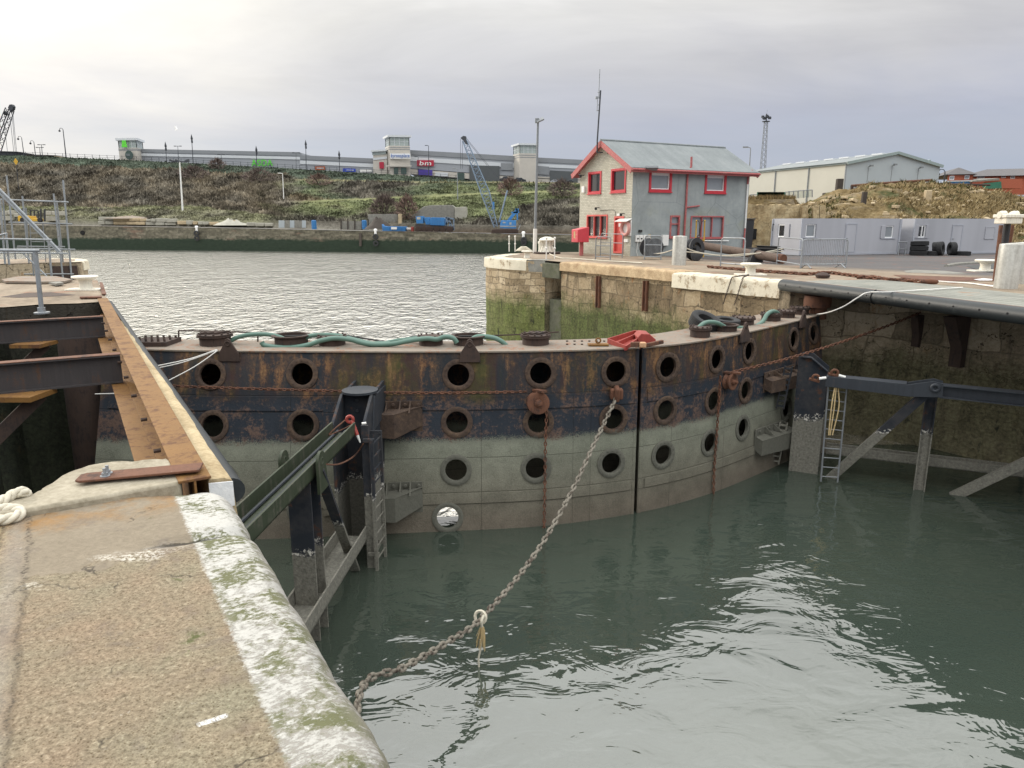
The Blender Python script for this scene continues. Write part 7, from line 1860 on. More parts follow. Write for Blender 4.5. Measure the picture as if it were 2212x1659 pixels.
solo('tank', ((885, 600), (975, 600), (975, 640), (885, 640)), Ys + .5, 1.2, 'white_paint', 'white tank lying between the skip and the red post', 'tank', c8_); solo('red_locker', ((975, 580), (1025, 590), (1025, 680), (975, 680)), Ys, 1, 'red_paint', 'small red locker left of the blue crane body', 'locker', c8_)
# blue machinery body on a rusty chassis
Yt = FY(980) + 7
tk = thing('crane_carrier', PY(*c8_(1450, 680), Yt), 'dismantled blue crane body on a rusty chassis before the bunker', 'crane')
m = MB(); P = [PY(*c8_(*p), Yt) for p in ((1345, 425), (1370, 400), (1600, 405), (1620, 420), (1620, 560), (1350, 550), (1335, 500))]; m.prism(P, (0, 3, 0)); m.build('engine_house', 'crane_blue', tk, bevel=.05)
for x in (1395, 1440, 1490, 1540): m = MB(); m.bar(PY(*c8_(x, 410), Yt - .03), PY(*c8_(x, 550), Yt - .03), .06, .06, up=(0, 1, 0)); m.build('rib', 'crane_blue', tk)
m = MB(); P = [PY(*c8_(*p), Yt) for p in ((1065, 385), (1210, 375), (1212, 520), (1080, 520))]; m.prism(P, (0, 2.4, 0)); cb_ = m.build('cab', 'crane_blue', tk, bevel=.05)
m = MB(); m.prism([PY(*c8_(*p), Yt - .04) for p in ((1085, 395), (1160, 392), (1155, 440), (1090, 440))], (0, .03, 0)); m.build('cab_window', 'stone_grey', cb_)
m = MB(); P = [PY(*c8_(*p), Yt + .3) for p in ((1215, 400), (1335, 395), (1340, 540), (1260, 540))]; m.prism(P, (0, 1.8, 0)); m.build('winch_house', 'crane_blue', tk, bevel=.05)
m = MB(); m.bar(PY(*c8_(1070, 560), Yt + 1.4), PY(*c8_(1800, 610), Yt + 1.4), 2.4, .8); m.build('chassis', 'rust_beam', tk, bevel=.05)
for x in (1110, 1230, 1340, 1470, 1590, 1720):
    m = MB(); c = PY(*c8_(x, 632), Yt + .1); m.lathe([(.2, -.05), (.62, -.02), (.7, .1), (.7, .5), (.62, .6)], c, (0, 1, 0), 18); m.build('wheel', 'rust_dark', tk)
m = MB()
for p, q in (((1660, 400), (1660, 560)), ((1690, 410), (1800, 640)), ((1630, 400), (1800, 430)), ((1800, 430), (1800, 650)), ((1720, 420), (1640, 560)), ((1740, 500), (1680, 640))): m.bar(PY(*c8_(*p), Yt + .5), PY(*c8_(*q), Yt + .5), .3, .3, up=(0, 1, 0))
m.build('jib_frame', 'crane_boom', tk)

# ------------------------------------------------------------------ cranes
ck = lambda x, y: S(1090 + x / 5.72, 310 + y / 5.72)
def lattice(m, A, B, w0, w1, n_, r):
    d = (B - A).normalized(); x = d.cross(Vector((0, 1, 0))).normalized(); y = x.cross(d)
    def c(t, i): w_ = w0 + (w1 - w0) * t; return A.lerp(B, t) + x * (w_ / 2 * (1, 1, -1, -1)[i]) + y * (w_ / 2 * (1, -1, -1, 1)[i])
    for i in range(4): m.tube([c(0, i), c(1, i)], r, 6)
    for k in range(n_):
        for i in range(4):
            a, b = (i, (i + 1) % 4) if k % 2 else ((i + 1) % 4, i)
            m.tube([c(k / n_, a), c((k + 1) / n_, b)], r * .6, 4)
Yc = FY(1190) + 6
cr_ = thing('crawler_crane', PY(*ck(860, 1490), Yc), 'blue crane with long grey lattice boom on the far quay left of the control house', 'crane')
rb2 = .105
A, M1, B = PY(*ck(690, 1395), Yc), PY(*ck(545, 925), Yc), PY(*ck(255, 190), Yc)
m = MB(); lattice(m, A, M1, .7, 1.7, 9, rb2); m.build('lower_boom', 'crane_boom', cr_); m = MB(); lattice(m, M1, B, 1.7, .8, 14, rb2); m.build('upper_boom', 'crane_boom', cr_)
m = MB(); m.prism([PY(*ck(*p), Yc - .5) for p in ((195, 150), (235, 122), (275, 130), (275, 165), (300, 240), (265, 235), (240, 195))], (0, 1, 0)); m.build('boom_head', 'lamp_dark', cr_, bevel=.05)
m = MB()
for p, q in (((195, 165), (195, 585)), ((222, 190), (222, 585))): m.tube([PY(*ck(*p), Yc), PY(*ck(*q), Yc)], .045, 4)
for p, q in (((278, 155), (712, 690)), ((278, 175), (690, 690)), ((712, 690), (850, 890)), ((850, 890), (940, 1200)), ((680, 965), (820, 1235)), ((665, 965), (800, 1250)), ((650, 945), (560, 1060))): m.tube([PY(*ck(*p), Yc), PY(*ck(*q), Yc)], .04, 4)
m.build('ropes', 'lamp_dark', cr_)
m = MB(); m.tube([PY(*ck(735, 1330), Yc), PY(*ck(850, 885), Yc)], .16, 8); m.build('gantry_mast', 'crane_boom', cr_)
m = MB(); m.prism([PY(*ck(*p), Yc - 1.4) for p in ((765, 1302), (972, 1302), (975, 1420), (748, 1415), (745, 1370))], (0, 2.8, 0)); bdy = m.build('body', 'crane_blue', cr_, bevel=.06)
m = MB(); m.prism([PY(*ck(*p), Yc - 1.45) for p in ((750, 1378), (972, 1380), (972, 1396), (750, 1394))], (0, .04, 0)); m.build('stripe', 'galv', bdy); m = MB(); m.prism([PY(*ck(*p), Yc - 1.45) for p in ((785, 1325), (825, 1325), (825, 1345), (785, 1345))], (0, .04, 0)); m.build('plate', 'galv', bdy); m = MB(); m.prism([PY(*ck(*p), Yc - 1.45) for p in ((878, 1330), (908, 1330), (908, 1366), (878, 1366))], (0, .04, 0)); m.build('vent', 'galv', bdy)
m = MB()
for p, q in (((860, 1300), (985, 1145)), ((885, 1300), (1000, 1160)), ((985, 1145), (990, 1300)), ((905, 1195), (1015, 1190)), ((960, 1150), (1010, 1150))): m.bar(PY(*ck(*p), Yc), PY(*ck(*q), Yc), .3, .3, up=(0, 1, 0))
m.build('a_frame', 'crane_blue', cr_)
m = MB(); m.prism([PY(*ck(*p), Yc - .5) for p in ((635, 1045), (668, 1045), (668, 1150), (635, 1150))], (0, 1, 0)); m.build('counter_panel', 'crane_blue', cr_)
for y0 in (-1.6, 1.0):
    m = MB(); m.prism([PY(*ck(*p), Yc + y0) for p in ((630, 1440), (650, 1425), (990, 1425), (1005, 1445), (1000, 1485), (620, 1490))], (0, .7, 0)); m.build('track', 'rust_dark', cr_, bevel=.1)
m = MB(); m.prism([PY(*ck(*p), Yc - 1.2) for p in ((990, 1440), (1035, 1350), (1025, 1400), (1000, 1450))], (0, .5, 0)); m.build('tail_rod', 'galv', cr_)
Yl = 230
lc_ = thing('lattice_crane', PY(*c1_(-60, 700), Yl), 'dark blue lattice crane boom reaching into the top left corner', 'crane')
A, B = PY(*c1_(-60, 560), Yl), PY(*c1_(85, 165), Yl); m = MB(); lattice(m, A, B, 2.3, 1.6, 9, .14); m.build('boom', 'lamp_dark', lc_)
m = MB(); m.prism([PY(*c1_(*p), Yl - .6) for p in ((68, 150), (80, 125), (100, 122), (112, 140), (108, 165), (85, 185))], (0, 1.2, 0)); m.build('boom_head', 'lamp_dark', lc_); m = MB(); m.prism([PY(*c1_(*p), Yl - .6) for p in ((25, 190), (40, 180), (48, 200), (35, 215))], (0, 1.2, 0)); m.build('sheave_block', 'lamp_dark', lc_)
m = MB()
for p, q in (((82, 190), (118, 530)), ((100, 165), (132, 530)), ((108, 165), (143, 530)), ((40, 320), (64, 530))): m.tube([PY(*c1_(*p), Yl), PY(*c1_(*q), Yl)], .07, 4)
m.build('ropes', 'galv_dark', lc_)

# ------------------------------------------------------------------ retail park on the hill
YM = 258
def panel(par, name, x0, x1, yt0, yt1, yb0, yb1, Y, depth, mt):
    m = MB(); m.prism([PY(x0, yt0, Y), PY(x1, yt1, Y), PY(x1, yb1, Y), PY(x0, yb0, Y)], (0, depth, 0)); return m.build(name, mt, par, smooth=0)
def store(label, x0, x1, yt0, yt1, yb0, yb1, bands, Y=YM):
    r = thing('retail_store', PY((x0 + x1) / 2, (yb0 + yb1) / 2, Y), label, 'store', 'grey clad retail stores on the hill')
    panel(r, 'wall', x0, x1, yt0, yt1, yb0, yb1, Y, 32, 'mall_grey')
    for nm, f0, f1, mt in bands:
        a0, a1 = yt0 + (yb0 - yt0) * f0, yt1 + (yb1 - yt1) * f0; b0, b1 = yt0 + (yb0 - yt0) * f1, yt1 + (yb1 - yt1) * f1
        panel(r, nm, x0, x1, a0, a1, b0, b1, Y - .25, .24, mt)
    return r
bd1 = (('roof_band', -.02, .17, 'mall_dark'), ('light_band', .22, .36, 'mall_light'))
st1 = store('long grey store with green lettering right of the left glass tower', 305, 648, 322.5, 329.5, 362, 372, bd1)
st2 = store('lower grey store with orange and blue signs in the middle of the retail park', 648, 806, 336, 343, 372, 380, (('roof_band', -.02, .22, 'mall_dark'), ('light_band', .30, .50, 'mall_light')))
panel(st1, 'end_slope', 648, 678, 329.5, 338, 372, 374, YM + .2, 20, 'mall_grey')
st3 = store('long grey store with the red sign between two stone towers', 886, 1110, 325, 338, 376, 394, (('roof_band', -.02, .17, 'mall_dark'), ('light_band', .27, .44, 'mall_light'), ('base', .76, 1.0, 'mall_stone'), ('dark_line', .755, .785, 'mall_dark')))
st4 = store('right grey store partly hidden behind the control house', 1156, 1330, 341, 350, 398, 404, (('roof_band', -.02, .15, 'mall_dark'), ('light_band', .22, .34, 'mall_light'), ('base', .70, 1.0, 'mall_stone'), ('dark_line', .76, .785, 'mall_dark')))
def mtower(label, x0, xc, x1, yr, yg0, yg1, yb, Y, wide, stripes=True, mt='mall_stone'):
    r = thing('glass_top_tower', PY((x0 + x1) / 2, yb, Y), label, 'tower', 'stone towers with glazed tops')
    # xc = picture column of the front corner; left of it one face, right of it the other
    c = PY(xc, yb, Y); a = PY(x0, yb, Y + wide[0]); b = PY(x1, yb, Y + wide[1]); d = a + b - c
    def ht(y): return PY(xc, y, Y).z
    def ring(k): ctr = (a + b) / 2; return [Vector((ctr.x + (p.x - ctr.x) * k, ctr.y + (p.y - ctr.y) * k, 0)) for p in (a, c, b, d)]
    def block(nm, z0, z1, k, mt_): m = MB(); m.prism([p + Vector((0, 0, z0)) for p in ring(k)], (0, 0, z1 - z0)); return m.build(nm, mt_, r, smooth=0)
    block('shaft', ht(yb) - 1, ht(yg1), 1.0, mt)
    if stripes:
        for f in (.05, .12): z = ht(yg1 + (yb - yg1) * f); block('stripe', z - .22, z, 1.015, 'mall_dark')
    g = block('glazing', ht(yg1), ht(yg0), .94, 'glass_mall')
    m = MB(); R_ = ring(.95)
    for i in range(4):
        for k in range(5): p = R_[i].lerp(R_[(i + 1) % 4], k / 4); m.bar(p + Vector((0, 0, ht(yg1))), p + Vector((0, 0, ht(yg0))), .16, .16, up=(0, 1, 0))
    zm = (ht(yg1) + ht(yg0)) / 2
    for i in range(4): m.bar(R_[i] + Vector((0, 0, zm)), R_[(i + 1) % 4] + Vector((0, 0, zm)), .1, .1)
    m.build('mullions', 'mall_light', g, smooth=0)
    block('roof', ht(yg0), ht(yr), 1.16, 'mall_light'); return r, c, a, b
ta, *_ = mtower('left stone tower with green tinted glazing and a round dark sign', 260, 300, 314, 298, 303, 319, 356, YM - 4, (1, 7))
tb_, cB, aB, bB = mtower('tall middle stone tower with a white banner', 834, 843, 887, 291.5, 296, 314.5, 374, YM - 6, (6, 1))
tc, *_ = mtower('right stone tower with glazed top behind the lamp post', 1108, 1122, 1159, 309.5, 313.5, 331, 396, YM - 5, (6, 1), mt='mall_stone')
m = MB(); q = PY(279, 335, YM - 4.6); m.lathe([(.001, -.05), (1.5, -.05), (1.5, .1), (.001, .1)], q, (-.2, -1, 0), 28); rsg = m.build('round_sign', 'sign_dkgreen', ta)
for dz_, w_ in ((.28, 1.9), (-.08, 1.7)):
    m = MB(); m.box(q + Vector((0, -.15, dz_)), (w_, .04, .17)); m.build('lettering_line', 'galv', rsg)
m = MB(); m.prism([PY(x, y, YM - 4.3) for x, y in ((263, 303), (271, 303), (275, 318), (263, 318))], (0, .1, 0)); m.build('green_tint', 'sign_green', ta)
wng = thing('entrance_wing', PY(818, 372, YM - 3), 'low stone wing with a tilted roof left of the middle tower', 'building')
panel(wng, 'wall', 806, 836, 335, 333, 376, 376, YM - 3, 12, 'mall_stone'); panel(wng, 'glazing', 804, 834, 328, 326, 335, 333, YM - 3.2, 8, 'glass_mall'); panel(wng, 'roof', 801, 835, 324, 323, 328, 326, YM - 4, 10, 'mall_light'); panel(wng, 'light_band', 806, 836, 341, 338, 346, 343, YM - 3.2, .2, 'mall_light')
def sign(par, name, x0, y0, x1, y1, Y, mt, txt=None, tm='white_plastic', fs=.8, shear=0, bold=.0, sx=1.0):
    a, b = PY(x0, y1, Y), PY(x1, y0, Y); o = None
    if mt: m = MB(); m.box(((a.x + b.x) / 2, Y, (a.z + b.z) / 2), (b.x - a.x, .3, b.z - a.z)); o = m.build(name, mt, par, smooth=0)
    if txt:
        vs, fs_ = text_mesh(txt, 1.0, .04, shear, bold); w_ = max(v.x for v in vs) - min(v.x for v in vs); h_ = max(v.y for v in vs) - min(v.y for v in vs)
        kx, ky = (b.x - a.x) * fs / w_, (b.z - a.z) * (fs if mt else 1.0) / h_
        if mt: kx = min(kx, ky * sx); 
        cx = (max(v.x for v in vs) + min(v.x for v in vs)) / 2; cy = (max(v.y for v in vs) + min(v.y for v in vs)) / 2
        m = MB(); m.add([Vector(((a.x + b.x) / 2 + (v.x - cx) * kx, Y - .22 - v.z * 3, (a.z + b.z) / 2 + (v.y - cy) * ky)) for v in vs], fs_); m.build('lettering' if mt else name, tm, o or par, smooth=0)
    return o
sign(st1, 'green_letters', 544, 345, 589, 359, YM - .4, None, 'ASDA', 'sign_green', 1.0, 0, .012)
sign(st2, 'orange_sign', 681, 359, 702, 367, YM - .5, 'sign_orange'); sign(st2, 'blue_sign', 741, 364, 768, 371, YM - .5, 'sign_blue'); sign(st2, 'white_sign', 778, 366.5, 803, 372, YM - .5, 'white_plastic')
for x0, x1, y, Yk in ((684, 699, 363.2, 0), (748, 764, 367.6, 0)): panel(st2, 'sign_lettering', x0, x1, y - .8, y - .8, y + .8, y + .8, YM - .72, .05, 'mall_light')
sign(st3, 'red_sign', 901, 346, 937, 359, YM - .6, 'sign_red', 'bm', 'white_plastic', .72, .12, .012, 1.6); panel(st3, 'purple_shopfront', 903, 934, 366, 367, 378, 379, YM - .6, .2, 'sign_purple'); panel(st3, 'white_shopfront', 940, 968, 372, 373, 380, 381, YM - .6, .2, 'mall_light'); panel(st3, 'poster', 988, 1003, 373, 374, 388, 389, YM - .6, .2, 'sign_dkgreen')
panel(st3, 'loading_door', 1014, 1079, 357, 358.5, 391, 393, YM - .6, .3, 'mall_door'); panel(st3, 'dark_panel', 1082, 1108, 352, 353, 367, 368, YM - .5, .2, 'mall_dark'); panel(st4, 'loading_door', 1188, 1248, 368, 371, 399, 401, YM - .6, .3, 'mall_door'); panel(st4, 'dark_panel', 1159, 1186, 358, 360, 376, 378, YM - .5, .2, 'mall_dark')
sign(wng, 'red_sign', 820, 350, 829, 364, YM - 3.4, 'sign_red')
sign(tb_, 'banner', 843, 331.5, 886.5, 343, YM - 6.4, 'white_plastic', 'byronsplace', 'text_blue', .92, .15, .0, 1.3)
for x0, x1 in ((851, 860), (866, 878)): panel(tb_, 'dark_opening', x0, x1, 362, 362, 376, 376, YM - 6.3, .2, 'sign_dkgreen')
panel(tb_, 'canopy', 834, 888, 357, 357, 360, 360, YM - 6.8, 1.2, 'mall_stone')
# railing along the crest
rl = thing('crest_railing', hill(300, 74), 'long dark railing along the crest of the hill before the stores', 'railing')
cp_ = [hill(px, 74.2) + Vector((0, 0, .0)) for px in range(40, 1010, 16)]
m = MB()
for h in (.55, 1.15): m.tube([p + Vector((0, 0, h)) for p in cp_], .05, 4)
m.build('rails', 'lamp_dark', rl)
for p in cp_: m = MB(); m.tube([p - Vector((0, 0, .3)), p + Vector((0, 0, 1.3))], .07, 4); m.build('post', 'lamp_dark', rl)
# low dark buildings far left
for x0, x1, y0, y1, mt, lab in ((-60, 138, 527, 566, 'lamp_dark', 'low dark shed on the far left skyline below the crane boom'), (228, 470, 560, 592, 'timber_dark', 'low brown hut right of the dark shed on the skyline'), (470, 515, 570, 598, 'stone_pale', 'small pale gable beside the low brown hut on the skyline')):
    m = MB(); P = [PY(*c1_(*p), 246) for p in ((x0, y0), (x1, y0 + 6), (x1, y1 + 20), (x0, y1 + 20))]; m.prism(P, (0, 8, 0)); m.prism([PY(*c1_(*p), 245.5) for p in ((x0 - 3, y0 - 4), (x1 + 3, y0 + 2), (x1 + 3, y0 + 8), (x0 - 3, y0 + 2))], (0, 9, 0)); tag(m.build('hut', mt, smooth=0), lab, 'hut')
# lamp posts
def lamp(conv, base, top, Y, label, r=.10, kind='hook', mt='lamp_dark', grp='lamp posts on the hilltop'):
    b = PY(*conv(*base), Y); t = PY(*conv(*top), Y); b.z -= 1.2
    root = thing('lamp_post', b, label, 'lamp post', grp)
    m = MB(); m.tube([b, t], [r * 1.3, r * .75], 6); m.build('pole', mt, root)
    m = MB(); h = (t.z - b.z)
    if kind == 'hook': m.tube([t, t + Vector((-.3, 0, .4)), t + Vector((-.9, 0, .45)), t + Vector((-1.2, 0, -.1))], r * .6, 5); m.lathe([(.05, .3), (.35, 0), (.3, -.3), (.01, -.45)], t + Vector((-1.2, 0, -.3)), seg=8)
    elif kind == 'spike': m.lathe([(.01, 1.0), (.28, 0), (.4, -.5), (.12, -1.1)], t, seg=8); m.lathe([(.3, -1.0), (.3, -1.7), (.1, -1.9)], t, seg=8)
    elif kind == 'tee': m.tube([t + Vector((-.9, 0, .05)), t + Vector((.9, 0, .05))], r * .8, 5); m.box(t + Vector((-.9, 0, .05)), (.7, .3, .2)); m.box(t + Vector((.9, 0, .05)), (.7, .3, .2))
    elif kind == 'arm': m.tube([t, t + Vector((-.6, 0, .15))], r * .7, 5); m.box(t + Vector((-.8, 0, .12)), (.8, .3, .18))
    elif kind == 'flood':
        m.tube([t + Vector((-1.9, 0, -.1)), t + Vector((-.5, 0, .0)), t + Vector((1.9, 0, -.1))], r * .7, 5)
        for x in (-1.9, -.5, 1.9): m.box(t + Vector((x, 0, .15)), (1.1, .6, .5), Matrix.Rotation(R(20 if x < 0 else -20), 3, 'Y'))
    m.build('lantern', mt if kind != 'flood' else 'lamp_dark', root); return root
for base, top, kd, r, lab in (((210, 585), (186, 410), 'hook', .12, 'hooked lamp post beside the crane ropes on left skyline'), ((305, 560), (292, 448), 'hook', .12, 'hooked lamp post above the low brown hut'), ((345, 565), (342, 495), 'tee', .1, 'shorter of two thin posts right of the brown hut lamp'), ((364, 565), (357, 472), 'tee', .1, 'taller of two thin posts right of the brown hut lamp'), ((570, 590), (543, 340), 'hook', .15, 'tallest lamp post on the skyline left of the glass tower'),
                          ((1437, 640), (1426, 470), 'spike', .1, 'first spiked dark post right of the left glass tower'), ((1537, 610), (1532, 484), 'tee', .09, 'thin tee headed post behind the tall white floodlight'), ((1665, 650), (1651, 405), 'spike', .12, 'tallest spiked dark post before the green lettered store'), ((1908, 650), (1906, 558), 'tee', .09, 'short tee headed post left of the green letters')):
    lamp(c1_, base, top, 244, lab, r, kd)
for base, top, kd, r, lab in (((5, 680), (2, 505), 'spike', .12, 'spiked dark post standing in front of the green letters'), ((345, 690), (345, 542), 'tee', .07, 'thin plain post at the end of green lettered store'), ((432, 695), (428, 455), 'spike', .12, 'tall spiked post at the step between two stores'), ((720, 712), (716, 545), 'spike', .11, 'spiked post left of the blue sign'), ((1396, 730), (1398, 575), 'arm', .1, 'short post at the left edge of the red sign'), ((1488, 735), (1487, 480), 'arm', .12, 'tall post crossing the right part of the red sign')):
    lamp(c2_, base, top, 244, lab, r, kd)
lamp(c1_, (1572, 1020), (1548, 615), FY(395) + 24, 'tall white floodlight column rising from the grassy ledge', .2, 'flood', 'white_plastic', 'white lamp posts on the slope'); lamp(c2_, (240, 970), (229, 720), FY(620) + 36, 'white lamp post on the slope below the green lettered store', .12, 'arm', 'white_plastic', 'white lamp posts on the slope'); lamp(c2_, (1738, 900), (1734, 680), FY(1000) + 36, 'thin pale lamp post on the slope beside the crane boom', .1, 'arm', 'galv', 'white lamp posts on the slope')
lamp(c3, (280, 960), (280, 715), 249, 'plain dark post before the right stone tower', .1, 'none', 'lamp_dark') if False else None
# cars by the stores
def car(conv, x0, x1, y0, y1, mt, label, Y=248):
    a, b = PY(*conv(x0, y1), Y), PY(*conv(x1, y0), Y); Lc, Hc = b.x - a.x, b.z - a.z; r = thing('parked_car', Vector(((a.x + b.x) / 2, Y, a.z)), label, 'car', 'cars parked by the stores')
    z = a.z + Hc * .18; m = MB(); P = [(0, .0), (0, .38), (.10, .46), (.24, .50), (.36, .82), (.68, .82), (.82, .50), (.97, .42), (1, .1), (1, 0)]
    m.prism([Vector((a.x + u * Lc, Y, z + v * Hc)) for u, v in P], (0, 1.8, 0)); m.build('body', mt, r, bevel=.06)
    m = MB(); m.prism([Vector((a.x + u * Lc, Y - .02, z + v * Hc)) for u, v in ((.29, .52), (.38, .77), (.66, .77), (.77, .52))], (0, .03, 0)); m.build('side_window', 'glass_dark', r)
    for u in (.2, .8):
        m = MB(); m.lathe([(.01, -.05), (Hc * .22, -.05), (Hc * .22, .2), (.01, .2)], Vector((a.x + u * Lc, Y, a.z + Hc * .2)), (0, 1, 0), 14); m.build('wheel', 'rubber', r)
car(c3, 140, 227, 918, 960, 'car_dark', 'dark car left of the right stone tower'); car(c3, 233, 347, 928, 965, 'car_dark', 'dark car in front of the right stone tower'); car(c3, 535, 597, 943, 968, 'car_silver', 'silver car at the foot of the right loading door'); car(c3, 660, 715, 945, 970, 'car_dark', 'dark car nearest the control house gable on the hilltop'); car(zb_, 880, 1000, 345, 380, 'car_silver', 'pale car behind the railing by the tall white floodlight')
# fork lift on the far apron
Yf = FY(70) + 5; fk = thing('fork_lift', PY(*c1_(270, 1135), Yf), 'yellow fork lift truck behind the scaffolding on the far quay', 'fork lift')
m = MB(); m.prism([PY(*c1_(*p), Yf) for p in ((152, 1085), (175, 1080), (265, 1085), (272, 1105), (330, 1108), (330, 1130), (155, 1130))], (0, 2, 0)); m.build('body', 'yellow', fk, bevel=.06)
m = MB()
for p, q in (((262, 1085), (262, 1035)), ((262, 1035), (330, 1040)), ((330, 1040), (330, 1108)), ((295, 1038), (295, 1085))): m.bar(PY(*c1_(*p), Yf + .3), PY(*c1_(*q), Yf + .3), .2, .2, up=(0, 1, 0))
m.build('cage', 'black_metal', fk); m = MB()
for x in (352, 385): m.bar(PY(*c1_(x, 1025), Yf), PY(*c1_(x, 1132), Yf), .3, .3, up=(0, 1, 0))
m.build('mast', 'black_metal', fk)
for x in (190, 340): m = MB(); m.lathe([(.01, 0), (.55, 0), (.6, .1), (.6, .4), (.01, .4)], PY(*c1_(x, 1120), Yf - .1), (0, 1, 0), 14); m.build('wheel', 'rubber', fk)
# fenders hung on the far wall
def hfend(conv, x, y0, y1, label, tyres=2):
    px, py = conv(x, y0); Y = FY(px) - .35; r = thing('wall_fender', PY(px, py, Y), label, 'fender', 'fenders hung on the far quay wall')
    m = MB(); c = PY(px, py, Y + .3); m.lathe([(.28, -.5), (.26, .1), (.36, .3), (.36, .5), (.2, .65), (.01, .68)], c, seg=14); m.build('bollard', 'gull_white', r)
    z1 = PY(*conv(x, y1), Y).z; z0 = c.z - .5
    for k in range(tyres): m = MB(); m._tor(Vector((c.x + .05, Y - .2, z0 - .5 - (z0 - z1 - .6) * (k / max(1, tyres - 1)))), (0, 1, .1), .42, .2, 18, 8); m.build('tyre', 'rubber', r)
hfend(c1_, 1695, 1195, 1280, 'white topped wall fender below the tall white floodlight'); hfend(c2_, 1030, 1222, 1325, 'white topped wall fender beside the blue skip'); hfend(ck, 1075, 1505, 1620, 'white topped wall fender right of the blue crane')
m = MB(); P = c2_(900, 1232); Y = FY(P[0]) - .3; m.bar(PY(*P, Y), PY(*c2_(900, 1345), Y), .5, .4, up=(0, 1, 0)); tag(m.build('timber_fender', 'timber_dark'), 'dark vertical timber fender on the far wall left of the skip', 'fender')
m = MB(); q = c1_(708, 1230); m.lathe([(.001, 0), (.48, 0), (.5, .02), (.55, .3)], PY(*q, FY(q[0]) - .3), (0, 1, 0), 20); tag(m.build('drain_outlet', 'black_hole'), 'round dark drain outlet in the far quay wall', 'outlet')
# warning diamond and gull
q = c1_(140, 625); b = PY(*c1_(160, 850), 215); t = PY(*q, 215); sg_ = thing('warning_sign', b, 'yellow diamond warning sign on a dark post on the left hillside', 'sign')
m = MB(); m.tube([b, t], .09, 6); m.build('post', 'lamp_dark', sg_); m = MB(); m.prism([t + Vector((dx, -.15, dz)) for dx, dz in ((0, 1.3), (.65, .3), (0, -.7), (-.65, .3))], (0, .06, 0)); m.build('plate', 'yellow', sg_)
gq_ = PY(*c1_(1518, 340), 120); m = MB(); m.lathe([(.001, -.3), (.05, -.24), (.085, -.08), (.08, .06), (.05, .18), (.055, .24), (.03, .3), (.001, .34)], gq_, (.6, -.3, .15), 10)
for s_ in (-1, 1): m.add([gq_ + Vector((-.08, 0, .02)), gq_ + Vector((.1, -.02, .02)), gq_ + Vector((.05 + .05 * s_, .2 * s_, .30)), gq_ + Vector((-.12, .22 * s_, .28)), gq_ + Vector((-.15, .35 * s_, .62))], [(0, 1, 2, 3), (3, 2, 4)])
tag(m.build('gull', 'gull_white', smooth=60), 'small white gull flying above the retail park', 'gull')

# ------------------------------------------------------------------ cliff and yard edge on the right
TX = [1560, 1619, 1727, 1770, 1810, 1850, 1900, 2000, 2080, 2150, 2212, 2320, 2500]; TY = [444, 444, 443, 432, 415, 407, 402, 400, 405, 415, 431, 458, 474]
def ctop(px): return float(np.interp(px, TX, TY))
Y0c = 53.0
def cliff(px, s):
    Y = Y0c + s; zt = PY(px, ctop(px), Y0c + 19).z
    wallk = max(0, min(1, (1745 - px) / 30))
    t = min(1, s / 19)
    prof = float(np.interp(t, [0, .08, .3, .45, .75, 1], [0, .16, .40, .62, .88, 1]))
    pw = min(1, t * 40)
    k = prof * (1 - wallk) + pw * wallk
    z = -.45 + (zt + .45) * k
    p = atx(px, Y, z)
    if s > 19: p = atx(px, Y, zt - .3 - max(0, s - 40) * .012)
    q = p * .35
    p.z += (.55 * fbm(q, 4) + .3 * abs(fbm(q * 3, 3))) * (1 - wallk) * min(1, t * 5) * (1 if s < 19 else .2)
    p.y += .5 * fbm(q * 2.2, 3) * (1 - wallk)
    return p
def _cliff(n):
    p = n.pos(); x, y, z = n.sep(p); g = n.noise(p, (3.0, 3.0, 5.0), 5, .75); k = n.noise(p, (.35, .35, .6), 5, .65); l = n.noise(p, (1.0, 1.0, 4.5), 5, .7)
    grass = n.ramp(n.math('ADD', n.math('MULTIPLY', g, .6), n.math('MULTIPLY', k, .4)), [(.3, (.075, .058, .03)), (.48, (.20, .145, .07)), (.62, (.32, .245, .13)), (.75, (.42, .35, .22))])
    grass = n.mix(n.mapr(n.noise(p, (.3, .3, .3), 4, .6), .56, .66), grass, n.mix(g, (.04, .05, .02), (.12, .125, .05)))
    rock = n.ramp(n.math('ADD', n.math('MULTIPLY', l, .7), n.math('MULTIPLY', g, .3)), [(.32, (.10, .08, .06)), (.5, (.27, .215, .14)), (.7, (.50, .42, .28))])
    steep = n.sep(n.normal())[2]
    r = n.math('ADD', n.mapr(n.noise(p, (.22, .22, .9), 5, .7), .50, .58), n.mapr(steep, .55, .35))
    r = n.math('MULTIPLY', r, n.mapr(x, 40, 31))
    return dict(color=n.mix(n.math('MINIMUM', r, 1.0), grass, rock), rough=1.0, spec=.15, bump=(n.math('ADD', g, l), 1.0, .25))
mat('cliff', _cliff)
CX = list(range(1560, 2520, 7)); CS = [0, .3, .6, 1, 1.5] + list(np.linspace(2, 19, 40)) + [19.5, 21, 25, 40, 80, 150]
m = MB(); m.grid(lambda i, j: cliff(CX[i], CS[j]), len(CX), len(CS)); struct(m.build('cliff', 'cliff', smooth=180))
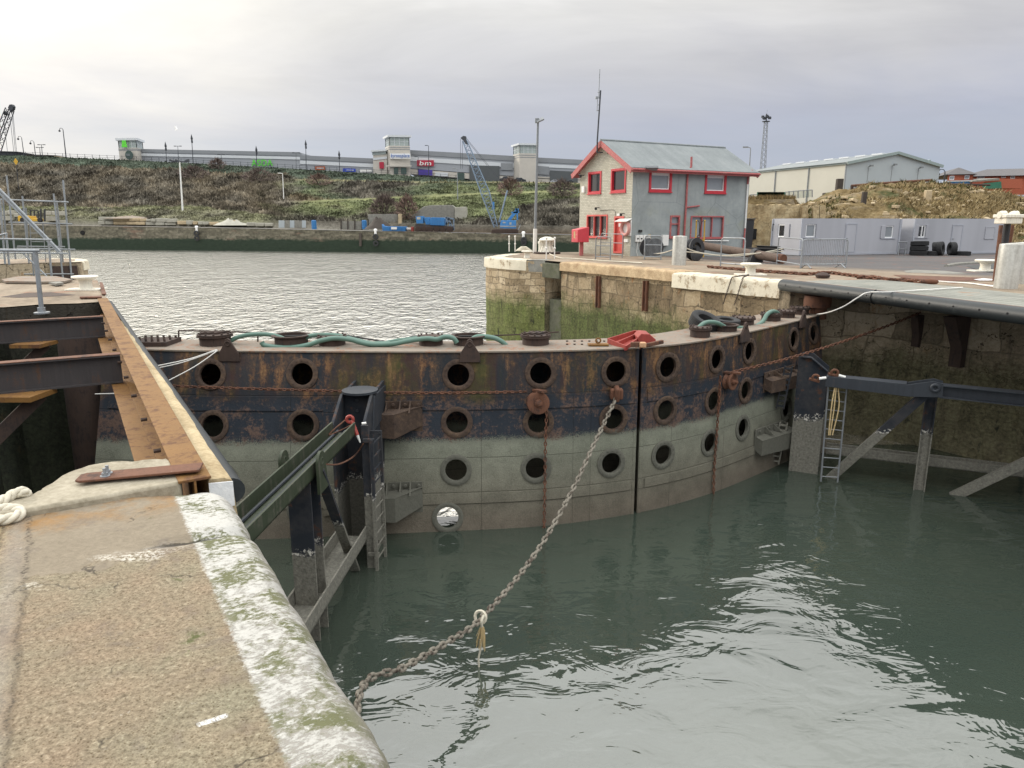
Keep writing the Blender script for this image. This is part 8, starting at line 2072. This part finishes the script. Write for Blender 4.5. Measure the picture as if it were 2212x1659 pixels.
# dry grass tufts and stones on it
m = MB(); vc = []
def tri_px(p): d = p - Vector((0, 0, EYE)); return 1106 + FPX * d.x / (d.y * CP - d.z * SP)
for _ in range(15000):
    px = rs2.uniform(1735, 2420); s = rs2.uniform(.8, 20); p = cliff(px, s)
    if fbm(p * .25 + Vector((7, 2, 1)), 3) > .02 and px < 1960: continue
    gk = fbm(p * .2, 3); c = (.13, .125, .055) if gk > .25 else ((.30, .235, .125) if rs2.random() < .65 else (.40, .33, .20))
    h = rs2.uniform(.12, .38); a = rs2.uniform(0, 6.28); dx = Vector((math.cos(a), math.sin(a), 0)) * rs2.uniform(.03, .08); top = p + Vector((rs2.uniform(-.3, .3), rs2.uniform(-.3, .1), h)); f = rs2.choice((.5, .75, 1.0, 1.3))
    b0 = len(m.v); m.v += [tuple(p - dx), tuple(p + dx), tuple(top)]; m.f.append((b0, b0 + 1, b0 + 2)); vc += [(c[0] * f, c[1] * f, c[2] * f, 1)] * 3
for _ in range(2200):
    px = rs2.uniform(1600, 1745); p = cliff(px, rs2.uniform(1.2, 8)); c = (.22, .16, .08); h = rs2.uniform(.15, .45); dx = Vector((.05, 0, 0)); f = rs2.choice((.5, .8, 1.2)); b0 = len(m.v); m.v += [tuple(p - dx), tuple(p + dx), tuple(p + Vector((rs2.uniform(-.2, .2), 0, h)))]; m.f.append((b0, b0 + 1, b0 + 2)); vc += [(c[0] * f, c[1] * f, c[2] * f, 1)] * 3
m.vc = vc; o = m.build('dry_grass', 'scrub_leaf', smooth=0); o['kind'] = 'stuff'
m = MB()
for _ in range(420):
    px = rs2.uniform(1740, 2300); s = rs2.choice((rs2.uniform(1, 4), rs2.uniform(4, 9), rs2.uniform(9, 15))); 
    if fbm(Vector((px * .02, s * .4, 5)), 3) < .08: continue
    p = cliff(px, s); r = rs2.uniform(.08, .30); M3 = Matrix.Rotation(rs2.uniform(0, 6), 3, 'Z') @ Matrix.Rotation(rs2.uniform(-.5, .5), 3, 'X'); m.box(p + Vector((0, -.05, r * .2)), (r * 2.2, r * 1.6, r * 1.0), M3)
o = m.build('loose_rocks', 'stone_pale', smooth=0, bevel=.04); o['kind'] = 'stuff'
# old cream retaining wall at the left of the cliff
def _cream(n):
    p = n.pos(); k = n.noise(p, .9, 6, .7); g = n.noise(p, 6, 5, .75); st = n.noise(p, (2.5, 2.5, .3), 4, .6)
    c = n.ramp(n.math('ADD', n.math('MULTIPLY', k, .45), n.math('ADD', n.math('MULTIPLY', g, .3), n.math('MULTIPLY', st, .25))), [(.32, (.13, .085, .045)), (.46, (.36, .27, .15)), (.6, (.55, .45, .28)), (.75, (.66, .58, .42))])
    cr = n.mapr(n.voro(n.vmath('ADD', p, n.scale(n.noise(p, 2, 3, .6, out=1), (.8, .8, .8))), (1.9, 1.9, 2.6), 'DISTANCE_TO_EDGE'), .03, .005); c = n.mix(n.math('MULTIPLY', cr, n.mapr(g, .46, .56, 0, .7)), c, (.10, .065, .04))
    return dict(color=c, rough=.95, spec=.2, bump=(n.math('SUBTRACT', g, cr), .7, .05))
mat('cream_wall', _cream)
m = MB(); a, b = atx(1560, Y0c - .9, 0), atx(1738, Y0c - .9, 0); zt2 = PY(1650, 442, Y0c - .9).z
m.grid(lambda i, j: a.lerp(b, i / 60) + Vector((0, .12 * fbm(a.lerp(b, i / 60) + Vector((0, 0, j * .3)), 3), -.6 + (zt2 + .6) * j / 16 + (.12 * fbm(Vector((i * .2, 0, 0)), 3) if j == 16 else 0))), 61, 17); m.grid(lambda i, j: a.lerp(b, i / 60) + Vector((0, j * 1.2, zt2 + (.12 * fbm(Vector((i * .2, 0, 0)), 3)))), 61, 2)
cw = tag(m.build('retaining_wall', 'cream_wall', smooth=50), 'crumbling cream rendered retaining wall between the control house and first cabin', 'wall')
m = MB(); m.box(PY(*c4(128, 985), Y0c - 1.0), (.3, .25, .75)); m.build('dark_opening', 'black_hole', cw)
for x in (515, 605, 650): m = MB(); p, q = PY(*c4(x, 765), Y0c - 1.1), PY(*c4(x, 865), Y0c - 1.1); m.bar(p, q, .45, .3, up=(0, 1, 0)); m.build('pier', 'cream_wall', cw)
wb2 = PY(*c4(78, 1095), 46.5); wb2.z = yardz(wb2.x, wb2.y); m = MB(); m.prism([wb2 + Vector((-.28, 0, 0)), wb2 + Vector((.28, 0, 0)), wb2 + Vector((.33, 0, 2.3)), wb2 + Vector((-.33, 0, 2.3))], (0, .6, 0)); m.box(wb2 + Vector((0, .3, 2.35)), (.75, .7, .08)); tag(m.build('bin', 'black_metal', bevel=.03), 'tall dark bin at the right corner of the control house', 'bin')
# green palisade fence and mesh panels above the wall
gf = thing('palisade_fence', PY(*c4(260, 720), 62), 'dark green palisade fence below the warehouse wall', 'fence')
for x in range(158, 366, 6): m = MB(); m.bar(PY(*c4(x, 660), 62), PY(*c4(x, 722), 62), .13, .05, up=(0, 1, 0)); m.build('pale', 'fence_green', gf, smooth=0)
m = MB()
for y in (672, 708): m.bar(PY(*c4(155, y), 62.05), PY(*c4(366, y), 62.05), .05, .08)
m.build('rail', 'fence_green', gf)
mf = thing('mesh_fence', PY(*c4(470, 710), 63), 'thin grey mesh fence panels right of the green palisade', 'fence')
m = MB()
for x, y0, y1 in ((372, 660, 715), (400, 652, 712), (435, 652, 710), (470, 650, 708), (512, 645, 705), (545, 645, 702), (578, 643, 700), (103, 680, 722), (125, 680, 722)): m.tube([PY(*c4(x, y0), 63), PY(*c4(x, y1), 63)], .05, 5)
m.tube([PY(*c4(372, 660), 63), PY(*c4(435, 653), 63), PY(*c4(578, 643), 63)], .035, 5); m.tube([PY(*c4(100, 681), 63), PY(*c4(155, 678), 63)], .035, 5); m.build('posts', 'galv_dark', mf)
for k in range(26): m = MB() if k == 0 else m; x = 375 + k * 8; m.tube([PY(*c4(x, 660 - k * .6), 63.1), PY(*c4(x, 712 - k * .5), 63.1)], .012, 4)
m.build('mesh', 'fence_green', mf)
# warehouse
Yk = 120.0; e0 = PY(*c4(850, 437), Yk); W0v = Vector((e0.x, Yk, 0)); gv = Vector((19, 7, 0)).normalized(); lv = Vector((-gv.y, gv.x, 0)); GWd = 20.4; LWd = 26.0
ze = e0.z; zr = PY(*c4(1213, 368), Yk + 3.6).z; zb2 = 3.0
wh = thing('warehouse', W0v + gv * 10 + lv * 13 + Vector((0, 0, zb2)), 'large pale clad warehouse with a low pitched roof above the cliff', 'warehouse')
m = MB(); G = Wall(W0v, gv, -lv); m.prism([G.at(0, zb2), G.at(GWd, zb2), G.at(GWd, ze), G.at(GWd / 2, zr), G.at(0, ze)], lv * .3); m.build('gable_wall', 'cladding_blue', wh, smooth=0)
m = MB(); Sd = Wall(W0v, lv, -gv); m.prism([Sd.at(.3, zb2), Sd.at(LWd, zb2), Sd.at(LWd, ze), Sd.at(.3, ze)], gv * .3); m.build('side_wall', 'cladding_cream', wh, smooth=0)
for s_ in (0, 1):
    m = MB(); q = [W0v + gv * (-.3 if not s_ else GWd + .3) + Vector((0, 0, ze - .1)), W0v + gv * GWd / 2 + Vector((0, 0, zr + .1))]; m.prism([q[0] - lv * .3, q[1] - lv * .3, q[1] + lv * LWd, q[0] + lv * LWd], (0, 0, .25)); m.build('roof', 'roof_sheet', wh, smooth=0)
    m = MB(); m.bar(q[0] - lv * .35 + Vector((0, 0, .1)), q[1] - lv * .35 + Vector((0, 0, .1)), .2, .45, up=(0, 0, 1)); m.build('verge_trim', 'cladding_trim', wh)
for u in (.1, 8.4, 16.8, 25.8): m = MB(); m.bar(Sd.at(u, zb2, .08), Sd.at(u, ze, .08), .22, .14, up=(0, 1, 0)); m.build('down_pipe', 'galv', wh)
m = MB(); m.bar(Sd.at(0, ze, .15), Sd.at(LWd, ze, .15), .3, .3); m.build('gutter', 'cladding_trim', wh)
for u in (4.5, 9.6, 15.5): m = MB(); z = ze - .3 - (.1 if u != 9.6 else -.2); m.tube([G.at(u, z, .05), G.at(u, z, .5)], .06, 6); m.box(G.at(u, z + .1, .6), (.5, .4, .25)); m.tube([G.at(u, z, .03), G.at(u, zb2 + 1.5, .03)], .03, 4); m.build('wall_light', 'galv_dark', wh)
for k in range(7): m = MB(); t = .5; u = 1.5 + k * 3.6; q = W0v + gv * 8.2 + lv * u + Vector((0, 0, ze + (zr - ze) * .82 + .35)); m.box(q, (1.2, 2.2, .25), Matrix((gv, lv, (0, 0, 1))).transposed().to_3x3()); m.build('roof_light', 'mall_light', wh)
m = MB(); q = G.at(GWd - 1.6, ze + .55, -.6); m.prism([q, q + gv * -1.6 + Vector((0, 0, .2)), q + Vector((0, 0, .6))], lv * 1.2); m.build('vent_cowl', 'cladding_trim', wh)
# rusty pipe rail at the cliff top
pr_ = thing('pipe_rail', PY(*c4(1250, 600), 74), 'rusty pipe rail on posts along the cliff top below the warehouse', 'railing')
m = MB(); m.tube([PY(*c4(880, 612), 74), PY(*c4(1265, 582), 74), PY(*c4(1500, 568), 74)], .13, 6); m.build('pipe', 'rust_brown', pr_); m = MB(); m.tube([PY(*c4(1270, 592), 74), PY(*c4(1600, 598), 74), PY(*c4(1950, 606), 74)], .1, 6); m.build('low_pipe', 'rust_dark', pr_)
for x, y0, y1 in ((1258, 575, 625), (1498, 565, 605), (885, 608, 640), (1855, 600, 625)): m = MB(); m.tube([PY(*c4(x, y0), 74), PY(*c4(x, y1), 74)], .15, 6); m.build('post', 'rust_dark', pr_)
q = PY(*c4(975, 725), 62); m = MB(); m.bar(q - Vector((0, 0, .5)), PY(*c4(985, 660), 62), .35, .3, up=(0, 1, 0)); tag(m.build('timber_post', 'timber_dark'), 'lone leaning timber post halfway up the cliff', 'post')
q = PY(*c4(1470, 700), 64); m = MB(); m.bar(q - Vector((0, 0, .5)), PY(*c4(1474, 645), 64), .55, .4, up=(0, 1, 0)); tag(m.build('stone_post', 'stone_pale', bevel=.06), 'pale square stone post on the cliff slope', 'post')
q = PY(*c4(785, 630), 73); m = MB(); m.box(q + Vector((0, 0, .1)), (.6, .5, 1.6)); m.box(q + Vector((-.5, 0, -.9)), (2.0, .6, .9)); tag(m.build('old_engine', 'timber_dark', bevel=.05), 'dark block of old machinery at the warehouse corner', 'machine')
# lattice mast and street light behind the house
mt_ = thing('lattice_mast', PY(*c4(195, 480), 150), 'slender lattice mast with a ring of floodlights behind the control house', 'mast')
m = MB(); A, B = PY(*c4(188, 620), 150), PY(*c4(222, 118), 150); lattice(m, A, B, 1.0, .55, 26, .05); m.build('tower', 'galv_dark', mt_)
m = MB(); m.lathe([(.75, 0), (.75, .12), (.1, .13)], B, seg=12); 
for k in range(7): t = k * .9; m.box(B + Vector((math.cos(t) * .7, math.sin(t) * .7, .7 + .3 * (k % 2))), (.45, .45, .4))
m.tube([B, B + Vector((0, 0, 1.5))], .12, 6); m.build('floodlights', 'lamp_dark', mt_); m = MB(); m.tube([B + Vector((0, 0, 1.2)), PY(*c4(232, 25), 150)], .03, 5); m.build('rod', 'galv', mt_)
lamp(c4, (92, 520), (103, 320), 115, 'grey street lamp between the control house roof and the lattice mast', .08, 'arm', 'galv_dark', 'street lamps above the cliff')
lamp(c4, (1595, 600), (1603, 505), 130, 'ornate dark street lamp left of the brick house', .12, 'hook', 'lamp_dark', 'street lamps above the cliff')
# brick house
Yb = 150.0; c8 = lambda x, y: S(2240 + x / 8.508, 380 + y / 8.508)
bh = thing('brick_house', PY(*c8(1130, 640), Yb), 'two storey red brick house with a grey hipped roof at top right', 'house')
K0, K1 = PY(*c8(1130, 640), Yb), PY(*c8(600, 640), Yb + 1.5); zbt = K0.z - 1.5; zet = PY(*c8(1130, 385), Yb).z; zrt = PY(*c8(1070, 268), Yb + 6).z
fv = (K1 - K0); fv.z = 0; Lf = fv.length; fv.normalize(); rv = Vector((-fv.y, fv.x, 0)); rv = rv if rv.y > 0 else -rv
K0 = Vector((K0.x, K0.y, 0)); F1 = Wall(K0, fv, -rv); wins1 = [F1.rect(*c8(665, 420), *c8(765, 505)), F1.rect(*c8(978, 408), *c8(1080, 490))]
m = MB(); F1.sheet(m, [(0, zbt), (Lf, zbt), (Lf, zet), (0, zet)], wins1, .15); S1 = Wall(K0, rv, -fv); m.prism([S1.at(0, zbt), S1.at(14, zbt), S1.at(14, zet), S1.at(0, zet)], fv * .1)
K2 = K0 + rv * 14 ; S2 = Wall(K0 - fv * 0 + rv * 8, -fv, -rv); wins2 = [S2.rect(*c8(1235, 410), *c8(1400, 480)), S2.rect(*c8(1740, 415), *c8(1840, 465)), S2.rect(*c8(1930, 405), *c8(2030, 480))]
S2.sheet(m, [(0, zbt), (24, zbt), (24, zet), (0, zet)], wins2, .15); m.build('wall', 'brick_red', bh, smooth=0)
for W_, rs__ in ((F1, wins1), (S2, wins2)):
    for r in rs__: window(W_, r, 'upvc', 'glass_blind', .12, mull=(.5,), surround=0, par=bh)
def hip(o, u, v, Lu, Lv, z0, z1, name='roof'):
    m = MB(); e = .6; o = o - u * e - v * e; Lu += 2 * e; Lv += 2 * e; h = min(Lu, Lv) / 2
    c = [o, o + u * Lu, o + u * Lu + v * Lv, o + v * Lv]
    r0, r1 = (o + u * h + v * Lv / 2, o + u * (Lu - h) + v * Lv / 2) if Lu > Lv else (o + u * Lu / 2 + v * h, o + u * Lu / 2 + v * (Lv - h))
    up0, up1 = Vector((0, 0, z0)), Vector((0, 0, z1))
    if Lu > Lv: m.face(c[0] + up0, c[1] + up0, r1 + up1, r0 + up1); m.face(c[1] + up0, c[2] + up0, r1 + up1); m.face(c[2] + up0, c[3] + up0, r0 + up1, r1 + up1); m.face(c[3] + up0, c[0] + up0, r0 + up1)
    else: m.face(c[0] + up0, c[1] + up0, r0 + up1); m.face(c[1] + up0, c[2] + up0, r1 + up1, r0 + up1); m.face(c[2] + up0, c[3] + up0, r1 + up1); m.face(c[3] + up0, c[0] + up0, r0 + up1, r1 + up1)
    m.face(*[p + up0 - Vector((0, 0, .15)) for p in c]); return m.build(name, 'slate', bh, smooth=0)
hip(K0, fv, rv, Lf, 16, zet, zrt); hip(K0 + rv * 8, -fv, rv, 26, 11, zet, zrt + .2)
q0_, q1_ = F1.rect(*c8(590, 535), *c8(1000, 640)), None
sh = thing('blue_shed', F1.at(6, zbt, 3), 'low blue flat roofed shed in front of the brick house', 'shed'); m = MB(); W_ = Wall(F1.at(0, 0, 2.5), fv, -rv); r = W_.rect(*c8(590, 540), *c8(1090, 640)); m.prism([W_.at(r[0], r[1]), W_.at(r[2], r[1]), W_.at(r[2], r[3]), W_.at(r[0], r[3] + .25)], rv * 2.4); m.build('walls', 'crane_blue', sh, smooth=0); m = MB(); m.prism([W_.at(r[0] - .2, r[3] + .02, .2), W_.at(r[2] + .2, r[3] + .02, .2), W_.at(r[2] + .2, r[3] + .02, -2.4), W_.at(r[0] - .2, r[3] + .02, -2.4)], (0, 0, .18)); m.build('roof', 'mall_light', sh, smooth=0)
ln = thing('lean_to', PY(*c8(1420, 640), Yb - 3), 'grey roofed lean-to with green hoarding beside the brick house', 'shed')
m = MB(); m.prism([PY(*c8(*p), Yb - 3) for p in ((1130, 548), (1140, 520), (1700, 468), (1705, 510))], (0, 6, .3)); m.build('roof', 'concrete_grey', ln, smooth=0); m = MB(); m.prism([PY(*c8(*p), Yb - 3.2) for p in ((1350, 580), (1740, 535), (1750, 680), (1400, 690), (1350, 640))], (0, .2, 0)); m.build('hoarding', 'fence_green', ln, smooth=0); m = MB(); m.prism([PY(*c8(*p), Yb - 2) for p in ((1710, 475), (2180, 490), (2180, 680), (1710, 680))], (0, 5, 0)); m.build('brick_block', 'brick_red', ln, smooth=0)
